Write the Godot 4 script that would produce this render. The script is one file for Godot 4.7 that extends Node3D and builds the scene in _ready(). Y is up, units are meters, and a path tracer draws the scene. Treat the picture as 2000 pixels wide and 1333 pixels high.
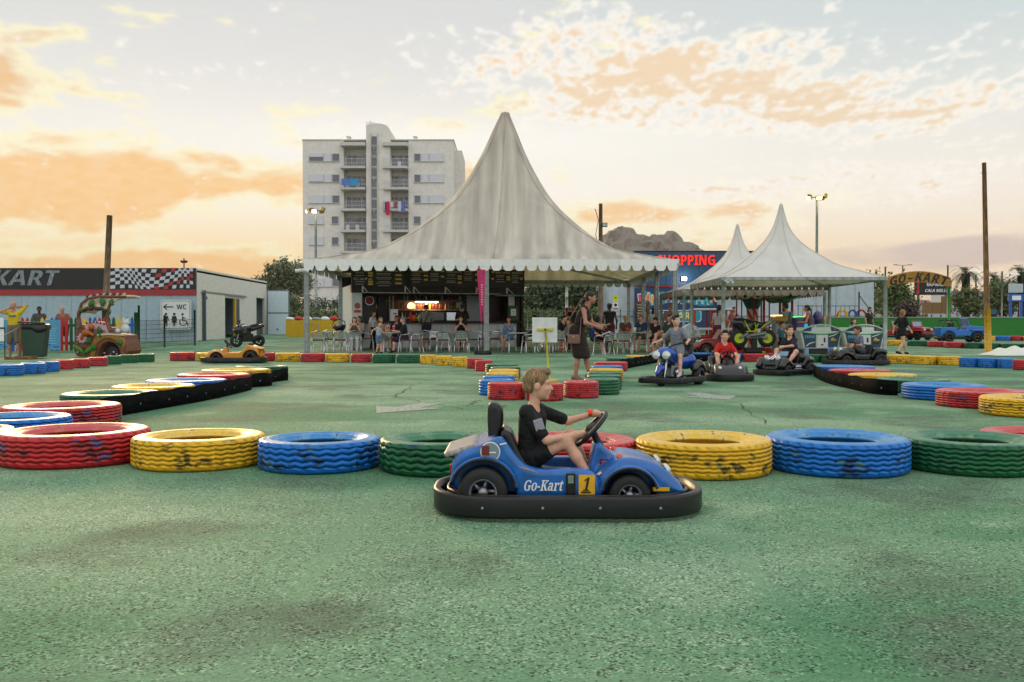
extends Node3D
# A go-kart park at dusk: green painted court, painted tyres, a tall tent bar, small karts and rides.
var M := {}
var taken := {}
var cache := {}
var rng := RandomNumberGenerator.new()

func _ready() -> void:
	rng.seed = 7
	# ---- camera, sky, sun, exposure ----
	var cam := Camera3D.new()
	cam.name = "camera"
	cam.position = Vector3(0, 0.95, 0)
	cam.rotation.x = -atan(26.5 / 1800.0)
	cam.fov = 2.0 * rad_to_deg(atan(666.5 / 1800.0))
	cam.near = 0.05
	cam.far = 6000.0
	add_child(cam)
	var env := Environment.new()
	env.background_mode = Environment.BG_SKY
	env.tonemap_mode = Environment.TONE_MAPPER_LINEAR
	env.tonemap_exposure = 1.52
	env.sdfgi_enabled = true
	env.ssao_enabled = true
	env.ssil_enabled = true
	var psm := PanoramaSkyMaterial.new()
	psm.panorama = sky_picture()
	psm.energy_multiplier = 1.0
	var sky := Sky.new()
	sky.sky_material = psm
	env.sky = sky
	env.fog_enabled = true
	env.fog_density = 0.00016
	env.fog_light_color = Color(0.93, 0.86, 0.8)
	var we := WorldEnvironment.new()
	we.name = "world_environment"
	we.environment = env
	add_child(we)
	var sun := DirectionalLight3D.new()
	sun.name = "sun"
	sun.light_color = Color(1.0, 0.84, 0.62)
	sun.light_energy = 0.42
	sun.light_angular_distance = 14.0
	sun.shadow_enabled = true
	sun.rotation = Vector3(deg_to_rad(-13.0), deg_to_rad(180.0 + 24.0), 0)
	add_child(sun)
	# ---- the place ----
	make_materials()
	build_ground()
	build_backdrop()
	build_tents()
	build_bar()
	build_left_side()
	build_right_side()
	build_tyres()
	build_karts()
	build_rides()
	build_furniture()
	build_people()

# ---------------------------------------------------------------- sky
func sky_picture() -> ImageTexture:
	var w := 4096
	var h := 2048
	var bytes := PackedByteArray()
	bytes.resize(w * h * 3)
	bytes.fill(120)
	var n1 := FastNoiseLite.new()
	n1.seed = 11
	n1.noise_type = FastNoiseLite.TYPE_SIMPLEX_SMOOTH
	n1.frequency = 1.0
	n1.fractal_octaves = 6
	n1.fractal_gain = 0.55
	var n2: FastNoiseLite = n1.duplicate()
	n2.seed = 29
	n2.fractal_octaves = 4
	var n3: FastNoiseLite = n1.duplicate()
	n3.seed = 5
	n3.fractal_octaves = 3
	var rows := []
	var full := 520
	for r in full:
		rows.append(h / 2 - 1 - r)
	var parts := []
	parts.resize(full)
	var job := func(i: int) -> void: parts[i] = sky_row(rows[i], w, h, 1, n1, n2, n3)
	var id := WorkerThreadPool.add_group_task(job, full)
	WorkerThreadPool.wait_for_group_task_completion(id)
	var above: Array = []
	for r in range(0, h / 2 - full, 4):
		above.append(sky_row(h / 2 - 1 - full - r, w, h, 8, n1, n2, n3))
	# put the rows together from the zenith down
	var whole := PackedByteArray()
	for r in h / 2:
		var up := h / 2 - 1 - r
		if up < full:
			whole.append_array(parts[up])
		else:
			whole.append_array(above[mini((up - full) / 4, above.size() - 1)])
	var low := PackedByteArray()
	low.resize(w * 3)
	low.fill(150)
	for r in h / 2:
		whole.append_array(low)
	return ImageTexture.create_from_image(Image.create_from_data(w, h, false, Image.FORMAT_RGB8, whole))

func bump(az: float, el: float, a0: float, e0: float, sa: float, se: float) -> float:
	var x := (az - a0) / sa
	var y := (el - e0) / se
	return exp(-x * x - y * y)

func sky_row(row: int, w: int, h: int, step: int, n1: FastNoiseLite, n2: FastNoiseLite, n3: FastNoiseLite) -> PackedByteArray:
	var out := PackedByteArray()
	out.resize(w * 3)
	var el := 90.0 - (row + 0.5) / h * 180.0
	var er := deg_to_rad(el)
	var reach := 1.0 / (sin(er) + 0.12)
	var e1 := smoothstep(0.0, 9.0, el)
	var e2 := smoothstep(7.0, 20.0, el)
	var e3 := smoothstep(20.0, 75.0, el)
	for x in range(0, w, step):
		var az := (x + 0.5) / w * 360.0
		if az > 180.0:
			az -= 360.0
		var ar := deg_to_rad(az)
		var off := absf(az + 16.0)
		if off > 180.0:
			off = 360.0 - off
		var near := 1.0 - smoothstep(4.0, 62.0, off)
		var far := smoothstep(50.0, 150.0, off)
		var hor := Color(0.965, 0.85, 0.74).lerp(Color(1.0, 0.82, 0.47), near).lerp(Color(0.945, 0.93, 0.935), far)
		var mid := Color(0.955, 0.93, 0.89).lerp(Color(1.0, 0.98, 0.935), near).lerp(Color(0.945, 0.95, 0.955), far)
		var top := Color(0.76, 0.83, 0.845).lerp(Color(0.855, 0.86, 0.86), near).lerp(Color(0.925, 0.94, 0.95), far)
		var c := hor.lerp(mid, e1).lerp(top, e2).lerp(Color(0.88, 0.9, 0.92), e3)
		# cloud layers, looked up on a plane above
		var px := sin(ar) * reach * cos(er)
		var pz := cos(ar) * reach * cos(er)
		var wob := n3.get_noise_2d(px * 1.1 + 5.0, pz * 1.1) * 3.0
		# a: broad warm deck low towards the sun
		var deck := n1.get_noise_2d(az * 0.055 + 3.0, el * 0.17 + wob * 0.05) * 0.9 + n2.get_noise_2d(az * 0.19, el * 0.55 + 7.0) * 0.75
		var lay := bump(az, el, -25.0, 7.6, 17.0, 2.9) * 1.05 + bump(az, el, -24.0, 2.6, 20.0, 1.9) * 0.75 + bump(az, el, -34.0, 13.4, 8.5, 1.7) * 1.3 + bump(az, el, -2.0, 9.3, 9.0, 1.1) * 0.42 + bump(az, el, 9.0, 7.0, 9.0, 1.3) * 0.5 - bump(az, el, -15.0, 6.3, 5.5, 0.9) * 0.8 - bump(az, el, -27.0, 5.1, 8.0, 0.8) * 0.6 + bump(az, el, -60.0, 9.0, 22.0, 5.0) * 0.8 + 0.15 * smoothstep(60.0, 100.0, off)
		var d1 := smoothstep(0.4, 0.8, lay + deck * 0.62)
		var rim := smoothstep(0.22, 0.45, lay + deck * 0.62) * (1.0 - d1)
		var warm := Color(0.925, 0.835, 0.735).lerp(Color(0.985, 0.775, 0.5), near).lerp(Color(0.73, 0.735, 0.76), far)
		warm = warm.lerp(Color(0.9, 0.735, 0.575), 0.55 * smoothstep(9.0, 15.0, el) * (1.0 - far))
		var lit := Color(1.0, 0.985, 0.955).lerp(Color(1.0, 0.97, 0.8), near).lerp(Color(0.87, 0.875, 0.88), far)
		c = c.lerp(lit, rim * 0.85)
		c = c.lerp(warm, d1 * (0.80 + 0.2 * n2.get_noise_2d(az * 0.6, el * 1.6)))
		# b: broken high cloud
		var hi := n1.get_noise_2d(px * 2.5 + pz * 1.4, pz * 2.5 - px * 0.4) * 1.1 + n2.get_noise_2d(px * 16.0, pz * 10.0) * 1.05
		var cov := bump(az, el, 9.0, 14.6, 12.0, 2.6) * 0.85 + bump(az, el, 23.0, 12.2, 9.0, 1.6) * 0.62 + bump(az, el, 20.0, 8.3, 13.0, 1.3) * 0.48 + bump(az, el, 3.0, 17.0, 7.0, 1.5) * 0.4 + bump(az, el, 60.0, 15.0, 26.0, 7.0) * 0.42 + bump(az, el, -75.0, 24.0, 25.0, 6.0) * 0.4 + bump(az, el, 140.0, 18.0, 40.0, 8.0) * 0.4
		var b0 := smoothstep(0.22, 0.55, cov + hi * 0.5 - 0.05)
		var b1 := smoothstep(0.5, 0.95, cov + hi * 0.5)
		var peach := Color(0.925, 0.845, 0.735).lerp(Color(0.945, 0.83, 0.69), near).lerp(Color(0.8, 0.8, 0.81), far)
		c = c.lerp(Color(1.0, 0.985, 0.95).lerp(Color(0.9, 0.9, 0.9), far), b0 * 0.82)
		c = c.lerp(peach, b1 * 0.92)
		# c: glow band under the broken cloud and a grey bank low on the right
		c = c.lerp(Color(1.0, 0.99, 0.96), 0.75 * bump(az, el, -3.0, 11.2, 16.0, 1.5) * (1.0 - b1) * (1.0 - d1))
		var bank := smoothstep(0.35, 0.75, bump(az, el, 27.0, 4.2, 9.5, 1.0) + n1.get_noise_2d(az * 0.12, el * 0.7) * 0.35)
		bank += 0.5 * smoothstep(0.35, 0.75, bump(az, el, 75.0, 4.5, 28.0, 1.8) + n1.get_noise_2d(az * 0.08, el * 0.6) * 0.35)
		c = c.lerp(Color(0.8, 0.74, 0.73), clampf(bank, 0.0, 1.0) * 0.78)
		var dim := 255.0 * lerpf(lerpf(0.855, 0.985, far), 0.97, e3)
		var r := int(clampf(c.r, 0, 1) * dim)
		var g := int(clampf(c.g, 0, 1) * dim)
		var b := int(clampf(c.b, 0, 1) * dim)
		for k in step:
			var o := (x + k) * 3
			out[o] = r
			out[o + 1] = g
			out[o + 2] = b
	return out

func V(x: float, y: float, z: float) -> Vector3:
	return Vector3(x, y, z)

# ---------------------------------------------------------------- naming and placing
func numbered(called: String) -> String:
	var n: int = taken.get(called, -1) + 1
	taken[called] = n
	return called if n == 0 else "%s_%03d" % [called, n]

func tag(o: Node, label: String, category: String, group := "") -> void:
	o.set_meta("label", label)
	o.set_meta("category", category)
	if group != "":
		o.set_meta("group", group)

func thing(called: String, label: String, category: String, at := Vector3.ZERO, turn := 0.0, group := "") -> Node3D:
	var o := Node3D.new()
	o.name = numbered(called)
	add_child(o)
	o.position = at
	o.rotation.y = turn
	tag(o, label, category, group)
	return o

func copy(root: Node3D, called: String, label: String, at: Vector3, turn := 0.0) -> Node3D:
	var r: Node3D = root.duplicate()
	r.name = numbered(called)
	add_child(r)
	r.position = at
	r.rotation.y = turn
	r.set_meta("label", label)
	return r

func put(called: String, mesh: Mesh, mat: Material, parent: Node = self, xf := Transform3D()) -> MeshInstance3D:
	var o := MeshInstance3D.new()
	o.name = numbered(called) if parent == self else called
	o.mesh = mesh
	o.material_override = mat
	o.transform = xf
	parent.add_child(o, true)
	return o

func setting(called: String, mesh: Mesh, mat: Material) -> MeshInstance3D:
	var o := put(called, mesh, mat)
	o.set_meta("kind", "structure")
	return o

# ---------------------------------------------------------------- shapes
func S(smooth := false) -> SurfaceTool:
	var st := SurfaceTool.new()
	st.begin(Mesh.PRIMITIVE_TRIANGLES)
	st.set_smooth_group(0 if smooth else -1)
	return st

func done(st: SurfaceTool) -> ArrayMesh:
	st.generate_normals()
	return st.commit()

func end(st: SurfaceTool, called: String, mat: Material, parent: Node = self, xf := Transform3D()) -> MeshInstance3D:
	return put(called, done(st), mat, parent, xf)

func quad(st: SurfaceTool, a: Vector3, b: Vector3, c: Vector3, d: Vector3) -> void:
	for v in [a, b, c, a, c, d]:
		st.add_vertex(v)

func face(st: SurfaceTool, pts: Array, from: Vector3) -> void:
	var mid := Vector3.ZERO
	for q in pts:
		mid += q
	mid /= pts.size()
	var flip: bool = Plane(pts[0], pts[1], pts[2]).normal.dot(mid - from) < 0.0
	for i in range(1, pts.size() - 1):
		st.add_vertex(pts[0])
		st.add_vertex(pts[i + 1] if flip else pts[i])
		st.add_vertex(pts[i] if flip else pts[i + 1])

func sheet(st: SurfaceTool, rows: Array, round_v := false) -> void:
	# rows of points joined into quads; round_v closes each row
	for i in rows.size() - 1:
		var a = rows[i]
		var b = rows[i + 1]
		var n: int = a.size()
		for j in (n if round_v else n - 1):
			var k := (j + 1) % n
			quad(st, a[j], b[j], b[k], a[k])

func add_box(st: SurfaceTool, c: Vector3, size: Vector3, bev := 0.0, bas := Basis()) -> void:
	var h := size * 0.5
	bev = minf(bev, minf(h.x, minf(h.y, h.z)) * 0.98)
	var k := h - Vector3.ONE * bev
	var at := func(x: float, y: float, z: float) -> Vector3: return c + bas * Vector3(x, y, z)
	for s in [-1.0, 1.0]:
		face(st, [at.call(s * h.x, -k.y, -k.z), at.call(s * h.x, k.y, -k.z), at.call(s * h.x, k.y, k.z), at.call(s * h.x, -k.y, k.z)], c)
		face(st, [at.call(-k.x, s * h.y, -k.z), at.call(k.x, s * h.y, -k.z), at.call(k.x, s * h.y, k.z), at.call(-k.x, s * h.y, k.z)], c)
		face(st, [at.call(-k.x, -k.y, s * h.z), at.call(k.x, -k.y, s * h.z), at.call(k.x, k.y, s * h.z), at.call(-k.x, k.y, s * h.z)], c)
	if bev <= 0.0:
		return
	for s in [-1.0, 1.0]:
		for t in [-1.0, 1.0]:
			face(st, [at.call(-k.x, s * h.y, t * k.z), at.call(k.x, s * h.y, t * k.z), at.call(k.x, s * k.y, t * h.z), at.call(-k.x, s * k.y, t * h.z)], c)
			face(st, [at.call(s * h.x, -k.y, t * k.z), at.call(s * h.x, k.y, t * k.z), at.call(s * k.x, k.y, t * h.z), at.call(s * k.x, -k.y, t * h.z)], c)
			face(st, [at.call(s * h.x, t * k.y, -k.z), at.call(s * h.x, t * k.y, k.z), at.call(s * k.x, t * h.y, k.z), at.call(s * k.x, t * h.y, -k.z)], c)
			for u in [-1.0, 1.0]:
				face(st, [at.call(s * h.x, t * k.y, u * k.z), at.call(s * k.x, t * h.y, u * k.z), at.call(s * k.x, t * k.y, u * h.z)], c)

func box_mesh(size: Vector3, bev := 0.0) -> Mesh:
	var key := "box %.3f %.3f %.3f %.3f" % [size.x, size.y, size.z, bev]
	if not cache.has(key):
		var st := S()
		add_box(st, Vector3.ZERO, size, bev)
		cache[key] = done(st)
	return cache[key]

func box(called: String, parent: Node, c: Vector3, size: Vector3, mat: Material, bev := 0.0, rot := Vector3.ZERO) -> MeshInstance3D:
	return put(called, box_mesh(size, bev), mat, parent, Transform3D(Basis.from_euler(rot), c))

func add_tube(st: SurfaceTool, pts: Array, rad, sides := 8, flat := 1.0) -> void:
	# rad: one radius, or one for each point
	var n := pts.size()
	var rings := []
	var up := Vector3.UP
	var d0: Vector3 = (pts[1] - pts[0]).normalized()
	if absf(d0.dot(up)) > 0.9:
		up = Vector3.RIGHT
	var side := d0.cross(up).normalized()
	for i in n:
		var d: Vector3 = (pts[mini(i + 1, n - 1)] - pts[maxi(i - 1, 0)]).normalized()
		side = (side - d * side.dot(d)).normalized()
		var other := d.cross(side)
		var r: float = rad[i] if rad is Array else rad
		var ring := []
		for k in sides:
			var a := TAU * k / sides
			ring.append(pts[i] + side * cos(a) * r + other * sin(a) * r * flat)
		rings.append(ring)
	sheet(st, rings, true)
	for e in [0, n - 1]:
		var ring: Array = rings[e]
		for k in sides:
			var q := (k + 1) % sides
			st.add_vertex(pts[e])
			st.add_vertex(ring[k] if e > 0 else ring[q])
			st.add_vertex(ring[q] if e > 0 else ring[k])

func tube(called: String, parent: Node, pts: Array, rad, mat: Material, sides := 8, flat := 1.0) -> MeshInstance3D:
	var st := S(true)
	add_tube(st, pts, rad, sides, flat)
	return end(st, called, mat, parent)

func add_lathe(st: SurfaceTool, prof: Array, segs := 20, xf := Transform3D()) -> void:
	# prof: Vector2(radius, height) from bottom to top, turned round y
	var rows := []
	for q in prof:
		var row := []
		for k in segs:
			var a := TAU * k / segs
			row.append(xf * Vector3(cos(a) * q.x, q.y, sin(a) * q.x))
		rows.append(row)
	sheet(st, rows, true)

func lathe(called: String, parent: Node, prof: Array, mat: Material, segs := 20, xf := Transform3D(), smooth := true) -> MeshInstance3D:
	var st := S(smooth)
	add_lathe(st, prof, segs, xf)
	return end(st, called, mat, parent)

func add_prism(st: SurfaceTool, poly: PackedVector2Array, z0: float, z1: float, bev := 0.0, xf := Transform3D()) -> void:
	if Geometry2D.is_polygon_clockwise(poly):
		poly = poly.duplicate()
		poly.reverse()
	var inner := poly
	if bev > 0.0:
		inner = PackedVector2Array()
		var n := poly.size()
		for i in n:
			var a := (poly[i] - poly[(i + n - 1) % n]).normalized()
			var b := (poly[(i + 1) % n] - poly[i]).normalized()
			var nn := (Vector2(-a.y, a.x) + Vector2(-b.y, b.x))
			nn = nn / maxf(0.5, nn.length_squared() * 0.5)
			inner.append(poly[i] + nn * bev)
	var row := func(q: PackedVector2Array, z: float) -> Array:
		var r := []
		for v in q:
			r.append(xf * Vector3(v.x, v.y, z))
		return r
	if bev > 0.0:
		sheet(st, [row.call(inner, z1), row.call(poly, z1 - bev), row.call(poly, z0 + bev), row.call(inner, z0)], true)
	else:
		sheet(st, [row.call(poly, z1), row.call(poly, z0)], true)
	var ix := Geometry2D.triangulate_polygon(inner)
	for i in range(0, ix.size(), 3):
		for zz in [z0, z1]:
			var t := [ix[i], ix[i + 1], ix[i + 2]]
			var q0 := inner[t[0]]
			var q1 := inner[t[1]]
			var q2 := inner[t[2]]
			var ccw := (q1 - q0).cross(q2 - q0) > 0.0
			if ccw == (zz == z1):
				t = [t[0], t[2], t[1]]
			for k in t:
				st.add_vertex(xf * Vector3(inner[k].x, inner[k].y, zz))

func prism(called: String, parent: Node, poly: PackedVector2Array, z0: float, z1: float, mat: Material, bev := 0.0, xf := Transform3D()) -> MeshInstance3D:
	var st := S()
	add_prism(st, poly, z0, z1, bev)
	return end(st, called, mat, parent, xf)

func P2(a: Array) -> PackedVector2Array:
	var r := PackedVector2Array()
	for i in range(0, a.size(), 2):
		r.append(Vector2(a[i], a[i + 1]))
	return r

func curve2(p: PackedVector2Array, per := 4, closed := true) -> PackedVector2Array:
	var n := p.size()
	var out := PackedVector2Array()
	for i in (n if closed else n - 1):
		var a := p[(i + n - 1) % n] if closed else p[maxi(i - 1, 0)]
		var b := p[i]
		var c := p[(i + 1) % n]
		var d := p[(i + 2) % n] if closed else p[mini(i + 2, n - 1)]
		for k in per:
			out.append(b.cubic_interpolate(c, a, d, k / float(per)))
	if not closed:
		out.append(p[n - 1])
	return out

func disc2(r: float, n := 24, c := Vector2.ZERO) -> PackedVector2Array:
	var p := PackedVector2Array()
	for k in n:
		p.append(c + Vector2.from_angle(TAU * k / n) * r)
	return p

func rrect2(w: float, h: float, r: float, n := 4) -> PackedVector2Array:
	var p := PackedVector2Array()
	for q in 4:
		var c := Vector2((w / 2 - r) * (1 if q in [0, 3] else -1), (h / 2 - r) * (1 if q < 2 else -1))
		for k in n + 1:
			p.append(c + Vector2.from_angle(PI / 2 * (q + k / float(n))) * r)
	return p

func text(parent: Node, s: String, at: Vector3, tall: float, mat: Material, wide := 0.0, depth := 0.004, bold := true, skew := 0.0, turn := Vector3.ZERO, serif := false, called := "lettering") -> MeshInstance3D:
	var key := "text %s %s %s %.4f" % [s, bold, serif, depth / tall]
	if not cache.has(key):
		var t := TextMesh.new()
		var f := SystemFont.new()
		f.font_names = PackedStringArray(["Droid Serif" if serif else "Droid Sans"])
		f.font_weight = 700 if bold else 400
		t.font = f
		t.font_size = 48
		t.pixel_size = 1.0 / 48.0
		t.depth = depth / tall * 0.72
		t.curve_step = 3.0
		t.text = s
		cache[key] = t
	var m: TextMesh = cache[key]
	var bb := m.get_aabb()
	var sy := tall / 0.72
	var sx := sy if wide <= 0.0 else wide / maxf(bb.size.x, 0.01)
	var bas := Basis.from_euler(turn) * Basis(Vector3(sx, 0, 0), Vector3(skew * sy, sy, 0), Vector3(0, 0, sy))
	return put(called, m, mat, parent, Transform3D(bas, at))

# ---------------------------------------------------------------- smooth solids from distance fields, meshed as surface nets
# shapes: ["cap", a, b, ra, rb]  ["ell", centre, radii, basis]  ["box", centre, half, round, basis]  ["cyl", centre, radius, half_z]  ["pro", polygon, z_mid, half_z, round]
# a sixth entry "cut" takes the shape away
func solid(prims: Array, cell: float, k: float) -> ArrayMesh:
	var lo := Vector3.ONE * 1e9
	var hi := -lo
	var boxes := []
	for p in prims:
		var a: Vector3
		var b: Vector3
		match p[0]:
			"cap":
				var r := Vector3.ONE * maxf(p[3], p[4])
				a = p[1].min(p[2]) - r
				b = p[1].max(p[2]) + r
			"ell":
				var r := Vector3.ONE * maxf(p[2].x, maxf(p[2].y, p[2].z)) if p.size() > 3 and p[3] != Basis() else p[2] as Vector3
				a = p[1] - r
				b = p[1] + r
			"box":
				var r: Vector3 = p[2]
				if p.size() > 4 and p[4] != Basis():
					r = p[4].x.abs() * r.x + p[4].y.abs() * r.y + p[4].z.abs() * r.z
				a = p[1] - r
				b = p[1] + r
			"cyl":
				var r := Vector3(p[2], p[2], p[3])
				a = p[1] - r
				b = p[1] + r
			"pro":
				a = Vector3(1e9, 1e9, p[2] - p[3])
				b = Vector3(-1e9, -1e9, p[2] + p[3])
				for q in p[1]:
					a = Vector3(minf(a.x, q.x), minf(a.y, q.y), a.z)
					b = Vector3(maxf(b.x, q.x), maxf(b.y, q.y), b.z)
		var m := Vector3.ONE * (k + cell * 2.0)
		boxes.append([a - m, b + m])
		if not (p[p.size() - 1] is String and p[p.size() - 1] == "cut"):
			lo = lo.min(a)
			hi = hi.max(b)
	lo -= Vector3.ONE * cell * 2.5
	hi += Vector3.ONE * cell * 2.5
	var nx := int(ceil((hi.x - lo.x) / cell)) + 1
	var ny := int(ceil((hi.y - lo.y) / cell)) + 1
	var nz := int(ceil((hi.z - lo.z) / cell)) + 1
	var f := PackedFloat32Array()
	f.resize(nx * ny * nz)
	f.fill(9.0)
	var sxy := nx * ny
	for pi in prims.size():
		var p: Array = prims[pi]
		var cut: bool = p[p.size() - 1] is String and p[p.size() - 1] == "cut"
		var ba: Vector3 = (boxes[pi][0] - lo) / cell
		var bb: Vector3 = (boxes[pi][1] - lo) / cell
		var x0 := clampi(int(floor(ba.x)), 0, nx - 1)
		var x1 := clampi(int(ceil(bb.x)), 0, nx - 1)
		var y0 := clampi(int(floor(ba.y)), 0, ny - 1)
		var y1 := clampi(int(ceil(bb.y)), 0, ny - 1)
		var z0 := clampi(int(floor(ba.z)), 0, nz - 1)
		var z1 := clampi(int(ceil(bb.z)), 0, nz - 1)
		var kind: int = ["cap", "ell", "box", "cyl", "pro"].find(p[0])
		var A := Vector3.ZERO
		var B := Vector3.ZERO
		var ra := 0.0
		var rb := 0.0
		var inv := 0.0
		var bas := Basis()
		var flat := PackedFloat32Array()
		if kind == 0:
			A = p[1]
			B = p[2] - p[1]
			ra = p[3]
			rb = p[4]
			inv = 1.0 / maxf(B.length_squared(), 1e-9)
		elif kind == 1:
			A = p[1]
			B = p[2]
			ra = minf(B.x, minf(B.y, B.z))
			if p.size() > 3 and p[3] is Basis:
				bas = p[3].inverse()
		elif kind == 2:
			A = p[1]
			ra = p[3]
			B = p[2] - Vector3.ONE * ra
			if p.size() > 4 and p[4] is Basis:
				bas = p[4].inverse()
		elif kind == 3:
			A = p[1]
			ra = p[2]
			rb = p[3]
		else:
			var poly: PackedVector2Array = p[1]
			ra = p[4]
			A.z = p[2]
			rb = p[3] - ra
			flat.resize((x1 - x0 + 1) * (y1 - y0 + 1))
			var m := poly.size()
			for yy in range(y0, y1 + 1):
				for xx in range(x0, x1 + 1):
					var q := Vector2(lo.x + xx * cell, lo.y + yy * cell)
					var best := 1e9
					var inside := false
					var j := m - 1
					for i in m:
						var u := poly[i]
						var v := poly[j]
						var e := v - u
						var w := q - u
						var t := clampf(w.dot(e) / maxf(e.length_squared(), 1e-12), 0.0, 1.0)
						best = minf(best, (w - e * t).length_squared())
						if (u.y > q.y) != (v.y > q.y) and q.x < e.x * (q.y - u.y) / e.y + u.x:
							inside = not inside
						j = i
					flat[(yy - y0) * (x1 - x0 + 1) + xx - x0] = (-sqrt(best) if inside else sqrt(best)) + ra
		for z in range(z0, z1 + 1):
			for y in range(y0, y1 + 1):
				var at := z * sxy + y * nx + x0
				var q := Vector3(lo.x + x0 * cell, lo.y + y * cell, lo.z + z * cell)
				for x in range(x0, x1 + 1):
					var d := 0.0
					if kind == 0:
						var w := q - A
						var t := clampf(w.dot(B) * inv, 0.0, 1.0)
						d = (w - B * t).length() - (ra + (rb - ra) * t)
					elif kind == 1:
						var w := bas * (q - A) / B
						var l := w.length()
						d = l * (l - 1.0) / maxf((w / B).length(), 1e-6)
					elif kind == 2:
						var w := (bas * (q - A)).abs() - B
						d = w.max(Vector3.ZERO).length() + minf(maxf(w.x, maxf(w.y, w.z)), 0.0) - ra
					elif kind == 3:
						var w := q - A
						d = maxf(sqrt(w.x * w.x + w.y * w.y) - ra, absf(w.z) - rb)
					else:
						var d2 := flat[(y - y0) * (x1 - x0 + 1) + x - x0]
						var dz := absf(q.z - A.z) - rb
						d = Vector2(maxf(d2, 0.0), maxf(dz, 0.0)).length() + minf(maxf(d2, dz), 0.0) - ra
					var o := f[at]
					if cut:
						if -d > o - k:
							var hh := maxf(k - absf(o + d), 0.0) / k
							f[at] = maxf(o, -d) + hh * hh * k * 0.25
					elif d < o + k:
						var hh := maxf(k - absf(o - d), 0.0) / k
						f[at] = minf(o, d) - hh * hh * k * 0.25
					at += 1
					q.x += cell
	# surface nets
	var verts := PackedVector3Array()
	var norms := PackedVector3Array()
	var index := PackedInt32Array()
	var ids := {}
	var offs := [0, 1, nx, nx + 1, sxy, sxy + 1, sxy + nx, sxy + nx + 1]
	var ea := [0, 2, 4, 6, 0, 1, 4, 5, 0, 1, 2, 3]
	var eb := [1, 3, 5, 7, 2, 3, 6, 7, 4, 5, 6, 7]
	var cp := [Vector3(0, 0, 0), Vector3(1, 0, 0), Vector3(0, 1, 0), Vector3(1, 1, 0), Vector3(0, 0, 1), Vector3(1, 0, 1), Vector3(0, 1, 1), Vector3(1, 1, 1)]
	var limit := cell * 2.4
	var g := PackedFloat32Array()
	g.resize(8)
	for z in nz - 1:
		for y in ny - 1:
			var at := z * sxy + y * nx - 1
			for x in nx - 1:
				at += 1
				if absf(f[at]) > limit:
					continue
				var neg := 0
				for c in 8:
					g[c] = f[at + offs[c]]
					if g[c] < 0.0:
						neg += 1
				if neg == 0 or neg == 8:
					continue
				var sum := Vector3.ZERO
				var n := 0
				for e in 12:
					var u := g[ea[e]]
					var v := g[eb[e]]
					if (u < 0.0) != (v < 0.0):
						sum += cp[ea[e]].lerp(cp[eb[e]], u / (u - v))
						n += 1
				ids[at] = verts.size()
				verts.append(lo + (Vector3(x, y, z) + sum / n) * cell)
				norms.append(Vector3(g[1] - g[0] + g[3] - g[2] + g[5] - g[4] + g[7] - g[6], g[2] - g[0] + g[3] - g[1] + g[6] - g[4] + g[7] - g[5], g[4] - g[0] + g[5] - g[1] + g[6] - g[2] + g[7] - g[3]).normalized())
	for at in ids:
		for ax in 3:
			var s: int = [1, nx, sxy][ax]
			var s1: int = [nx, sxy, 1][ax]
			var s2: int = [sxy, 1, nx][ax]
			var inn := f[at] < 0.0
			if inn == (f[at + s] < 0.0):
				continue
			if not (ids.has(at - s1) and ids.has(at - s2) and ids.has(at - s1 - s2)):
				continue
			var a: int = ids[at]
			var b: int = ids[at - s1]
			var c: int = ids[at - s1 - s2]
			var d: int = ids[at - s2]
			if inn:
				index.append_array(PackedInt32Array([a, d, c, a, c, b]))
			else:
				index.append_array(PackedInt32Array([a, b, c, a, c, d]))
	var arr := []
	arr.resize(Mesh.ARRAY_MAX)
	arr[Mesh.ARRAY_VERTEX] = verts
	arr[Mesh.ARRAY_NORMAL] = norms
	arr[Mesh.ARRAY_INDEX] = index
	var mesh := ArrayMesh.new()
	if verts.size() > 0 and index.size() > 0:
		mesh.add_surface_from_arrays(Mesh.PRIMITIVE_TRIANGLES, arr)
	return mesh


# ---------------------------------------------------------------- materials
func noise_tex(key: String, size: int, freq: float, c0: Color, c1: Color, octaves := 4, seed := 1, kind := FastNoiseLite.TYPE_SIMPLEX_SMOOTH, mid := 0.5) -> Texture2D:
	if cache.has(key):
		return cache[key]
	var n := FastNoiseLite.new()
	n.seed = seed
	n.noise_type = kind
	n.frequency = freq
	n.fractal_octaves = octaves
	var t := NoiseTexture2D.new()
	t.width = size
	t.height = size
	t.seamless = true
	t.noise = n
	var g := Gradient.new()
	g.offsets = PackedFloat32Array([0.0, mid, 1.0])
	g.colors = PackedColorArray([c0, c0.lerp(c1, 0.5), c1])
	t.color_ramp = g
	cache[key] = t
	return t

func mat(key: String, col: Color, rough := 0.6, metal := 0.0, grain := "mottle", scale := 1.5, world := false) -> StandardMaterial3D:
	if M.has(key):
		return M[key]
	var m := StandardMaterial3D.new()
	m.resource_name = key
	m.albedo_color = col
	m.roughness = rough
	m.metallic = metal
	if grain != "":
		m.albedo_texture = cache[grain]
		m.uv1_triplanar = true
		m.uv1_world_triplanar = world
		m.uv1_scale = Vector3.ONE * scale
	M[key] = m
	return m

func glossy(key: String, col: Color, rough := 0.3, grain := "mottle", scale := 1.5) -> StandardMaterial3D:
	var m := mat(key, col, rough, 0.0, grain, scale)
	m.clearcoat_enabled = true
	m.clearcoat = 0.35
	m.clearcoat_roughness = 0.12
	return m

func glow(key: String, col: Color, energy: float) -> StandardMaterial3D:
	var m := mat(key, col, 0.5, 0.0, "")
	m.emission_enabled = true
	m.emission = col
	m.emission_energy_multiplier = energy
	return m

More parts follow.
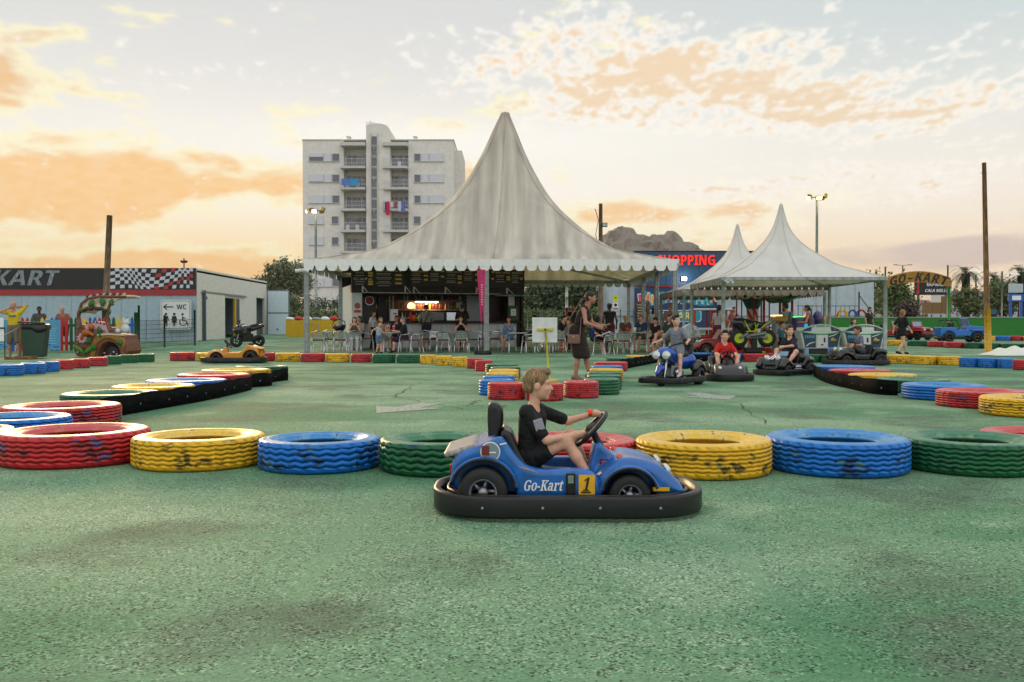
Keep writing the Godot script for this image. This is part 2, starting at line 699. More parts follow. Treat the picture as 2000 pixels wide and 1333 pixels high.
func glass(key: String, col: Color) -> StandardMaterial3D:
	var m := mat(key, col, 0.05, 0.0, "")
	m.transparency = BaseMaterial3D.TRANSPARENCY_ALPHA
	return m

func make_materials() -> void:
	noise_tex("mottle", 512, 0.012, Color(0.91, 0.91, 0.91), Color(1, 1, 1), 5, 3)
	noise_tex("folds", 256, 0.018, Color(0, 0, 0), Color(1, 1, 1), 3, 31)
	noise_tex("dirt", 512, 0.009, Color(0.66, 0.64, 0.6), Color(1, 1, 1), 6, 8, FastNoiseLite.TYPE_SIMPLEX_SMOOTH, 0.35)
	noise_tex("cloth", 256, 0.06, Color(0.8, 0.8, 0.8), Color(1, 1, 1), 3, 5)
	noise_tex("skin", 256, 0.03, Color(0.9, 0.86, 0.84), Color(1, 1, 1), 3, 6)
	noise_tex("scuff", 512, 0.02, Color(0.55, 0.55, 0.55), Color(1, 1, 1), 6, 12, FastNoiseLite.TYPE_SIMPLEX_SMOOTH, 0.42)
	# long streaks for wood and scratched rubber
	var n := FastNoiseLite.new()
	n.seed = 21
	n.frequency = 0.03
	n.fractal_octaves = 5
	var im := n.get_seamless_image(64, 512)
	im.resize(512, 512, Image.INTERPOLATE_CUBIC)
	im.convert(Image.FORMAT_RGB8)
	im.adjust_bcs(1.35, 0.55, 1.0)
	cache["streak"] = ImageTexture.create_from_image(im)
	im = im.duplicate()
	im.rotate_90(CLOCKWISE)
	cache["grain_up"] = ImageTexture.create_from_image(im)
	im = im.duplicate()
	im.adjust_bcs(1.0, 0.28, 1.0)
	im.adjust_bcs(1.62, 1.0, 1.0)
	cache["stain"] = ImageTexture.create_from_image(im)
	# paint with chips and scuffs for the tyres: the tread takes most of the wear
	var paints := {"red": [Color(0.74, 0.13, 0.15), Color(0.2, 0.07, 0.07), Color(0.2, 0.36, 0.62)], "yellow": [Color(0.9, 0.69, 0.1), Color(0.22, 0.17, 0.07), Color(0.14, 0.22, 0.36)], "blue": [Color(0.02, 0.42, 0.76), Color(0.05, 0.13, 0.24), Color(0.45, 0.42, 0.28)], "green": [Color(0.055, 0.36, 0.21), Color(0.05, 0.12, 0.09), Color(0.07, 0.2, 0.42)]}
	var a := FastNoiseLite.new()
	a.seed = 40
	a.frequency = 0.035
	a.fractal_octaves = 5
	var b := FastNoiseLite.new()
	b.seed = 41
	b.frequency = 0.012
	b.fractal_octaves = 3
	for key in paints:
		a.seed += 3
		b.seed += 5
		var cols: Array = paints[key]
		var w := 768
		var h := 192
		var fine := a.get_seamless_image(w, h)
		var wide := b.get_seamless_image(w, h)
		fine.resize(w, h)
		var pic := Image.create(w, h, false, Image.FORMAT_RGB8)
		for y in h:
			var tread := 1.0 if y < h / 2 else 0.0
			var vv := (y / float(h)) * 2.0
			for x in w:
				var f := fine.get_pixel(x, y).r
				var g := wide.get_pixel(x, y).r
				var c: Color = cols[0]
				c = c * (0.86 + 0.2 * f)
				if tread > 0.0:
					var s := smoothstep(0.47, 0.72, g) * smoothstep(0.47, 0.68, f) * smoothstep(0.95, 0.55, absf(vv - 0.42) * 2.0)
					c = c.lerp(cols[1], s * 0.8)
					c = c.lerp(cols[2], smoothstep(0.7, 0.78, g) * smoothstep(0.45, 0.35, f) * 0.7)
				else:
					# pale grainy tint with scratches on the flat sidewall
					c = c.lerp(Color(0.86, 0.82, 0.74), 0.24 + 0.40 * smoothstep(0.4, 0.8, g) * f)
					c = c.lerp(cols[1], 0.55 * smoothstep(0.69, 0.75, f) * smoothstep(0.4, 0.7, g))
				pic.set_pixel(x, y, c)
		var m := StandardMaterial3D.new()
		m.resource_name = key + " tyre paint"
		m.albedo_texture = ImageTexture.create_from_image(pic)
		m.roughness = 0.42
		m.metallic_specular = 0.45
		m.heightmap_enabled = true
		m.heightmap_texture = ImageTexture.create_from_image(fine)
		m.heightmap_scale = 0.25
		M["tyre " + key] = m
	var bare := mat("tyre black", Color(0.055, 0.055, 0.06), 0.7, 0.0, "scuff", 4.0)
	bare.metallic_specular = 0.3
	mat("rubber", Color(0.05, 0.052, 0.058), 0.62, 0.0, "scuff", 3.0)
	mat("belt", Color(0.13, 0.135, 0.145), 0.85, 0.0, "streak", 1.3).metallic_specular = 0.15
	mat("black plastic", Color(0.04, 0.042, 0.05), 0.4, 0.0, "mottle", 2.0)
	mat("bumper", Color(0.085, 0.088, 0.098), 0.42, 0.0, "streak", 2.6)
	mat("chrome", Color(0.75, 0.76, 0.78), 0.18, 1.0, "mottle", 3.0)
	mat("aluminium", Color(0.8, 0.82, 0.83), 0.34, 0.85, "mottle", 4.0)
	mat("steel", Color(0.55, 0.57, 0.58), 0.45, 0.6, "mottle", 2.0)
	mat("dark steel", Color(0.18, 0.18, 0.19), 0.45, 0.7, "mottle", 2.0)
	mat("post grey", Color(0.66, 0.69, 0.68), 0.5, 0.1, "dirt", 1.0)
	mat("white paint", Color(0.84, 0.85, 0.84), 0.5, 0.0, "mottle", 1.0)
	mat("wood", Color(0.66, 0.54, 0.4), 0.75, 0.0, "grain_up", 1.0)
	mat("green paint", Color(0.02, 0.3, 0.13), 0.5, 0.0, "mottle", 1.0)
	mat("red paint", Color(0.74, 0.08, 0.09), 0.45, 0.0, "mottle", 1.0)
	mat("yellow paint", Color(0.9, 0.7, 0.05), 0.45, 0.0, "mottle", 1.0)
	mat("blue paint", Color(0.05, 0.33, 0.66), 0.45, 0.0, "mottle", 1.0)
	mat("lens clear", Color(0.8, 0.82, 0.8), 0.15, 0.3, "")
	mat("dull lens", Color(0.6, 0.65, 0.68), 0.2, 0.0, "")
	mat("screen blue", Color(0.5, 0.6, 0.68), 0.1, 0.2, "")
	mat("ink", Color(0.07, 0.07, 0.08), 0.6, 0.0, "")
	mat("white print", Color(0.88, 0.88, 0.88), 0.6, 0.0, "")

# ---------------------------------------------------------------- ground
func rise(d: float) -> float:
	return 0.022 * maxf(0.0, minf(d, 62.0) - 33.0)

func build_ground() -> void:
	var size := 1024
	var grains := FastNoiseLite.new()
	grains.seed = 3
	grains.noise_type = FastNoiseLite.TYPE_CELLULAR
	grains.cellular_return_type = FastNoiseLite.RETURN_CELL_VALUE
	grains.frequency = 0.22
	grains.fractal_type = FastNoiseLite.FRACTAL_NONE
	var gi := grains.get_seamless_image(size, size)
	var soft := FastNoiseLite.new()
	soft.seed = 4
	soft.frequency = 0.012
	soft.fractal_octaves = 5
	var si := soft.get_seamless_image(size, size)
	var gd := gi.get_data()
	var sd := si.get_data()
	var cd := PackedByteArray()
	cd.resize(size * size * 3)
	var hd := PackedByteArray()
	hd.resize(size * size)
	for i in size * size:
		var g := gd[i] / 255.0
		var s := sd[i] / 255.0
		var worn := smoothstep(0.42, 0.75, s)
		# paint: most grains green, worn ones bare pale or dark stone
		var k := 0.72 + 0.20 * g
		var r := 0.885 * k
		var gg := 0.98 * k
		var b := 0.895 * k
		if g > 0.93 - 0.12 * worn:
			r = 1.0
			gg = 1.0
			b = 0.97
		elif g < 0.06 + 0.12 * worn:
			r *= 0.66
			gg *= 0.64
			b *= 0.66
		cd[i * 3] = int(r * 255.0)
		cd[i * 3 + 1] = int(gg * 255.0)
		cd[i * 3 + 2] = int(b * 255.0)
		hd[i] = int(clampf(0.25 + 0.75 * g, 0, 1) * 255.0)
	var m := StandardMaterial3D.new()
	m.resource_name = "green painted asphalt"
	m.albedo_texture = ImageTexture.create_from_image(Image.create_from_data(size, size, false, Image.FORMAT_RGB8, cd))
	m.albedo_color = Color(0.8, 0.85, 0.8)
	m.uv1_triplanar = true
	m.uv1_world_triplanar = true
	m.uv1_scale = Vector3.ONE / 1.7
	m.heightmap_enabled = true
	m.heightmap_texture = ImageTexture.create_from_image(Image.create_from_data(size, size, false, Image.FORMAT_L8, hd))
	m.heightmap_scale = 0.5
	m.roughness = 0.8
	m.metallic_specular = 0.25
	# wear: bare, stained and freshly painted patches
	var p1 := FastNoiseLite.new()
	p1.seed = 17
	p1.frequency = 0.006
	p1.fractal_octaves = 6
	var p2: FastNoiseLite = p1.duplicate()
	p2.seed = 23
	p2.frequency = 0.011
	var i1 := p1.get_seamless_image(size / 2, size)
	i1.resize(size, size, Image.INTERPOLATE_CUBIC)
	var d1 := i1.get_data()
	var d2 := p2.get_seamless_image(size, size).get_data()
	p1.frequency = 0.05
	var fr := p1.get_seamless_image(size, size).get_data()
	var wd := PackedByteArray()
	wd.resize(size * size * 4)
	for i in size * size:
		var a := d1[i] / 255.0
		var b := d2[i] / 255.0
		var c := Color(0.74, 0.83, 0.75)
		c = c.lerp(Color(0.88, 0.91, 0.85), smoothstep(0.52, 0.8, a))
		c = c.lerp(Color(0.58, 0.74, 0.63), smoothstep(0.45, 0.22, a))
		c = c.lerp(Color(0.62, 0.655, 0.61), 0.85 * smoothstep(0.5, 0.8, b) * (0.55 + 0.9 * fr[i] / 255.0))
		c = c.lerp(Color(0.96, 0.96, 0.9), 0.6 * smoothstep(0.36, 0.16, b))
		wd[i * 4] = int(c.r * 255.0)
		wd[i * 4 + 1] = int(c.g * 255.0)
		wd[i * 4 + 2] = int(c.b * 255.0)
		wd[i * 4 + 3] = 255
	m.detail_enabled = true
	m.detail_blend_mode = BaseMaterial3D.BLEND_MODE_MUL
	m.detail_uv_layer = BaseMaterial3D.DETAIL_UV_2
	m.detail_albedo = ImageTexture.create_from_image(Image.create_from_data(size, size, false, Image.FORMAT_RGBA8, wd))
	m.uv2_triplanar = true
	m.uv2_world_triplanar = true
	m.uv2_scale = Vector3.ONE / 19.0
	M["court"] = m
	var st := S()
	var zs := [40.0, 0.0, -33.0, -40.0, -48.0, -55.0, -62.0]
	for i in zs.size() - 1:
		quad(st, Vector3(-90, rise(-zs[i]), zs[i]), Vector3(-90, rise(-zs[i + 1]), zs[i + 1]), Vector3(90, rise(-zs[i + 1]), zs[i + 1]), Vector3(90, rise(-zs[i]), zs[i]))
	setting("ground_court", done(st), m)
	st = S()
	quad(st, Vector3(-4000, rise(62.0), -62), Vector3(-4000, rise(62.0), -5500), Vector3(4000, rise(62.0), -5500), Vector3(4000, rise(62.0), -62))
	quad(st, Vector3(-4000, rise(62.0), -62), Vector3(-4000, -0.3, 40), Vector3(-90, -0.3, 40), Vector3(-90, rise(62.0), -62))
	quad(st, Vector3(90, rise(62.0), -62), Vector3(90, -0.3, 40), Vector3(4000, -0.3, 40), Vector3(4000, rise(62.0), -62))
	setting("ground_beyond", done(st), mat("earth", Color(0.42, 0.41, 0.37), 0.9, 0.0, "dirt", 0.12, true))
	# painted arrows and cracks
	var white := mat("worn white paint", Color(0.68, 0.73, 0.66), 0.6, 0.0, "scuff", 1.6, true)
	for ar in [[Vector3(2.613,0.000,-13.348), Vector3(2.844,0.000,-12.031), 0.42], [Vector3(-0.995,0.000,-11.543), Vector3(-1.499,0.000,-10.167), 0.44]]:
		var a: Vector3 = ar[0]
		var b: Vector3 = ar[1]
		var dir := (b - a).normalized()
		var sd2: Vector3 = dir.cross(Vector3.UP) * ar[2]
		var neck := a.lerp(b, 0.45)
		st = S()
		var up := Vector3(0, 0.004, 0)
		face(st, [a + sd2 * 0.35 + up, a - sd2 * 0.35 + up, neck - sd2 * 0.35 + up, neck + sd2 * 0.35 + up], Vector3(0, -9, -10))
		face(st, [neck + sd2 + up, neck - sd2 + up, b + up], Vector3(0, -9, -10))
		setting("pavement_arrow", done(st), white)
	var dark := mat("crack", Color(0.13, 0.17, 0.15), 0.9, 0.0, "")
	for cr in [[Vector3(-0.564,0.000,-10.676), Vector3(-1.619,0.000,-12.655)], [Vector3(-1.584,0.000,-15.823), Vector3(-1.618,0.000,-12.38)], [Vector3(-0.435,0.000,-12.031), Vector3(-0.521,0.000,-11.021)], [Vector3(2.837,0.000,-11.864), Vector3(2.5,0.000,-8.988)], [Vector3(-0.094,0.000,-11.238), Vector3(-0.183,0.000,-10.289)]]:
		st = S()
		var pts := []
		for k in 15:
			var t := k / 14.0
			var q: Vector3 = cr[0].lerp(cr[1], t)
			pts.append(q + Vector3(rng.randf_range(-0.05, 0.05), 0.004, rng.randf_range(-0.09, 0.09)))
		for k in 14:
			var u: Vector3 = pts[k]
			var v: Vector3 = pts[k + 1]
			var wdt := Vector3(v.z - u.z, 0, u.x - v.x).normalized() * rng.randf_range(0.003, 0.011)
			face(st, [u - wdt, v - wdt, v + wdt, u + wdt], Vector3(0, -9, -10))
		setting("pavement_crack", done(st), dark)

# ---------------------------------------------------------------- tyres
func tyre_mesh(kind: int) -> Mesh:
	# unit tyre: radius 1, height 1. kind 0 zigzag ribs, 1 block shoulders, 2 coarse zigzag, 3 car ribs
	var key := "tyre%d" % kind
	if cache.has(key):
		return cache[key]
	var teeth: int = [34, 40, 26, 0][kind]
	var seg: int = teeth * 4 if teeth > 0 else 56
	var rib: int = [5, 6, 4, 4][kind]
	var amp: float = [0.02, 0.01, 0.03, 0.0][kind]
	var deep: float = [0.022, 0.018, 0.026, 0.016][kind]
	# rows: [radius, height, follows zigzag, shoulder notch, v]
	var rows := []
	rows.append([0.9, 0.0, 0, 0, 0.0])
	rows.append([0.965, 0.03, 0, 0, 0.02])
	rows.append([0.99, 0.1, 0, 1, 0.05])
	rows.append([1.0, 0.15, 0, 1, 0.08])
	for i in rib:
		var y := 0.22 + 0.58 * i / (rib - 1.0)
		var g := 0.013 if kind != 3 else 0.02
		for q in [[-g, 0.0], [-g * 0.7, 1.0], [g * 0.7, 1.0], [g, 0.0]]:
			rows.append([1.0 - deep * q[1], y + q[0], 1, 0, y * 0.5])
	rows.append([1.0, 0.865, 0, 1, 0.45])
	rows.append([0.99, 0.9, 0, 1, 0.47])
	rows.append([0.975, 0.945, 0, 0, 0.49])
	rows.append([0.94, 0.975, 0, 0, 0.52])
	rows.append([0.9, 0.99, 0, 0, 0.56])
	rows.append([0.895, 0.982, 0, 0, 0.565])
	rows.append([0.84, 1.0, 0, 0, 0.62])
	rows.append([0.78, 0.99, 0, 0, 0.68])
	rows.append([0.77, 0.97, 0, 0, 0.69])
	rows.append([0.71, 0.945, 0, 0, 0.74])
	rows.append([0.66, 0.885, 0, 0, 0.8])
	rows.append([0.65, 0.84, 0, 0, 0.82])
	rows.append([0.615, 0.82, 0, 0, 0.85])
	rows.append([0.6, 0.76, 0, 0, 0.88])
	rows.append([0.66, 0.72, 0, 0, 0.9])
	rows.append([0.86, 0.66, 0, 0, 0.95])
	rows.append([0.9, 0.5, 0, 0, 0.97])
	rows.append([0.86, 0.3, 0, 0, 0.98])
	rows.append([0.62, 0.2, 0, 0, 0.99])
	rows.append([0.62, 0.03, 0, 0, 0.995])
	rows.append([0.75, 0.0, 0, 0, 1.0])
	rows.append([0.9, 0.0, 0, 0, 1.0])
	var verts := PackedVector3Array()
	var uvs := PackedVector2Array()
	var index := PackedInt32Array()
	var n := rows.size()
	for r in rows:
		for j in seg + 1:
			var a := TAU * j / seg
			var rad: float = r[0]
			var y: float = r[1]
			if r[2] == 1 and amp > 0.0:
				y += amp * (1.0 if (j % 4) < 1 else (-1.0 if (j % 4) == 2 else 0.0))
			if r[3] == 1 and kind < 3 and j % 4 == (1 if kind != 1 else 0):
				rad -= 0.035
			# a slight lean of shape so that no tyre is a perfect ring
			rad *= 1.0 + 0.008 * sin(a * 2.0 + 0.7)
			y += 0.012 * sin(a + 1.1) * y
			verts.append(Vector3(cos(a) * rad, y, sin(a) * rad))
			uvs.append(Vector2(j / float(seg), r[4]))
	for i in n - 1:
		for j in seg:
			var p := i * (seg + 1) + j
			var q := p + seg + 1
			index.append_array(PackedInt32Array([p, p + 1, q + 1, p, q + 1, q]))
	var st := SurfaceTool.new()
	st.begin(Mesh.PRIMITIVE_TRIANGLES)
	st.set_smooth_group(0)
	for i in verts.size():
		st.set_uv(uvs[i])
		st.add_vertex(verts[i])
	for i in index:
		st.add_index(i)
	st.generate_normals()
	cache[key] = st.commit()
	return cache[key]

func build_tyres() -> void:
	var nth := ["first", "second", "third", "fourth", "fifth", "sixth", "seventh", "eighth", "ninth", "tenth", "eleventh", "twelfth", "thirteenth", "fourteenth", "fifteenth", "sixteenth"]
	for row in TYRES:
		# each row runs from left to right: x, z, radius, height, colour, tread
		for i in row[1].size():
			var t: Array = row[1][i]
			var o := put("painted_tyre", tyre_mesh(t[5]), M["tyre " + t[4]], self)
			o.position = Vector3(t[0], rise(-t[1]), t[1])
			o.rotation.y = rng.randf() * TAU
			o.scale = Vector3(t[2], t[3], t[2])
			tag(o, "%s tyre, %s from left in the %s" % [t[4], nth[i], row[0]], "tyre", "painted tyres, " + row[0])
	# rubber belts screwed along the rows
	for b in BELTS:
		var pts: Array = b[0]
		var hgt: float = b[1]
		var c := Curve3D.new()
		for i in pts.size():
			var tan: Vector3 = (pts[mini(i + 1, pts.size() - 1)] - pts[maxi(i - 1, 0)]) * 0.17
			c.add_point(pts[i], -tan, tan)
		var line := c.tessellate_even_length(6, 0.06)
		var st := S(true)
		var rows := [[], [], [], []]
		for i in line.size():
			var d := (line[mini(i + 1, line.size() - 1)] - line[maxi(i - 1, 0)]).normalized()
			var sd := d.cross(Vector3.UP) * 0.006
			var wave := Vector3(0, 0.008 * sin(i * 0.35), 0)
			var at := line[i] + Vector3(0, rise(-line[i].z), 0)
			rows[0].append(at + sd)
			rows[1].append(at + sd + Vector3(0, hgt, 0) + wave)
			rows[2].append(at - sd + Vector3(0, hgt, 0) + wave)
			rows[3].append(at - sd)
		rows.append(rows[0])
		sheet(st, rows)
		var root := thing("rubber_belt", b[2], "belt", Vector3.ZERO, 0.0, "rubber belts round the track")
		end(st, "strip", M.belt, root)
		for i in range(4, line.size(), 14):
			lathe("screw", root, [Vector2(0, 0.004), Vector2(0.012, 0.003), Vector2(0.014, 0)], M.steel, 8, Transform3D(Basis(Vector3.RIGHT, PI / 2), line[i] + Vector3(0, rise(-line[i].z) + hgt * 0.45, 0.016)))


const TYRES := [
	["near row across the foreground", [[-4.18, -6.81, 0.447, 0.2, "green", 1], [-3.14, -6.6, 0.508, 0.225, "red", 0], [-2.19, -6.45, 0.454, 0.205, "yellow", 0], [-1.32, -6.32, 0.418, 0.2, "blue", 2], [-0.47, -6.2, 0.421, 0.215, "green", 2], [0.42, -6.29, 0.427, 0.2, "red", 1], [1.27, -6.11, 0.445, 0.225, "yellow", 1], [2.19, -6.2, 0.466, 0.225, "blue", 0], [3.1, -6.22, 0.447, 0.215, "green", 0]]],
	["left lane edge with the black belt", [[-4.24, -7.84, 0.446, 0.2, "blue", 0], [-4.4, -8.99, 0.539, 0.2, "red", 0], [-4.66, -10.71, 0.544, 0.2, "green", 1], [-4.69, -12.05, 0.519, 0.2, "yellow", 1], [-4.72, -13.36, 0.571, 0.2, "blue", 0], [-4.85, -14.99, 0.571, 0.2, "red", 1], [-4.99, -16.66, 0.602, 0.2, "yellow", 1], [-4.92, -18.11, 0.498, 0.2, "green", 2]]],
	["right lane edge with the black belt", [[6.54, -18.11, 0.564, 0.2, "blue", 1], [6.22, -16.46, 0.53, 0.2, "red", 1], [6.03, -14.99, 0.521, 0.2, "yellow", 1], [5.92, -13.63, 0.519, 0.2, "green", 1], [5.77, -12.3, 0.523, 0.2, "blue", 3], [5.68, -11.12, 0.51, 0.2, "red", 0], [5.68, -10.06, 0.517, 0.2, "yellow", 0], [3.87, -6.66, 0.436, 0.2, "red", 0]]],
	["row in front of the picket fence", [[-9.99, -18.27, 0.279, 0.22, "blue", 3], [-9.9, -19.02, 0.243, 0.22, "blue", 3], [-10.01, -19.87, 0.226, 0.22, "blue", 3], [-10.15, -20.9, 0.186, 0.22, "red", 3], [-10.12, -21.58, 0.216, 0.22, "red", 3], [-10.24, -22.73, 0.24, 0.22, "red", 3], [-10.31, -23.79, 0.211, 0.22, "green", 3], [-10.35, -24.84, 0.248, 0.22, "green", 3], [-10.18, -25.57, 0.241, 0.22, "green", 3]]],
	["row along the front of the tent bar", [[-9.46, -26.45, 0.353, 0.24, "red", 3], [-8.64, -26.24, 0.343, 0.24, "yellow", 3], [-7.86, -26.27, 0.372, 0.24, "red", 3], [-7.05, -26.05, 0.34, 0.24, "red", 3], [-6.29, -25.86, 0.345, 0.24, "yellow", 3], [-5.51, -25.47, 0.333, 0.24, "red", 3], [-4.79, -25.29, 0.337, 0.24, "yellow", 3], [-4.1, -25.06, 0.285, 0.24, "red", 3], [-3.44, -24.74, 0.316, 0.24, "green", 3], [-2.76, -24.56, 0.314, 0.24, "green", 3], [-2.18, -23.95, 0.213, 0.24, "yellow", 3], [-1.7, -23.15, 0.206, 0.24, "yellow", 3], [-1.25, -22.24, 0.185, 0.24, "yellow", 3], [-0.86, -21.29, 0.189, 0.24, "red", 3], [-0.61, -20.06, 0.189, 0.24, "red", 3]]],
	["centre island, left edge", [[-0.22, -13.00, 0.245, 0.22, "blue", 3], [-0.2, -14.02, 0.245, 0.22, "blue", 3], [-0.21, -18.51, 0.329, 0.22, "green", 3], [-0.16, -14.99, 0.258, 0.22, "yellow", 3], [-0.14, -16.09, 0.264, 0.22, "yellow", 3], [-0.12, -17.2, 0.277, 0.22, "green", 3]]],
	["centre island, front end", [[-0.07, -12.2, 0.251, 0.225, "red", 1], [0.43, -12.03, 0.244, 0.225, "red", 1], [0.94, -12.49, 0.239, 0.225, "red", 1]]],
	["centre island, right edge", [[1.28, -13.15, 0.256, 0.225, "green", 3], [1.51, -15.13, 0.273, 0.225, "green", 3], [1.42, -14.16, 0.267, 0.225, "green", 3], [1.67, -16.26, 0.294, 0.225, "yellow", 3], [1.81, -17.56, 0.298, 0.225, "blue", 3], [2.16, -20.14, 0.369, 0.2, "red", 3], [2.76, -23.07, 0.404, 0.2, "green", 3], [3.43, -24.76, 0.371, 0.2, "yellow", 3]]],
	["row under the small tent edge", [[4.77, -26.63, 0.333, 0.22, "blue", 3], [5.47, -26.62, 0.325, 0.22, "blue", 3], [6.15, -25.85, 0.316, 0.22, "blue", 3], [6.78, -25.64, 0.342, 0.22, "red", 3], [7.5, -25.84, 0.323, 0.22, "red", 3], [8.12, -25.09, 0.314, 0.22, "green", 3], [8.62, -24.72, 0.302, 0.22, "green", 3], [9.25, -24.72, 0.295, 0.22, "yellow", 3]]],
	["row right of the small tent post", [[10.24, -24.39, 0.312, 0.23, "yellow", 3], [10.56, -23.61, 0.334, 0.23, "yellow", 3], [11.02, -23.2, 0.271, 0.23, "yellow", 3], [11.01, -22.15, 0.234, 0.23, "blue", 3], [11.24, -21.74, 0.211, 0.23, "blue", 3], [11.52, -21.42, 0.208, 0.23, "blue", 3], [11.45, -20.58, 0.229, 0.23, "red", 3]]],
	["row in front of the blue jeep", [[16.14, -40.9, 0.466, 0.24, "blue", 3], [16.8, -40.3, 0.392, 0.24, "yellow", 3], [17.53, -39.8, 0.42, 0.24, "green", 3], [18.01, -39.02, 0.39, 0.24, "red", 3], [18.31, -38.14, 0.402, 0.24, "red", 3], [18.81, -37.57, 0.344, 0.24, "green", 3], [19.33, -37.11, 0.35, 0.24, "green", 3], [19.81, -36.59, 0.356, 0.24, "green", 3], [20.46, -36.35, 0.334, 0.24, "green", 3]]],
	["far row along the green wall", [[22.88, -51.00, 0.383, 0.24, "red", 3], [23.62, -50.97, 0.354, 0.24, "yellow", 3], [24.96, -49.29, 0.315, 0.24, "yellow", 3], [23.81, -45.89, 0.255, 0.24, "yellow", 3], [28.46, -53.81, 0.508, 0.24, "red", 3], [24.48, -46.04, 0.396, 0.24, "blue", 3], [29.43, -53.76, 0.463, 0.24, "green", 3], [25.21, -46.05, 0.332, 0.24, "red", 3], [25.65, -45.55, 0.33, 0.24, "yellow", 3]]]]
var BELTS := [
	[[V(-4.233,0.000,-9.488), V(-4.174,0.000,-10.167), V(-4.081,0.000,-10.95), V(-3.962,0.000,-12.116), V(-3.963,0.000,-13.891), V(-4.122,0.000,-14.481), V(-3.934,0.000,-14.989), V(-4.135,0.000,-15.823), V(-4.04,0.000,-16.592)], 0.215, "long black rubber belt on the tyres of the left lane"],
	[[V(5.901,0.000,-17.99), V(5.527,0.000,-16.432), V(5.297,0.000,-15.122), V(5.222,0.000,-14.121), V(5.156,0.000,-13.245), V(5.24,0.000,-12.943), V(5.386,0.000,-12.846)], 0.215, "black rubber belt curving round the blue end of the right lane"],
	[[V(2.427,0.000,-20.593), V(2.79,0.000,-21.636), V(3.41,0.000,-23.416), V(4.052,0.000,-25.139)], 0.23, "short black belt behind the blue three-wheeled kart"],
	[[V(4.08,0.000,-25.139), V(4.715,0.000,-25.706), V(5.502,0.000,-25.514)], 0.2, "black belt below the blue tyres under the small tent"]]


# ---------------------------------------------------------------- plants
func leaf_mesh(blobs: Array, count: int, leaf: float, tints: Array, seed: int, droop := 0.0) -> ArrayMesh:
	# many small leaf faces spread through clumps: blobs are [centre, radii]
	var r := RandomNumberGenerator.new()
	r.seed = seed
	var verts := PackedVector3Array()
	var norms := PackedVector3Array()
	var cols := PackedColorArray()
	var total := 0.0
	for b in blobs:
		total += b[1].x * b[1].y + b[1].x * b[1].z + b[1].y * b[1].z
	for b in blobs:
		var n := int(count * (b[1].x * b[1].y + b[1].x * b[1].z + b[1].y * b[1].z) / total)
		var clumps := []
		for k in maxi(4, n / 34):
			var u := V(r.randfn(), r.randfn(), r.randfn()).normalized() * pow(r.randf(), 0.28)
			clumps.append([b[0] + u * b[1], u])
		for k in n:
			var cl: Array = clumps[r.randi() % clumps.size()]
			var at: Vector3 = cl[0] + V(r.randfn(), r.randfn() * 0.8, r.randfn()) * leaf * 2.1
			var nn: Vector3 = (V(r.randfn(), r.randfn() + 0.6, r.randfn()) + cl[1]).normalized()
			var t := nn.cross(V(r.randfn(), r.randfn() - droop, r.randfn())).normalized()
			var s := nn.cross(t)
			var l := leaf * r.randf_range(0.6, 1.3)
			var c: Color = tints[r.randi() % tints.size()]
			c = c * r.randf_range(0.75, 1.25)
			var q := [at - t * l, at + s * l * 0.45 + nn * l * 0.1, at + t * l, at - s * l * 0.45 + nn * l * 0.1]
			for i in [0, 1, 2, 0, 2, 3]:
				verts.append(q[i])
				norms.append(nn)
				cols.append(c)
	var arr := []
	arr.resize(Mesh.ARRAY_MAX)
	arr[Mesh.ARRAY_VERTEX] = verts
	arr[Mesh.ARRAY_NORMAL] = norms
	arr[Mesh.ARRAY_COLOR] = cols
	var m := ArrayMesh.new()
	m.add_surface_from_arrays(Mesh.PRIMITIVE_TRIANGLES, arr)
	return m

func leaf_mat() -> StandardMaterial3D:
	if not M.has("leaf"):
		var m := mat("leaf", Color.WHITE, 0.6, 0.0, "")
		m.vertex_color_use_as_albedo = true
		m.backlight_enabled = true
		m.backlight = Color(0.35, 0.38, 0.2)
	return M.leaf

func tree(at: Vector3, tall: float, wide: float, label: String, tints: Array, seed: int, count := 2600, leaf := 0.22, trunk := 0.3, group := "trees round the park") -> Node3D:
	var t := thing("leafy_tree", label, "tree", at, 0.0, group)
	var r := RandomNumberGenerator.new()
	r.seed = seed
	var blobs := []
	var base := tall * trunk
	for k in 9:
		var a := r.randf() * TAU
		var d := wide * 0.5 * r.randf_range(0.25, 0.68)
		var y := base + (tall - base) * r.randf_range(0.18, 0.82)
		var q := wide * r.randf_range(0.16, 0.27)
		blobs.append([V(cos(a) * d, y, sin(a) * d), V(q, q * 0.75, q)])
	blobs.append([V(0, base + (tall - base) * 0.55, 0), V(wide * 0.3, (tall - base) * 0.42, wide * 0.3)])
	put("crown", leaf_mesh(blobs, count, leaf, tints, seed), leaf_mat(), t)
	var st := S(true)
	add_tube(st, [V(0, -0.1, 0), V(0.05, base * 0.6, 0), V(0, base * 1.2, 0.05), V(0, tall * 0.7, 0)], [tall * 0.03, tall * 0.022, tall * 0.018, tall * 0.006], 8)
	for b in blobs:
		add_tube(st, [V(0, base * 0.9, 0), (b[0] + V(0, base * 0.9, 0)) * V(0.4, 0.5, 0.4), b[0]], [tall * 0.012, tall * 0.008, tall * 0.003], 5)
	end(st, "trunk", mat("bark", Color(0.26, 0.21, 0.16), 0.9, 0.0, "grain_up", 0.8), t)
	return t

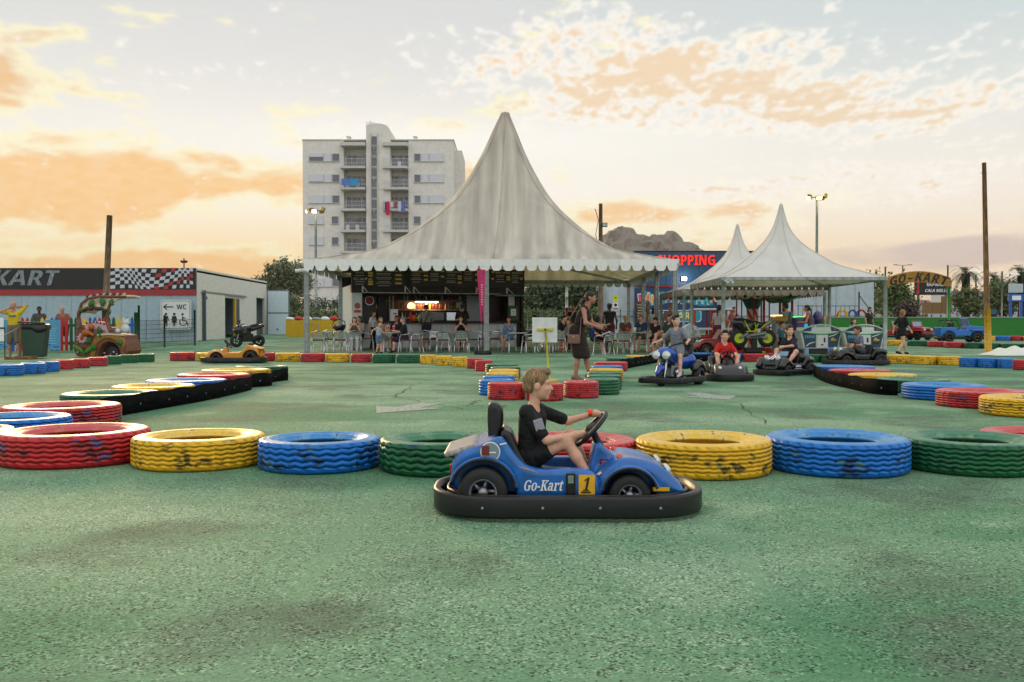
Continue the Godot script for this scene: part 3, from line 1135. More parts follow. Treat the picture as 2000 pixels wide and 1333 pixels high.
func palm(at: Vector3, tall: float, spread: float, label: String, seed: int) -> void:
	var t := thing("palm_tree", label, "palm", at, 0.0, "palm trees beyond the green wall")
	var r := RandomNumberGenerator.new()
	r.seed = seed
	var st := S(true)
	add_tube(st, [Vector3.ZERO, V(0.05, tall * 0.4, 0), V(0, tall * 0.8, 0)], [0.34, 0.28, 0.3], 10)
	end(st, "trunk", mat("bark", Color(0.26, 0.21, 0.16), 0.9), t)
	var tints := [Color(0.035, 0.07, 0.02), Color(0.05, 0.095, 0.03), Color(0.07, 0.1, 0.035)]
	for k in 26:
		var a := TAU * k / 26.0 + r.randf_range(-0.2, 0.2)
		var lift := r.randf_range(-0.35, 1.25)
		var verts := PackedVector3Array()
		var norms := PackedVector3Array()
		var cols := PackedColorArray()
		var prev := V(0, tall * 0.8, 0)
		var out := V(cos(a), 0, sin(a))
		var c: Color = tints[k % 3]
		for i in 12:
			var f := (i + 1) / 12.0
			var q := V(0, tall * 0.8, 0) + out * spread * f * (1.0 - 0.25 * maxf(lift, 0)) + V(0, spread * (lift * f - 0.85 * f * f), 0)
			var side := out.cross(Vector3.UP)
			var dir := (q - prev).normalized()
			for s in [-1.0, 1.0]:
				var l := spread * 0.28 * (1.05 - absf(f - 0.4))
				var tip: Vector3 = q + (side * s + dir * 0.7 + V(0, 0.12 - 0.4 * f, 0)).normalized() * l
				for v in [prev, tip, prev.lerp(q, 0.55)]:
					verts.append(v)
					norms.append(V(0, 1, 0))
					cols.append(c)
			prev = q
		var arr := []
		arr.resize(Mesh.ARRAY_MAX)
		arr[Mesh.ARRAY_VERTEX] = verts
		arr[Mesh.ARRAY_NORMAL] = norms
		arr[Mesh.ARRAY_COLOR] = cols
		var m := ArrayMesh.new()
		m.add_surface_from_arrays(Mesh.PRIMITIVE_TRIANGLES, arr)
		put("frond", m, leaf_mat(), t)

# ---------------------------------------------------------------- far things
func build_backdrop() -> void:
	build_mountain()
	build_apartments()
	build_hall()
	var dark := [Color(0.045, 0.075, 0.03), Color(0.06, 0.095, 0.04), Color(0.075, 0.11, 0.05)]
	var olive := [Color(0.085, 0.11, 0.05), Color(0.11, 0.135, 0.065), Color(0.135, 0.155, 0.08)]
	var bright := [Color(0.07, 0.11, 0.03), Color(0.1, 0.15, 0.045), Color(0.125, 0.17, 0.06)]
	tree(V(-19.731,0.638,-80.000), 6.311, 6.133, "broad olive green tree behind the open grey door", olive, 3, 11000, 0.15, 0.05)
	tree(V(-23.097,0.638,-84.000), 5.04, 3.733, "lower rounded tree rising over the kart shed roof", olive, 4, 4200, 0.16, 0.05)
	var xs := [[1052, 66, 110, 78], [1090, 70, 125, 95], [1128, 66, 105, 80], [1165, 72, 120, 90]]
	for i in xs.size():
		var q: Array = xs[i]
		var names := ["dark tree right beside the bar's end wall", "tall dark tree behind the red and white pole", "dark bushy tree behind the woman in brown", "dark tree by the weathered wooden pole behind the tent"]
		tree(V((q[0] - 1000) / 1800.0 * q[1], rise(q[1]), -q[1]), q[2] / 1800.0 * q[1], q[3] / 1800.0 * q[1], names[i], dark, 20 + i, 2600, 0.17, 0.1)
	tree(V(4.333,0.418,-52.000), 1.791, 1.676, "small round bright green shrub behind the tent", bright, 31, 1400, 0.11, 0.1)
	# hedges
	for hd in [[V(-12.05,0.55,-58.000), 4.833, 1.418, 0.9, "clipped green hedge behind the yellow wall", 5200, bright], [V(-12.399,0.638,-62.000), 5.856, 2.342, 1.0, "taller dark cypress hedge in front of the apartment block", 5200, dark], [V(2.333,0.506,-56.000), 4.667, 1.431, 0.8, "leafy hedge behind the wire fence right of the bar", 4200, bright]]:
		var t := thing("garden_hedge", hd[4], "hedge", hd[0], 0.0, "hedges at the back")
		var blobs := []
		var n := 14
		for k in n:
			var x: float = (k / (n - 1.0) - 0.5) * hd[1]
			for y in 3:
				blobs.append([V(x, hd[2] * (0.18 + 0.3 * y), 0), V(hd[1] / n * 0.75, hd[2] * 0.2, hd[3] * 0.5)])
		put("foliage", leaf_mesh(blobs, hd[5], 0.1, hd[6], 60), leaf_mat(), t)
		var st := S(true)
		for k in 8:
			var x: float = (k / 7.0 - 0.5) * hd[1] * 0.95
			add_tube(st, [V(x, 0, 0), V(x + 0.1, hd[2] * 0.8, 0)], [0.05, 0.02], 5)
		end(st, "stems", M.bark, t)
	# trees at the right
	tree(V(29.086,0.638,-70.000), 3.811, 2.411, "green tree just right of the small tent's roof", bright, 41, 3000, 0.17, 0.25)
	tree(V(32.663,0.638,-84.000), 5.367, 4.2, "tree top showing above the small tent's right eave", bright, 42, 2000, 0.2, 0.2)
	tree(V(27.446,0.638,-64.000), 2.133, 1.493, "dark reddish bush behind the walking blonde woman", [Color(0.07, 0.05, 0.03), Color(0.09, 0.05, 0.035), Color(0.05, 0.045, 0.03)], 43, 1300, 0.13, 0.1)
	tree(V(29.53,0.594,-60.000), 2.933, 1.733, "yellowing tree in front of a palm beyond the green wall", [Color(0.11, 0.13, 0.04), Color(0.14, 0.14, 0.05), Color(0.08, 0.11, 0.035)], 44, 2400, 0.13, 0.35)
	tree(V(38.276,0.638,-72.000), 4.000, 3.52, "dense green tree right of the yellow pole", bright, 45, 2400, 0.18, 0.25)
	palm(V(34.452,0.638,-70.000), 5.522, 1.556, "palm above the yellowing tree beside the billboard", 51)
	palm(V(43.909,0.638,-84.000), 5.973, 1.68, "smaller palm just right of the yellow pole", 52)
	palm(V(36.516,0.638,-66.000), 5.06, 1.687, "large palm cut by the right edge of the picture", 53)

func build_mountain() -> void:
	var ridge := P2([0.0,10.9,74.9,67.6,108.2,105.0,133.1,135.7,148.1,150.7,158.1,159.0,169.7,162.3,177.2,166.5,184.7,166.5,194.7,161.5,201.3,152.4,214.7,149.9,223.0,149.9,234.6,154.0,246.3,152.4,252.1,157.3,261.2,158.2,270.4,154.9,272.9,144.1,287.1,139.9,301.2,132.4,317.9,124.1,366.3,100.8,433.0,67.6,533.1,34.3,633.0,46.8,716.3,40.9,832.8,55.1,916.2,42.6,999.8,9.3])
	var n := FastNoiseLite.new()
	n.seed = 2
	n.frequency = 0.02
	n.fractal_octaves = 5
	var xs := []
	var x := ridge[0].x
	while x < ridge[ridge.size() - 1].x:
		xs.append(x)
		x += 4.0
	var top := []
	var k := 0
	for q in xs:
		while k < ridge.size() - 2 and ridge[k + 1].x < q:
			k += 1
		top.append(lerpf(ridge[k].y, ridge[k + 1].y, (q - ridge[k].x) / (ridge[k + 1].x - ridge[k].x)) + n.get_noise_1d(q * 6.0) * 3.5)
	var rows := []
	for j in 22:
		var f := j / 16.0
		var row := []
		for i in xs.size():
			var h: float = top[i]
			var y := h * (1.0 - pow(absf(1.0 - f), 1.25)) if f <= 1.0 else h * (1.0 - (f - 1.0) * 2.4)
			var cliff := n.get_noise_2d(xs[i], j * 22.0)
			row.append(V(xs[i] + n.get_noise_2d(xs[i] * 2.0, j * 40.0) * 5.0 * minf(1.0, 16.0 - j), y + cliff * 5.0 * (1.0 if j != 16 else 0.0) * minf(f * 2.0, 1.0), -1240.0 - 260.0 * f + n.get_noise_2d(xs[i] * 1.7, j * 31.0) * 34.0))
		rows.append(row)
	var st := S()
	sheet(st, rows)
	setting("mountain", done(st), mat("mountain rock", Color(0.44, 0.43, 0.41), 0.95, 0.0, "dirt", 0.006, true))

func build_apartments() -> void:
	var t := thing("apartment_building", "pale eight-storey apartment block with balconies and a central tower", "building", V(-29.01,0.638,-128.000))
	var wall := mat("block render", Color(0.9, 0.88, 0.84), 0.85, 0.0, "mottle", 0.2)
	var trim := mat("block trim", Color(0.8, 0.79, 0.76), 0.8, 0.0, "mottle", 0.5)
	var shut := mat("white shutter", Color(0.83, 0.84, 0.85), 0.6, 0.0, "mottle", 1.0)
	var pane := mat("dark pane", Color(0.22, 0.26, 0.3), 0.12, 0.0, "mottle", 0.6)
	pane.metallic_specular = 0.8
	var lightpane := mat("curtained pane", Color(0.66, 0.7, 0.7), 0.15, 0.0, "grain_up", 0.5)
	var rail := mat("balcony rail", Color(0.74, 0.75, 0.75), 0.5, 0.0, "")
	var px := 128.0 / 1800.0
	var gx := func(p: float) -> float: return (p - 592.0) * px
	var base := rise(128.0)
	var gh := func(p: float) -> float: return 0.95 + (640.0 - p) * px - base
	var blk := func(called: String, x0: float, x1: float, yt: float, yb: float, zf: float, zb: float, m: Material, par: Node) -> MeshInstance3D:
		return box(called, par, V((gx.call(x0) + gx.call(x1)) / 2, (gh.call(yt) + gh.call(yb)) / 2, (zf + zb) / 2), V((x1 - x0) * px, (yb - yt) * px, absf(zf - zb)), m)
	blk.call("wall", 592, 672, 275, 652, 0.0, -14.0, wall, t)
	blk.call("wall", 798, 886, 275, 652, 0.0, -14.0, wall, t)
	blk.call("wall", 672, 798, 275, 652, -1.6, -14.0, wall, t)
	blk.call("wing", 884, 900, 287, 652, -3.0, -12.0, wall, t)
	blk.call("coping", 591, 887, 273.5, 275.5, 0.1, -14.1, trim, t)
	# central stair tower with a curved head
	var pts := PackedVector2Array()
	for q in [[717, 652], [764, 652], [764, 262], [762, 254], [757, 248], [748, 245], [735, 244], [722, 245], [717, 247]]:
		pts.append(Vector2(gx.call(q[0]), gh.call(q[1])))
	prism("stair_tower", t, pts, -8.0, 0.7, wall, 0.05)
	for s in [726.0, 738.5]:
		blk.call("tower_rib", s, s + 1.6, 264, 652, 0.95, 0.7, trim, t)
	for i in 11:
		var y := 270.0 + i * 20.4
		var w: MeshInstance3D = blk.call("stair_window", 728, 737.5, y, y + 19.0 if i == 0 else y + 16.5, 0.78, 0.7, pane if i % 3 != 1 else lightpane, t)
		blk.call("window_bar", 728, 737.5, y + 16.8, y + 18.2, 0.86, 0.7, trim, w if false else t)
	# windows: a shutter strip, a middle pane and a narrow dark pane
	for f in 8:
		var y := 301.0 + f * 40.6
		for side in 2:
			var spans := []
			if f < 3 or f == 6:
				spans = [[604.0, 633.0, 1], [633.8, 648.6, 1], [649.4, 664.0, 0]] if side == 0 else [[809.0, 822.0, 0], [822.8, 838.0, 1], [838.8, 867.0, 1]]
			else:
				spans = [[604.0, 633.0, 1], [648.0, 662.0, 0]] if side == 0 else [[808.0, 822.0, 0], [838.0, 867.0, 1]]
			for s in spans:
				var w: MeshInstance3D = blk.call("window", s[0], s[1], y, y + 15.0, 0.06, -0.05, pane, t)
				var xf := w.transform.affine_inverse()
				var hh := 15.0 * px
				var ww: float = (s[1] - s[0]) * px
				box("sill", w, V(0, -hh / 2 - 0.04, 0.1), V(ww + 0.1, 0.08, 0.16), trim)
				for e in [-1.0, 1.0]:
					box("frame", w, V(e * (ww / 2 - 0.03), 0, 0.07), V(0.06, hh, 0.05), shut)
				box("frame", w, V(0, hh / 2 - 0.03, 0.072), V(ww, 0.06, 0.05), shut)
				if s[2] == 1:
					var drop: float = [0.45, 0.92, 1.0, 1.0, 1.0, 0.95, 1.0, 0.8][(f + side * 2) % 8] if s[0] < 620 or s[0] > 830 else 1.0
					box("shutter", w, V(0, hh * (0.5 - drop * 0.5), 0.085), V(ww - 0.13, hh * drop, 0.05), shut)
	# balconies
	for f in 9:
		var y := 328.0 + (f - 1) * 41.0
		for side in 2:
			var x0 := 668.0 if side == 0 else 750.5
			var x1 := 716.0 if side == 0 else 798.0
			if f == 0:
				blk.call("top_canopy", x0, x1, 282, 289, 1.3, -1.6, trim, t)
				continue
			var slab: MeshInstance3D = blk.call("balcony", x0, x1, y, y + 4.5, 1.3, -1.6, trim, t)
			var sw := (x1 - x0) * px
			for e in [0.42, 1.0]:
				box("rail", slab, V(0, 0.16 + e, 1.4), V(sw, 0.05, 0.05), rail)
			for b in 16:
				box("baluster", slab, V((b / 15.0 - 0.5) * sw, 0.66, 1.4), V(0.03, 1.0, 0.03), rail)
			# glazed doors in the recess
			for d in 2:
				var dx := x0 + 7.0 + d * 19.5
				var door: MeshInstance3D = blk.call("balcony_door", dx, dx + 18.5, y - 27.0, y, -1.52, -1.6, lightpane if (f * 3 + d + side) % 4 != 0 else pane, t)
				box("frame", door, V(0, 0, 0.06), V(0.07, 27.0 * px, 0.04), shut)
			# balcony things that show as chairs and tables
			if (f + side) % 2 == 0:
				for c in 2:
					box("balcony_chair", slab, V(-0.8 + c * 1.3, 0.55, 0.4), V(0.45, 0.75, 0.45), shut, 0.05)
	# laundry and towels over the rails
	var hang := func(x0: float, x1: float, yt: float, yb: float, col: Color, called: String) -> void:
		var key := "laundry %s" % col.to_html()
		var st := S(true)
		var rows := []
		for i in 7:
			var row := []
			for j in 9:
				var u := j / 8.0
				row.append(V(gx.call(lerpf(x0, x1, u)), gh.call(lerpf(yt, yb, i / 6.0)), 1.42 + 0.05 * sin(u * 19.0) + 0.02 * i))
			rows.append(row)
		sheet(st, rows)
		end(st, called, mat(key, col, 0.9, 0.0, "cloth", 3.0), t)
	hang.call(671, 688, 353, 366, Color(0.35, 0.52, 0.8), "towel")
	hang.call(688.5, 704, 353, 367, Color(0.25, 0.62, 0.8), "towel")
	for q in [[751, 755, 396, 415, Color(0.8, 0.8, 0.85)], [757, 764, 397, 424, Color(0.85, 0.15, 0.35)], [755, 758, 398, 414, Color(0.2, 0.3, 0.6)], [766, 771, 398, 408, Color(0.88, 0.88, 0.9)], [773, 777, 398, 407, Color(0.85, 0.2, 0.3)], [780, 786, 397, 416, Color(0.85, 0.85, 0.88)], [787, 793, 396, 418, Color(0.45, 0.5, 0.8)]]:
		hang.call(q[0], q[1], q[2], q[3], q[4], "laundry")
	# roof things
	for c in [676.0, 808.0]:
		var ch: MeshInstance3D = blk.call("chimney", c - 3.0, c + 3.0, 263, 276, -2.0, -3.0, wall, t)
		box("cap", ch, V(0, 0.5, 0), V(0.55, 0.12, 1.1), trim)
	var mast := tube("antenna", t, [V(gx.call(722), gh.call(247), -1), V(gx.call(722), gh.call(234), -1)], 0.04, rail, 6)
	for k in 7:
		tube("antenna_rod", mast, [V(gx.call(713 + k * 2.6), gh.call(238), -1.4), V(gx.call(713 + k * 2.6), gh.call(238), -0.6)], 0.02, rail, 4)
	tube("antenna_boom", mast, [V(gx.call(712), gh.call(238), -1), V(gx.call(731), gh.call(238), -1)], 0.025, rail, 4)

func build_hall() -> void:
	var t := thing("shopping_hall", "long white hall with a dark blue fascia behind the tents", "building", V(6.333,0.594,-60.000))
	var w: float = 17.26
	var top: float = 3.486
	var white := mat("hall panel", Color(0.7, 0.745, 0.78), 0.6, 0.0, "mottle", 0.3)
	var blue := mat("hall blue", Color(0.11, 0.29, 0.43), 0.5, 0.0, "mottle", 0.4)
	box("wall_core", t, V(w / 2, top / 2, -5.2), V(w - 0.1, top, 10), white)
	var n := 14
	for k in n:
		box("wall_panel", t, V(w * (k + 0.5) / n, top * 0.66, -0.1), V(w / n - 0.02, top * 0.68, 0.1), white, 0.01)
		box("wall_panel", t, V(w * (k + 0.5) / n, top * 0.155, -0.1), V(w / n - 0.02, top * 0.31, 0.12), white, 0.01)
	box("string_course", t, V(w / 2, top * 0.315, 0.0), V(w, 0.06, 0.09), M.steel)
	var fx: float = 1.533
	var fw: float = 8.466
	var fy: float = 5.249
	var m := 8
	for k in m:
		prism("fascia_panel", t, P2([fx + fw * k / m + 0.006, top - 0.35 - 0.045 * k, fx + fw * (k + 1) / m - 0.006, top - 0.35 - 0.045 * (k + 1), fx + fw * (k + 1) / m - 0.006, fy, fx + fw * k / m + 0.006, fy]), -0.1, 0.42, blue)
	box("red_line", t, V(fx + fw / 2, top - 0.58, 0.2), V(fw, 0.05, 0.5), M["red paint"], 0.0, V(0, 0, -0.045))
	box("fascia_cap", t, V(fx + fw / 2, fy + 0.03, 0.16), V(fw, 0.06, 0.6), M["dark steel"])
	var red := mat("sign red", Color(0.92, 0.16, 0.1), 0.4, 0.0, "")
	red.emission_enabled = true
	red.emission = Color(0.95, 0.12, 0.06)
	red.emission_energy_multiplier = 0.45
	text(t, "SHOPPING", V(4.916, 4.684, 0.52), 0.633, red, 3.7, 0.16, true, 0.0, Vector3.ZERO, false, "sign_lettering")
	box("vent_grille", t, V(3.933, 3.42, 0.02), V(0.55, 0.3, 0.12), M.steel)
	var lamp := thing("wall_floodlight", "lit white floodlight on the hall wall under the blue fascia", "floodlight", V(11.097,4.087,-59.5))
	box("housing", lamp, V(0, 0, 0), V(0.42, 0.32, 0.16), M["dark steel"], 0.03)
	box("lamp_face", lamp, V(0, 0, 0.085), V(0.34, 0.24, 0.02), glow("flood white", Color(1, 0.97, 0.9), 3.0))
	var o := OmniLight3D.new()
	o.name = "light"
	o.position = V(0, 0, 0.4)
	o.light_energy = 0.6
	o.light_size = 0.2
	o.omni_range = 20.0
	o.shadow_enabled = true
	lamp.add_child(o)
	# the banner on the wall: puffy letters on blue
	var b := thing("park_banner", "dark blue banner with colourful puffy letters on the white wall", "banner", V(10.52,2.199,-59.2))
	var bw: float = 5.328
	var bh: float = 2.565
	box("sheet", b, Vector3.ZERO, V(bw, bh, 0.03), mat("banner blue", Color(0.05, 0.2, 0.38), 0.6, 0.0, "mottle", 0.5))
	var teal := mat("banner teal", Color(0.05, 0.52, 0.6), 0.6, 0.0, "")
	var outline := P2([])
	for k in 40:
		var u := k / 39.0
		outline.append(Vector2((u - 0.5) * bw * 0.9, bh * (0.33 + 0.10 * absf(sin(u * 15.0)) - 0.04 * u)))
	for k in 40:
		var u := 1.0 - k / 39.0
		outline.append(Vector2((u - 0.5) * bw * 0.9, bh * (0.10 - 0.05 * sin(u * 9.0))))
	prism("cloud_shape", b, outline, 0.015, 0.03, teal)
	var cols := [Color(0.9, 0.25, 0.4), Color(0.95, 0.55, 0.2), Color(0.95, 0.6, 0.3), Color(0.3, 0.6, 0.75), Color(0.8, 0.15, 0.45), Color(0.2, 0.6, 0.75), Color(0.08, 0.14, 0.35), Color(0.9, 0.3, 0.45), Color(0.3, 0.65, 0.75), Color(0.25, 0.65, 0.7), Color(0.95, 0.5, 0.3)]
	var word := "FANTASYPARK"
	for i in word.length():
		var x := (-0.42 + 0.083 * i + (0.03 if i > 6 else 0.0)) * bw
		var tilt := [0.1, -0.15, 0.1, 0.0, 0.0, 0.1, -0.2, -0.15, 0.15, -0.1, 0.2][i] as float
		text(b, word[i], V(x, bh * (0.23 + 0.03 * sin(i * 2.0)), 0.05), bh * 0.25, M["white print"], bw * 0.084, 0.02, true, 0.0, V(0, 0, tilt))
		text(b, word[i], V(x, bh * (0.23 + 0.03 * sin(i * 2.0)), 0.075), bh * 0.21, mat("letter%d" % i, cols[i], 0.5, 0.0, ""), bw * 0.066, 0.02, true, 0.0, V(0, 0, tilt))
	prism("plate", b, rrect2(bw * 0.66, bh * 0.3, 0.2), 0.015, 0.03, mat("plate white", Color(0.75, 0.82, 0.85), 0.6, 0.0, ""), 0.0, Transform3D(Basis(), V(-bw * 0.02, -bh * 0.2, 0)))
	prism("plate", b, rrect2(bw * 0.64, bh * 0.26, 0.18), 0.03, 0.04, teal, 0.0, Transform3D(Basis(), V(-bw * 0.02, -bh * 0.2, 0)))
	text(b, "GO-KART", V(-bw * 0.02, -bh * 0.2, 0.06), bh * 0.17, mat("cream print", Color(0.9, 0.86, 0.5), 0.6, 0.0, ""), bw * 0.52, 0.02)


# ---------------------------------------------------------------- tents
func tent(t: Node3D, half: float, prof: Array, fabric: Material, under: Material, seams: int, apex := 0.0) -> void:
	# prof: [half size, height, squareness] from eave to peak, canopy centred on the node
	var rows := []
	var per := 14
	var dense := []
	for i in prof.size() - 1:
		for k in 4:
			var f := k / 4.0
			var p0: Array = prof[maxi(i - 1, 0)]
			var p3: Array = prof[mini(i + 2, prof.size() - 1)]
			var q := []
			for c in 3:
				q.append(cubic_interpolate(prof[i][c], prof[i + 1][c], p0[c], p3[c], f))
			dense.append(q)
	dense.append(prof[prof.size() - 1])
	for q in dense:
		var row := []
		for side in 4:
			for k in per:
				var u := k / float(per) * 2.0 - 1.0
				var p := Vector2(u, 1.0).rotated(-PI / 2 * side)
				var l := pow(pow(absf(p.x), q[2]) + pow(absf(p.y), q[2]), 1.0 / q[2])
				p = p / l * q[0]
				# cloth hangs a little between its corners and wrinkles near the eave
				var sag: float = -0.05 * (1.0 - u * u) * q[0] / half * 2.0 + 0.012 * sin(u * 21.0 + side) * (q[0] / half)
				row.append(V(p.x + apex * (1.0 - q[0] / half), q[1] + sag, p.y))
		rows.append(row)
	var st := S(true)
	sheet(st, rows, true)
	end(st, "canopy", fabric, t)
	# raised seams
	for k in seams:
		var j := int(k * 4.0 * per / seams)
		var pts := []
		for i in rows.size():
			pts.append(rows[i][j] + V(0, 0.012, 0))
		tube("seam", t, pts, 0.012 * half / 3.0, under, 4)
	var last: Vector3 = V(0, prof[prof.size() - 1][1], 0)
	lathe("finial", t, [Vector2(0.0, last.y - 0.2), Vector2(prof[prof.size() - 1][0] * 1.4, last.y - 0.2), Vector2(prof[prof.size() - 1][0] * 1.2, last.y + 0.05), Vector2(0.0, last.y + 0.12)], under, 12, Transform3D(Basis(), V(apex, 0, 0)))

func scallop_mesh(w: float, band: float, drop: float) -> Mesh:
	var key := "scallop %.3f %.3f %.3f" % [w, band, drop]
	if not cache.has(key):
		var p := PackedVector2Array([Vector2(-w / 2, 0), Vector2(w / 2, 0), Vector2(w / 2, -band)])
		var r := drop * 0.75
		var c := w * 0.42
		for k in 6:
			var a := PI / 2 * k / 5.0
			p.append(Vector2(c - r * 0.75 + r * 0.75 * cos(a), -band - drop + r - r * sin(a)))
		for k in 6:
			var a := PI / 2 + PI / 2 * k / 5.0
			p.append(Vector2(-c + r * 0.75 + r * 0.75 * cos(a), -band - drop + r - r * sin(a)))
		p.append(Vector2(-w / 2, -band))
		var st := S()
		add_prism(st, p, -0.006, 0.006)
		cache[key] = done(st)
	return cache[key]

func valance(t: Node3D, half: float, y: float, count: int, band: float, drop: float, m: Material, sides := [0, 1, 2, 3]) -> void:
	var mesh := scallop_mesh(half * 2.0 / count, band, drop)
	for s in sides:
		var bas := Basis(Vector3.UP, PI / 2 * s)
		for k in count:
			var x := (k + 0.5) / count * half * 2.0 - half
			var tilt := Basis(Vector3.RIGHT, rng.randf_range(-0.06, 0.1))
			put("valance_flap", mesh, m, t, Transform3D(bas * tilt, bas * V(x, y, half + 0.02)))

func build_tents() -> void:
	var cloth := mat("tent cloth", Color(0.9, 0.86, 0.79), 0.7, 0.0, "stain", 0.1)
	cloth.backlight_enabled = true
	cloth.heightmap_enabled = true
	cloth.heightmap_texture = cache.folds
	cloth.heightmap_scale = 3.0
	cloth.backlight = Color(0.72, 0.66, 0.54)
	var white := mat("valance cloth", Color(0.93, 0.93, 0.91), 0.6, 0.0, "mottle", 0.5)
	white.backlight_enabled = true
	white.backlight = Color(0.3, 0.3, 0.28)
	var small := mat("small tent cloth", Color(0.88, 0.865, 0.83), 0.65, 0.0, "mottle", 0.25)
	small.backlight_enabled = true
	small.backlight = Color(0.62, 0.58, 0.5)
	var post: Material = M["post grey"]
	# the great tent over the bar
	var x0: float = -7.457
	var x1: float = 5.940
	var half := (x1 - x0) / 2
	var e: float = 3.360
	var t := thing("bar_tent", "tall cream peaked tent with scalloped edge over the bar", "tent", V((x0 + x1) / 2, 0, -32.9 - half))
	tent(t, half, [[half, e, 40.0], [5.35, e + 0.42, 9.0], [4.15, e + 1.12, 5.0], [3.05, e + 2.05, 3.6], [2.15, e + 3.0, 3.0], [1.45, e + 4.05, 2.6], [0.9, e + 5.05, 2.3], [0.46, e + 6.05, 2.1], [0.16, e + 6.72, 2.0]], cloth, cloth, 8, 0.47)
	valance(t, half, e + 0.03, 32, 0.22, 0.2, white)
	for s in 4:
		var bas := Basis(Vector3.UP, PI / 2 * s)
		put("eave_beam", box_mesh(V(half * 2 - 0.1, 0.16, 0.1), 0.01), post, t, Transform3D(bas, bas * V(0, e - 0.13, half - 0.12)))
		put("hip_rafter", box_mesh(V(0.08, 0.1, 6.6), 0.01), post, t, Transform3D(bas * Basis(Vector3.UP, PI / 4) * Basis(Vector3.RIGHT, 0.1), bas * V(half * 0.66, e + 0.16, half * 0.66)))
	for p in [[-half + 0.1, half - 0.12], [-0.914 - (x0 + x1) / 2, half - 0.12], [half - 0.1, half - 0.12], [half - 0.1, half - 4.3], [half - 0.1, -1.4], [-half + 0.1, 0.0], [-half + 0.1, -half + 0.1], [half - 0.1, -half + 0.1]]:
		var gy := rise(32.9 + half - p[1])
		var q := box("post", t, V(p[0], (gy + e - 0.2) / 2, p[1]), V(0.17, e - 0.2 - gy, 0.17), post, 0.02)
		box("foot_plate", q, V(0, -(e - 0.2 - gy) / 2 + 0.015, 0), V(0.34, 0.03, 0.34), M["green paint"])
		for s in [-1.0, 1.0]:
			box("channel", q, V(0.05 * s, 0, 0.09), V(0.03, e - 0.3 - gy, 0.02), M.steel)
	# small cameras under the eave corner
	var cm := thing("security_camera", "small white camera pair on the tent's left front post", "camera", V(-7.4,2.976,-32.6))
	for s in [-1.0, 1.0]:
		tube("camera_body", cm, [V(0.05 * s, 0, 0), V(0.26 * s, -0.04, 0.05)], [0.06, 0.07], M["white paint"], 10)
		tube("lens", cm, [V(0.26 * s, -0.04, 0.05), V(0.285 * s, -0.045, 0.056)], 0.055, M["black plastic"], 10)
	box("bracket", cm, V(0, 0, -0.05), V(0.14, 0.12, 0.1), M["white paint"], 0.02)
	# two small tents over the rides
	for k in 2:
		var front: float = [25.5, 31.3][k]
		var hw: float = [2.27, 2.42][k]
		var cx: float = [8.096, 8.241][k]
		var ev: float = [2.351, 2.236][k]
		var pk: float = [4.587, 4.632][k]
		var g := rise(front + hw)
		var s := thing("small_tent", ["pale pointed tent over the kart rides, front of two", "pale pointed tent partly hidden behind the front one"][k], "tent", V(cx, 0, -front - hw), 0.0, "small pointed tents")
		var d := pk - ev
		tent(s, hw, [[hw, ev, 40.0], [hw * 0.75, ev + d * 0.12, 8.0], [hw * 0.47, ev + d * 0.3, 5.0], [hw * 0.235, ev + d * 0.52, 3.0], [hw * 0.1, ev + d * 0.74, 2.4], [0.05, pk, 2.0]], small, small, 8)
		if k == 0:
			valance(s, hw, ev - 0.02, 20, 0.05, 0.12, mat("dull valance", Color(0.6, 0.56, 0.5), 0.8, 0.0, "dirt", 0.4), [2, 3])
		else:
			valance(s, hw, ev + 0.02, 16, 0.1, 0.13, mat("dull valance", Color(0.6, 0.56, 0.5), 0.8), [0, 1, 2, 3])
		for q in 4:
			var bas := Basis(Vector3.UP, PI / 2 * q)
			put("eave_beam", box_mesh(V(hw * 2 + 0.06, 0.1, 0.07), 0.01), post, s, Transform3D(bas, bas * V(0, ev - 0.05, hw - 0.02)))
			put("hip_rafter", box_mesh(V(0.04, 0.05, hw * 1.05), 0.008), post, s, Transform3D(bas * Basis(Vector3.UP, PI / 4) * Basis(Vector3.RIGHT, 0.13), bas * V(hw * 0.63, ev + 0.06, hw * 0.63)))
			var c: Vector3 = bas * V(hw - 0.03, 0, hw - 0.03)
			var gy := rise(front + hw - c.z)
			var pp := tube("post", s, [V(c.x, gy, c.z), V(c.x, ev - 0.02, c.z)], 0.055, post, 10)
			box("foot_plate", pp, V(c.x, gy + 0.01, c.z), V(0.22, 0.02, 0.22), M.steel)
	var sp := thing("tent_spotlight", "small white twin spotlight on the front tent's left post", "spotlight", V(5.978,2.233,-25.4))
	for s in [-1.0, 1.0]:
		tube("lamp_head", sp, [V(0.07 * s, 0, 0), V(0.07 * s + 0.02, -0.02, 0.08)], [0.035, 0.045], M["white paint"], 10)
	box("bracket", sp, V(-0.02, 0, -0.03), V(0.2, 0.03, 0.04), M["white paint"])


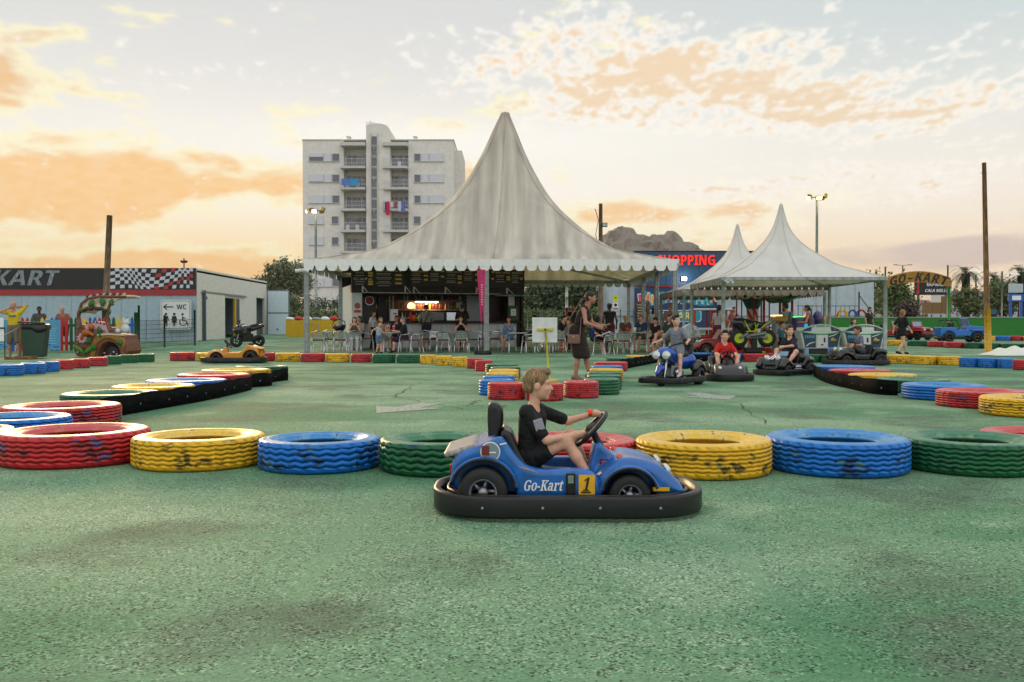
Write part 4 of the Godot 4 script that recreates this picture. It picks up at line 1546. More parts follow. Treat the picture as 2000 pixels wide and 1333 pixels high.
# ---------------------------------------------------------------- the bar under the tent
func menu_board(t: Node3D, x0: float, x1: float, y0: float, y1: float, cols: Array) -> void:
	# cols: [width share, heading, rows of print, price side]
	var w := x1 - x0
	var h := y1 - y0
	var b := box("menu_board", t, V((x0 + x1) / 2, (y0 + y1) / 2, 0.12), V(w, h, 0.06), mat("board black", Color(0.045, 0.042, 0.042), 0.5, 0.0, "mottle", 2.0), 0.01)
	var gold := mat("price yellow", Color(0.8, 0.68, 0.3), 0.6, 0.0, "")
	var pale := mat("menu print", Color(0.66, 0.64, 0.58), 0.6, 0.0, "")
	var x := -w / 2 + 0.04
	for c in cols:
		var cw: float = c[0] * (w - 0.08)
		var y := h / 2 - 0.08
		for r in c[1]:
			if r is String:
				text(b, r, V(x + cw * 0.48, y - 0.03, 0.034), 0.085, gold if c[2] else pale, cw * 0.86, 0.004)
				y -= 0.135
			elif r == 0:
				y -= 0.05
			else:
				box("menu_line", b, V(x + cw * 0.32, y, 0.032), V(cw * rng.randf_range(0.38, 0.58), 0.022, 0.004), pale)
				if r == 2:
					box("price_tag", b, V(x + cw * 0.82, y, 0.032), V(cw * 0.22, 0.075, 0.004), gold)
				y -= 0.062 if r == 1 else 0.10
		x += cw

func bottle(parent: Node3D, at: Vector3, tall: float, m: Material, label: String) -> void:
	var key := "bottle %.2f" % tall
	if not cache.has(key):
		var st := S(true)
		add_lathe(st, [Vector2(0.001, 0), Vector2(0.036, 0.0), Vector2(0.038, 0.02), Vector2(0.038, tall * 0.6), Vector2(0.03, tall * 0.7), Vector2(0.014, tall * 0.78), Vector2(0.013, tall * 0.97), Vector2(0.016, tall), Vector2(0.001, tall)], 10)
		cache[key] = done(st)
	var o := put("bottle", cache[key], m)
	o.position = parent.transform * at
	tag(o, label, "bottle", "bottles on the bar shelves")

func build_bar() -> void:
	var ang := 0.30
	var t := thing("bar_kiosk", "open-fronted bar with dark menu boards and a white counter", "bar", V(-6.332,0.088,-36.3), ang)
	var white := mat("bar white", Color(0.82, 0.83, 0.82), 0.5, 0.0, "mottle", 0.8)
	var brown := mat("bar brown", Color(0.14, 0.085, 0.07), 0.6, 0.0, "grain_up", 1.5)
	var wood := mat("bar wood", Color(0.5, 0.29, 0.13), 0.5, 0.0, "streak", 1.6)
	var L := 7.15
	var D := 3.0
	box("floor", t, V(L / 2, 0.03, -D / 2), V(L, 0.06, D), M.steel)
	box("pillar", t, V(0.22, 1.15, -0.15), V(0.42, 2.3, 0.3), white, 0.02)
	box("end_wall", t, V(0.06, 1.3, -D / 2 - 0.15), V(0.1, 2.5, D - 0.3), white)
	box("end_wall", t, V(L - 0.06, 1.3, -D / 2), V(0.1, 2.5, D), brown)
	box("end_post", t, V(L - 0.25, 1.15, -0.1), V(0.16, 2.3, 0.16), brown, 0.01)
	box("end_post", t, V(L - 0.5, 1.6, -0.16), V(0.26, 1.4, 0.1), white, 0.01)
	box("roof", t, V(L / 2, 3.22, -D / 2), V(L, 0.08, D), brown)
	box("back_wall", t, V(L / 2, 1.5, -D - 0.05), V(L, 3.0, 0.08), brown)
	for k in 14:
		box("wall_plank", t, V(L / 2, 1.0 + 0.105 * k, -D + 0.02), V(L - 0.3, 0.095, 0.04), wood, 0.006)
	box("lintel", t, V(L / 2, 2.38, 0.0), V(L, 0.3, 0.12), brown)
	box("header", t, V(L / 2, 2.85, 0.0), V(L, 0.7, 0.14), brown)
	menu_board(t, 0.0, 2.1, 2.5, 3.22, [[0.42, ["BATIDOS", 2, 2, "Café", 2, 2], false], [0.58, ["COCKTAILS", 1, 2, 1, 2, 1, 2, 1], false]])
	menu_board(t, 2.28, 5.25, 2.5, 3.22, [[0.27, ["HAMBURGUESA", 1, 2, 1, 2, 1], true], [0.23, [2, 1, 1, 2, 1, 1], false], [0.25, ["NUGGETS", 1, 2, 2, 1, 2], false], [0.25, [1, 1, 2, 1, 1, 2], true]])
	menu_board(t, 5.28, 7.12, 2.5, 3.22, [[0.3, [2, 1, 1, 1, 2], false], [0.4, ["HOT DOG", 1, 2, 2, 1], true], [0.3, ["MENU", 1, 1, 2, 1, 1], false]])
	# folded-up hatch flap with struts
	box("hatch_flap", t, V(3.1, 2.22, 0.62), V(5.4, 0.03, 0.95), M["post grey"], 0.005, V(0.04, 0, 0))
	box("hatch_flap", t, V(6.6, 2.16, 0.55), V(1.5, 0.03, 0.75), M["post grey"], 0.005)
	for x in [0.45, 2.15, 2.5, 3.8, 5.1, 6.4]:
		tube("strut", t, [V(x, 2.48, 0.1), V(x + 0.12, 2.24, 0.5)], 0.016, M["white paint"], 6)
		box("bracket", t, V(x - 0.02, 2.38, 0.08), V(0.05, 0.26, 0.05), M["white paint"])
	# counter
	for k in 8:
		box("counter_panel", t, V(0.43 + (L - 0.75) * (k + 0.5) / 8, 0.52, -0.05), V((L - 0.75) / 8 - 0.012, 1.02, 0.08), white, 0.006)
	box("counter_top", t, V(L / 2 + 0.1, 1.08, -0.06), V(L - 0.5, 0.09, 0.55), brown, 0.012)
	# shelves, cool box, kitchen panels
	for q in [[4.0, 2.02, 3.4], [4.0, 1.62, 3.4], [4.0, 1.27, 3.4], [1.4, 2.0, 1.5]]:
		box("shelf", t, V(q[0], q[1], -D + 0.28), V(q[2], 0.035, 0.34), M.steel)
	for x in [1.95, 2.1, 3.55, 5.05]:
		box("upright", t, V(x, 1.6, -D + 0.45), V(0.05, 1.2, 0.05), white)
	box("work_top", t, V(3.6, 1.12, -D + 0.6), V(3.4, 0.05, 0.6), M.steel)
	box("oven", t, V(3.9, 1.34, -D + 0.6), V(0.7, 0.36, 0.5), M.steel, 0.02)
	box("coffee_machine", t, V(4.6, 1.34, -D + 0.6), V(0.55, 0.4, 0.5), M.chrome, 0.03)
	box("fridge", t, V(0.95, 1.2, -D + 0.7), V(0.7, 2.0, 0.6), M["black plastic"], 0.02)
	box("fridge", t, V(1.55, 1.2, -D + 0.7), V(0.4, 2.0, 0.6), M["dark steel"], 0.02)
	box("kitchen_panel", t, V(5.55, 1.6, -1.6), V(0.9, 1.25, 0.05), M.steel)
	box("kitchen_panel", t, V(6.25, 1.6, -1.5), V(0.5, 1.25, 0.05), mat("brown sheet", Color(0.22, 0.12, 0.11), 0.35, 0.0, "mottle", 2.0))
	var bin := box("glass_bin", t, V(6.62, 1.45, 0.12), V(0.42, 0.62, 0.2), M["green paint"], 0.02)
	box("picture", bin, V(0, 0.04, 0.105), V(0.22, 0.28, 0.01), M["white print"])
	for e in [-1.0, 1.0]:
		box("mark", bin, V(0.04 * e, 0.07, 0.112), V(0.02, 0.05, 0.006), M.ink)
	tube("mark", bin, [V(-0.06, 0.0, 0.112), V(0, -0.03, 0.112), V(0.06, 0.0, 0.112)], 0.008, M.ink, 5)
	box("poster", t, V(5.0, 1.85, -D + 0.5), V(0.26, 0.24, 0.01), M["white print"])
	box("menu_card", t, V(1.75, 1.35, -0.3), V(0.3, 0.5, 0.03), M["white print"], 0.005)
	box("card_line", t, V(1.78, 1.42, -0.28), V(0.14, 0.05, 0.01), M["blue paint"])
	# no-smoking sign on the pillar
	var rd := M["red paint"] as Material
	prism("no_smoking_ring", t, disc2(0.12, 20), 0.0, 0.008, rd, 0.0, Transform3D(Basis(), V(0.24, 1.72, 0.004)))
	prism("no_smoking_disc", t, disc2(0.09, 20), 0.0, 0.012, mat("sign grey", Color(0.45, 0.4, 0.4), 0.6, 0.0, ""), 0.0, Transform3D(Basis(), V(0.24, 1.72, 0.004)))
	box("no_smoking_bar", t, V(0.24, 1.72, 0.018), V(0.2, 0.03, 0.006), rd, 0.0, V(0, 0, -0.8))
	box("notice", t, V(0.24, 1.5, 0.006), V(0.26, 0.11, 0.01), rd)
	# lamps in the bar
	var tube_mat := glow("tube light", Color(1.0, 0.93, 0.8), 4.0)
	for q in [[3.55, 1.0], [1.2, 0.5]]:
		var lp := thing("strip_light", ["bright strip light under the bar's bottle shelf", "small strip light inside the bar's left cooler"][0 if q[0] > 2 else 1], "light", t.transform * V(q[0], 1.96 if q[0] > 2 else 1.75, -D + 0.5), ang)
		box("lamp_tube", lp, Vector3.ZERO, V(q[1], 0.04, 0.05), tube_mat, 0.01)
		box("housing", lp, V(0, 0.035, -0.02), V(q[1] + 0.05, 0.025, 0.1), M["white paint"])
		var a := AreaLight3D.new()
		a.name = "light"
		a.area_size = Vector2(q[1], 0.05)
		a.light_energy = 2.2
		a.light_color = Color(1.0, 0.85, 0.62)
		a.shadow_enabled = true
		a.position = V(0, -0.03, 0.04)
		a.rotation.x = -0.9
		lp.add_child(a)
	# bottles
	var glassy := [mat("bottle green", Color(0.05, 0.14, 0.06), 0.12, 0.0, ""), mat("bottle amber", Color(0.4, 0.18, 0.04), 0.12, 0.0, ""), mat("bottle clear", Color(0.62, 0.64, 0.62), 0.1, 0.0, ""), mat("bottle red", Color(0.35, 0.05, 0.04), 0.12, 0.0, ""), mat("bottle gold", Color(0.66, 0.45, 0.1), 0.12, 0.0, "")]
	var kinds := ["dark green", "amber", "clear", "red", "golden"]
	var nth := "first second third fourth fifth sixth seventh eighth ninth tenth eleventh twelfth thirteenth fourteenth fifteenth sixteenth seventeenth eighteenth nineteenth twentieth twenty-first twenty-second twenty-third twenty-fourth twenty-fifth twenty-sixth".split(" ")
	for sh in [[2.05, 1.5, "top", 26, 0.28], [1.64, 1.5, "middle", 24, 0.3], [1.29, 1.5, "lower", 22, 0.28]]:
		for k in sh[3]:
			var i := rng.randi() % 5
			bottle(t, V(2.35 + 3.3 * k / sh[3], sh[0] - 0.012, -D + 0.34 + 0.05 * (k % 2)), sh[4] * rng.randf_range(0.85, 1.0), glassy[i], "%s bottle, %s from left on the bar's %s shelf" % [kinds[i], nth[k], sh[2]])
	# round drink sign, toys and clutter that show on the counter
	var cl := [[2.55, "orange squash", Color(0.9, 0.35, 0.08)], [2.75, "yellow snack", Color(0.85, 0.8, 0.1)], [3.0, "red sweet", Color(0.75, 0.1, 0.15)], [3.2, "lime drink", Color(0.5, 0.7, 0.1)]]
	for q in cl:
		var j := lathe("counter_jar", self, [Vector2(0.001, 0), Vector2(0.07, 0), Vector2(0.075, 0.16), Vector2(0.05, 0.2), Vector2(0.05, 0.22), Vector2(0.001, 0.225)], mat("jar " + q[1], q[2], 0.3, 0.0, ""), 12)
		j.position = t.transform * V(q[0], 1.125, -0.18)
		tag(j, q[1] + " jar standing on the bar counter", "jar", "jars on the bar counter")
	var rs := thing("drink_sign", "round red drinks sign inside the bar's left cooler", "sign", t.transform * V(1.0, 1.98, -1.9), ang)
	prism("disc", rs, disc2(0.17), -0.02, 0.02, rd)
	prism("rim", rs, disc2(0.185), -0.025, -0.01, M.chrome)
	var lm := thing("counter_lamp", "white and orange lit lamp standing on the bar counter", "lamp", t.transform * V(2.42, 1.125, -0.2), ang)
	lathe("lamp_shade", lm, [Vector2(0.08, 0.5), Vector2(0.15, 0.52), Vector2(0.14, 0.66), Vector2(0.07, 0.74), Vector2(0.001, 0.75)], glow("lamp cream", Color(1.0, 0.86, 0.62), 1.3), 14)
	tube("stem", lm, [V(0, 0, 0), V(0, 0.55, 0)], [0.05, 0.02], M["red paint"], 8)

# ---------------------------------------------------------------- chairs, tables and small things
func chair() -> Node3D:
	var t := thing("terrace_chair", "", "chair", Vector3.ZERO, 0.0, "aluminium terrace chairs")
	var al: Material = M.aluminium
	# the chair faces +z
	for s in [-1.0, 1.0]:
		tube("front_leg", t, [V(0.27 * s, 0, 0.27), V(0.255 * s, 0.42, 0.22), V(0.262 * s, 0.6, 0.2), V(0.27 * s, 0.655, 0.14)], 0.0165, al, 8)
		tube("back_leg", t, [V(0.25 * s, 0, -0.26), V(0.23 * s, 0.42, -0.18)], 0.0165, al, 8)
		tube("armrest", t, [V(0.27 * s, 0.655, 0.14), V(0.28 * s, 0.665, 0.0), V(0.262 * s, 0.69, -0.14), V(0.20 * s, 0.76, -0.24), V(0.0, 0.8, -0.275)], 0.0165, al, 8)
		tube("back_post", t, [V(0.225 * s, 0.42, -0.18), V(0.205 * s, 0.75, -0.25)], 0.014, al, 6)
	for k in 4:
		box("back_slat", t, V(0, 0.52 + 0.062 * k, -0.208 - 0.013 * k), V(0.42, 0.045, 0.008), al, 0.0, V(-0.2, 0, 0))
	for k in 6:
		box("seat_slat", t, V(0, 0.43, -0.17 + 0.07 * k), V(0.46, 0.008, 0.052), al)
	put("cushion", solid([["box", V(0, 0.462, 0.02), V(0.22, 0.025, 0.21), 0.02]], 0.022, 0.01), mat("cushion red", Color(0.44, 0.12, 0.15), 0.9, 0.0, "cloth", 3.0), t)
	tube("stretcher", t, [V(-0.25, 0.2, 0.245), V(0.25, 0.2, 0.245)], 0.011, al, 6)
	return t

func cafe_table() -> Node3D:
	var t := thing("terrace_table", "", "table", Vector3.ZERO, 0.0, "square aluminium terrace tables")
	box("table_top", t, V(0, 0.725, 0), V(0.72, 0.03, 0.72), M.aluminium, 0.008)
	for sx in [-1.0, 1.0]:
		for sz in [-1.0, 1.0]:
			tube("leg", t, [V(0.32 * sx, 0, 0.32 * sz), V(0.30 * sx, 0.71, 0.30 * sz)], 0.022, M.aluminium, 8)
	return t

func build_furniture() -> void:
	var c0 := chair()
	var spots := [
		["chair nearest the tent's left post, its back to us", V(-7.12,0.022,-34.000), 180], ["second chair from the tent's left post", V(-6.882,0.042,-34.9), 165], ["chair with its back to us beside the woman in sunglasses", V(-6.327,0.022,-34.000), 185],
		["chair under the woman in the grey top", V(-5.92,0.035,-34.6), 195], ["empty chair behind the standing boy", V(-5.585,0.053,-35.4), 100], ["chair under the white-haired woman in purple", V(-3.959,0.024,-34.1), -80],
		["chair turned sideways right of the woman in purple", V(-3.57,0.022,-34.000), -70], ["chair left of the bar customer in grey", V(-3.189,0.044,-35.000), 150], ["chair with its back to us below the bar customer", V(-2.523,0.02,-33.9), 180],
		["chair tucked in behind the middle table", V(-2.98,0.066,-36.000), 20], ["second chair seen from behind near the tent's middle post", V(-1.864,0.02,-33.9), 180], ["chair left of the tent's middle post", V(-1.422,0.035,-34.6), 165],
		["chair in which the woman in black sits", V(-1.989,0.062,-35.8), 0], ["chair just right of the pink flag", V(-0.723,0.048,-35.2), 200], ["chair behind the pink flag's pole", V(-1.1,0.066,-36.000), 30],
		["chair under the woman in light blue", V(-0.175,0.044,-35.000), -60], ["chair behind the woman in light blue", V(-0.508,0.079,-36.6), 20], ["chair turned sideways left of the white sign board", V(0.657,0.018,-33.8), -105],
		["chair behind the white sign board", V(1.178,0.026,-34.2), 160], ["chair below the right edge of the white sign board", V(1.69,0.018,-33.8), 190], ["chair under the man in black by the sign board", V(1.955,0.048,-35.2), 100],
		["chair right beside the woman in brown, red cushion turned to us", V(3.15,0.000,-31.5), -135], ["chair by the big right table, turned sideways", V(3.796,0.011,-33.5), 80], ["chair with its back to us at the big right table", V(4.033,0.000,-33.000), 170],
		["chair under the man with crossed legs", V(5.351,0.000,-32.000), -70], ["chair under the boy in black at the right table", V(5.382,0.035,-34.6), -20], ["chair under the man in the blue shirt", V(4.93,0.055,-35.5), 0], ["chair far back by the old man in brown", V(4.501,0.077,-36.5), 20]]
	for i in spots.size():
		var q: Array = spots[i]
		var o: Node3D = c0
		if i > 0:
			o = copy(c0, "terrace_chair", "", q[1])
		o.position = q[1]
		o.rotation.y = deg_to_rad(q[2])
		o.set_meta("label", "aluminium " + q[0])
	var t0 := cafe_table()
	var tabs := [["table at the left end with a baby carrier on it", V(-6.882,0.057,-35.6)], ["table with orange drinks between the two women", V(-4.497,0.029,-34.3)], ["table in the middle of the empty chairs", V(-2.268,0.048,-35.2)], ["table in front of the woman in light blue", V(0.208,0.022,-34.000)], ["table behind the white sign board", V(1.467,0.048,-35.2)], ["table with cups in front of the man in blue", V(4.56,0.026,-34.2)], ["table at the back by the tent's rear edge", V(0.962,0.121,-38.5)]]
	for i in tabs.size():
		var o: Node3D = t0
		if i > 0:
			o = copy(t0, "terrace_table", "", tabs[i][1])
		o.position = tabs[i][1]
		o.rotation.y = 0.25 * (i % 3)
		o.set_meta("label", "square aluminium " + tabs[i][0])
	# drinks
	var dr := [[V(-4.616,0.026,-34.2), "left"], [V(-4.389,0.026,-34.2), "right"]]
	for q in dr:
		var g := thing("cocktail_glass", "orange cocktail with a straw, %s of the two" % q[1], "drink", q[0] + V(0, 0.74, 0), 0.0, "orange cocktails")
		lathe("bowl", g, [Vector2(0.035, 0), Vector2(0.005, 0.008), Vector2(0.005, 0.09), Vector2(0.04, 0.13), Vector2(0.055, 0.2), Vector2(0.05, 0.26)], M["bottle clear"], 12)
		lathe("juice", g, [Vector2(0.001, 0.11), Vector2(0.042, 0.135), Vector2(0.057, 0.2), Vector2(0.05, 0.24), Vector2(0.001, 0.24)], mat("juice", Color(0.9, 0.3, 0.08), 0.2, 0.0, ""), 12)
		tube("straw", g, [V(0, 0.15, 0), V(0.03, 0.36, 0)], 0.006, M["white print"], 5)
	for q in [[V(4.294,0.026,-34.2), "red", Color(0.7, 0.06, 0.1)], [V(4.573,0.029,-34.3), "cream", Color(0.85, 0.82, 0.7)], [V(4.717,0.024,-34.1), "green", Color(0.25, 0.4, 0.2)]]:
		var g := lathe("table_cup", self, [Vector2(0.001, 0), Vector2(0.05, 0), Vector2(0.06, 0.18), Vector2(0.05, 0.18), Vector2(0.04, 0.02)], mat("cup " + q[1], q[2], 0.4, 0.0, ""), 12)
		g.position = q[0] + V(0, 0.742, 0)
		tag(g, q[1] + " cup on the table by the man in blue", "cup", "cups on the right table")
	var bc := thing("baby_carrier", "black baby carrier with a round hood on the left table", "carrier", V(-6.665,0.055,-35.5) + V(0, 0.74, 0))
	put("shell", solid([["ell", V(0, 0.16, 0), V(0.24, 0.18, 0.3)], ["ell", V(0, 0.3, 0.05), V(0.17, 0.22, 0.24), Basis(), "cut"]], 0.03, 0.02), M["black plastic"], bc)
	tube("handle", bc, [V(-0.24, 0.15, 0), V(-0.22, 0.38, 0), V(0, 0.48, 0), V(0.22, 0.38, 0), V(0.24, 0.15, 0)], 0.022, M["black plastic"], 6)
	put("blanket", solid([["ell", V(0, 0.2, 0.08), V(0.14, 0.1, 0.16)]], 0.03, 0.02), mat("blanket", Color(0.62, 0.66, 0.78), 0.9, 0.0, "cloth", 4.0), bc)
	# feather flag beside the middle post
	var f := thing("feather_flag", "tall narrow pink feather flag on a black round foot", "flag", V(-1.02,0.000,-32.2))
	lathe("foot", f, [Vector2(0.001, 0.13), Vector2(0.26, 0.13), Vector2(0.3, 0.1), Vector2(0.31, 0.02), Vector2(0.28, 0.0)], M.rubber, 24)
	tube("pole", f, [V(0, 0.1, 0), V(0, 1.2, 0), V(0.0, 2.9, 0)], [0.025, 0.02, 0.012], M["black plastic"], 6)
	var rows := []
	for i in 13:
		var y := 1.15 + 1.82 * i / 12.0
		var wd := 0.10 + 0.2 * i / 12.0
		var row := []
		for j in 7:
			row.append(V(-wd * 0.7 + wd * j / 6.0, y, 0.02 + 0.03 * sin(j * 1.3 + i * 0.4)))
		rows.append(row)
	var st := S(true)
	sheet(st, rows)
	var pk := end(st, "cloth", mat("flag pink", Color(0.8, 0.2, 0.42), 0.8, 0.0, "cloth", 2.0), f)
	for k in 9:
		box("faded_print", pk, V(-0.03, 1.75 + 0.085 * k, 0.075), V(0.05 + 0.012 * (k % 3), 0.04, 0.004), mat("flag print", Color(0.88, 0.62, 0.72), 0.7, 0.0, ""))
	# white sign board seen from the back, on a yellow stand
	var sg := thing("sign_stand", "blank white board on a thin yellow stand by the tyres", "sign", V(0.647,0.000,-16.4))
	var hh: float = 0.904
	box("board", sg, V(-0.064, hh + 0.000, 0.0), V(0.446, 0.446, 0.012), M["white paint"], 0.004)
	var yl := mat("stand yellow", Color(0.78, 0.74, 0.05), 0.45, 0.0, "mottle", 2.0)
	box("cross_bar", sg, V(-0.055, hh + 0.009, 0.022), V(0.292, 0.045, 0.03), yl, 0.006)
	tube("pole", sg, [V(0.02, 0.02, 0.03), V(-0.055, hh + 0.03, 0.03)], 0.017, yl, 8)
	lathe("base", sg, [Vector2(0.001, 0.03), Vector2(0.16, 0.03), Vector2(0.18, 0.0)], yl, 20)
	lathe("bolt", sg, [Vector2(0.02, 0), Vector2(0.014, 0.012), Vector2(0.001, 0.014)], M["dark steel"], 8, Transform3D(Basis(Vector3.RIGHT, PI / 2), V(-0.055, hh + 0.009, 0.038)))
	# red and white pole, weathered pole with antenna behind the tent
	var rp := thing("striped_pole", "thin white pole with a red foot behind the terrace", "pole", V(2.794,0.308,-47.000))
	for k in 5:
		tube("band", rp, [V(0, 0.55 * k, 0), V(0, 0.55 * (k + 1), 0)], 0.07, M["red paint"] if k in [0, 2] else M["white paint"], 8)
	var up := thing("utility_pole", "weathered wooden pole with cables and a floodlight behind the tent", "pole", V(4.805,0.374,-50.000))
	tube("shaft", up, [V(0, 0, 0), V(0, 7.283, 0)], [0.15, 0.1], M.wood, 10)
	tube("cable", up, [V(0.1, 4.0, 0), V(-0.28, 5.6, 0.1), V(-0.12, 6.4, 0), V(-0.3, 7.0, 0)], 0.02, M["black plastic"], 5)
	var fl := box("floodlight", up, V(0.2, 6.121, 0.1), V(0.3, 0.22, 0.14), M["dark steel"], 0.02)
	box("lamp_face", fl, V(0, 0, 0.08), V(0.22, 0.15, 0.02), mat("dull lens", Color(0.6, 0.65, 0.68), 0.2, 0.0, ""))
	# wire fence posts right of the bar
	var wf := thing("wire_fence", "wire fence on thin grey posts in front of the hedge", "fence", V(0.867,0.418,-52.000))
	for k in 9:
		tube("post", wf, [V(0.75 * k, 0, 0), V(0.75 * k, 1.55, 0)], 0.03, M.steel, 6)
	for k in 6:
		tube("wire", wf, [V(0, 0.2 + 0.25 * k, 0), V(6.0, 0.2 + 0.25 * k, 0)], 0.008, M.steel, 4)
	# prices board and yellow notices on the hall wall
	var pb := thing("price_board", "wooden price board on an easel in front of the banner", "board", V(6.233,0.242,-44.000))
	box("panel", pb, V(0, 1.392, 0), V(0.709, 1.124, 0.04), mat("easel wood", Color(0.62, 0.45, 0.36), 0.7, 0.0, "grain_up", 1.0), 0.01)
	for k in 6:
		box("line", pb, V(-0.05, 1.783 - 0.13 * k, 0.025), V(0.42 - 0.04 * (k % 3), 0.03, 0.006), M["white print"])
	for s in [-1.0, 1.0]:
		tube("leg", pb, [V(0.3 * s, 0, 0.1), V(0.25 * s, 1.929, -0.03)], 0.025, M.wood, 6)
	var yn := thing("wall_notice", "yellow notice above a no-smoking notice on the white wall", "notice", V(6.634,2.588,-59.000))
	box("sheet", yn, V(0, 0.2, 0), V(0.34, 0.42, 0.02), mat("notice yellow", Color(0.8, 0.76, 0.08), 0.6, 0.0, ""))
	box("sheet", yn, V(0, -0.26, 0), V(0.3, 0.42, 0.02), M["white print"])
	prism("ring", yn, disc2(0.1, 16), 0.0, 0.012, M.ink, 0.0, Transform3D(Basis(), V(0, -0.2, 0.008)))
	box("mark", yn, V(0, 0.26, 0.014), V(0.14, 0.06, 0.006), M.ink)
	box("mark", yn, V(0, -0.42, 0.014), V(0.28, 0.08, 0.006), M["red paint"])


# ---------------------------------------------------------------- left hand side
func build_left_side() -> void:
	var gy := rise(45.0)
	var t := thing("kart_shed", "long grey shed with a black banner and an open doorway", "building", V(-15.423,0.264,-45.000))
	var grey := mat("shed panel", Color(0.62, 0.7, 0.74), 0.55, 0.0, "mottle", 0.5)
	var cream := mat("shed cream", Color(0.86, 0.85, 0.81), 0.6, 0.0, "mottle", 0.5)
	var red := mat("shed red", Color(0.62, 0.15, 0.17), 0.5, 0.0, "mottle", 0.6)
	var black := mat("banner black", Color(0.045, 0.047, 0.055), 0.5, 0.0, "mottle", 0.5)
	var top: float = 3.583
	var b0: float = 2.547
	var r0: float = 2.26
	var W := 11.0
	for k in 9:
		box("front_panel", t, V(-W * (k + 0.5) / 9, r0 / 2, -0.05), V(W / 9 - 0.012, r0, 0.1), grey, 0.006)
	box("red_band", t, V(-W / 2, (b0 + r0) / 2, 0.0), V(W, b0 - r0, 0.14), red, 0.006)
	box("banner", t, V(-W / 2, (top + b0) / 2, 0.02), V(W, top - b0, 0.14), black, 0.004)
	box("roof", t, V(-W / 2, top - 0.15, -6.5), V(W, 0.1, 12.9), grey)
	# lettering in steel italics
	var steel := mat("letter steel", Color(0.78, 0.82, 0.86), 0.4, 0.0, "grain_up", 3.0)
	text(t, "GO-KART", V(-6.674 - 2.75, (top + b0) / 2 + 0.02, 0.1), 0.72, steel, 5.4, 0.03, true, 0.3)
	# chequered flag print: waving squares on the banner
	var sq := [mat("flag white", Color(0.74, 0.74, 0.78), 0.5, 0.0, ""), mat("flag red", Color(0.66, 0.16, 0.15), 0.5, 0.0, "")]
	var hb := top - b0 - 0.04
	var fx := -4.15
	for i in 22:
		for j in 6:
			if (i + j) % 2 == 1:
				continue
			var pts := PackedVector2Array()
			for c in [[0, 0], [1, 0], [1, 1], [0, 1]]:
				var u: float = (i + c[0]) / 22.0
				var v: float = (j + c[1]) / 6.0
				pts.append(Vector2(fx + 4.12 * (u + 0.022 * sin(u * 11.0)) + 0.10 * sin(v * 3.0 + u * 7.0) * u * (1.0 - u) * 4.0, clampf(b0 + 0.02 + hb * (v + 0.10 * sin(u * 9.0) * (1.0 if j > 0 and j < 5 else 0.4)), b0 + 0.01, top - 0.01)))
			prism("flag_square", t, pts, 0.091, 0.095, sq[1] if i > 10 and (i * 3 + j * 5) % 7 < 2 else sq[0])
	# side wall along the depth, with openings
	var sd := func(z0: float, z1: float, y0: float, y1: float, m: Material, called: String, th := 0.12, x := -0.06) -> MeshInstance3D:
		return box(called, t, V(x, (y0 + y1) / 2, (z0 + z1) / 2), V(th, y1 - y0, absf(z1 - z0)), m, 0.004)
	var hd: float = 2.285
	sd.call(-0.12, -3.8, -0.2, top, cream, "side_wall")
	sd.call(-3.8, -6.3, hd, top, cream, "side_wall")
	sd.call(-6.3, -10.6, -0.3, top, cream, "side_wall")
	sd.call(-10.6, -12.4, hd + 0.2, top, cream, "side_wall")
	sd.call(-12.4, -13.0, -0.3, top, cream, "side_wall")
	sd.call(-0.9, -4.2, 0.06, hd + 0.12, cream, "sliding_door", 0.06, 0.07)
	sd.call(-0.7, -8.2, hd + 0.12, hd + 0.22, M.steel, "door_rail", 0.08, 0.08)
	sd.call(-0.85, -1.05, 0.0, hd + 0.25, mat("blue grey trim", Color(0.22, 0.29, 0.36), 0.5, 0.0, "mottle", 1.0), "door_trim", 0.1, 0.09)
	sd.call(-6.15, -6.3, 0.0, hd, M["yellow paint"], "door_jamb", 0.1, 0.02)
	sd.call(-6.4, -7.0, 0.0, hd, M["blue grey trim"], "door_trim", 0.05, 0.02)
	sd.call(-1.1, -1.3, hd - 0.2, hd - 0.05, M["green paint"], "exit_sign", 0.02, 0.11)
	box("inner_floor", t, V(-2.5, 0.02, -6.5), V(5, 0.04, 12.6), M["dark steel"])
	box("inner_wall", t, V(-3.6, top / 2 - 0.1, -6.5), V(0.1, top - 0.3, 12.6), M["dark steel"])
	box("back_wall", t, V(-W / 2, top / 2 - 0.1, -12.95), V(W, top - 0.2, 0.1), grey)
	# opened door leaf facing us
	var door := thing("open_door", "pale blue door leaf standing open at the shed's far end", "door", V(-14.518,1.839,-57.2))
	var dw: float = 1.398
	var dh: float = 2.860
	box("frame", door, Vector3.ZERO, V(dw, dh, 0.05), mat("door frame", Color(0.42, 0.47, 0.5), 0.5, 0.0, "mottle", 1.0), 0.005)
	for s in [-1.0, 1.0]:
		box("panel", door, V(0, dh * 0.245 * s, 0.028), V(dw - 0.14, dh * 0.46, 0.02), mat("door pale", Color(0.78, 0.85, 0.89), 0.5, 0.0, "mottle", 1.0), 0.005)
	# the WC sign
	var sg := thing("toilet_sign", "white WC sign with an arrow and three figures", "sign", V(-16.274,1.569,-44.6))
	var sw: float = 1.487
	var sh: float = 1.437
	prism("plate", sg, rrect2(sw, sh, 0.14), -0.02, 0.0, M["white paint"])
	prism("border", sg, rrect2(sw * 0.93, sh * 0.93, 0.11), 0.0, 0.004, M.ink)
	prism("face", sg, rrect2(sw * 0.9, sh * 0.9, 0.1), 0.004, 0.008, M["white paint"])
	text(sg, "WC", V(sw * 0.19, sh * 0.26, 0.012), sh * 0.16, M.ink, sw * 0.32, 0.006)
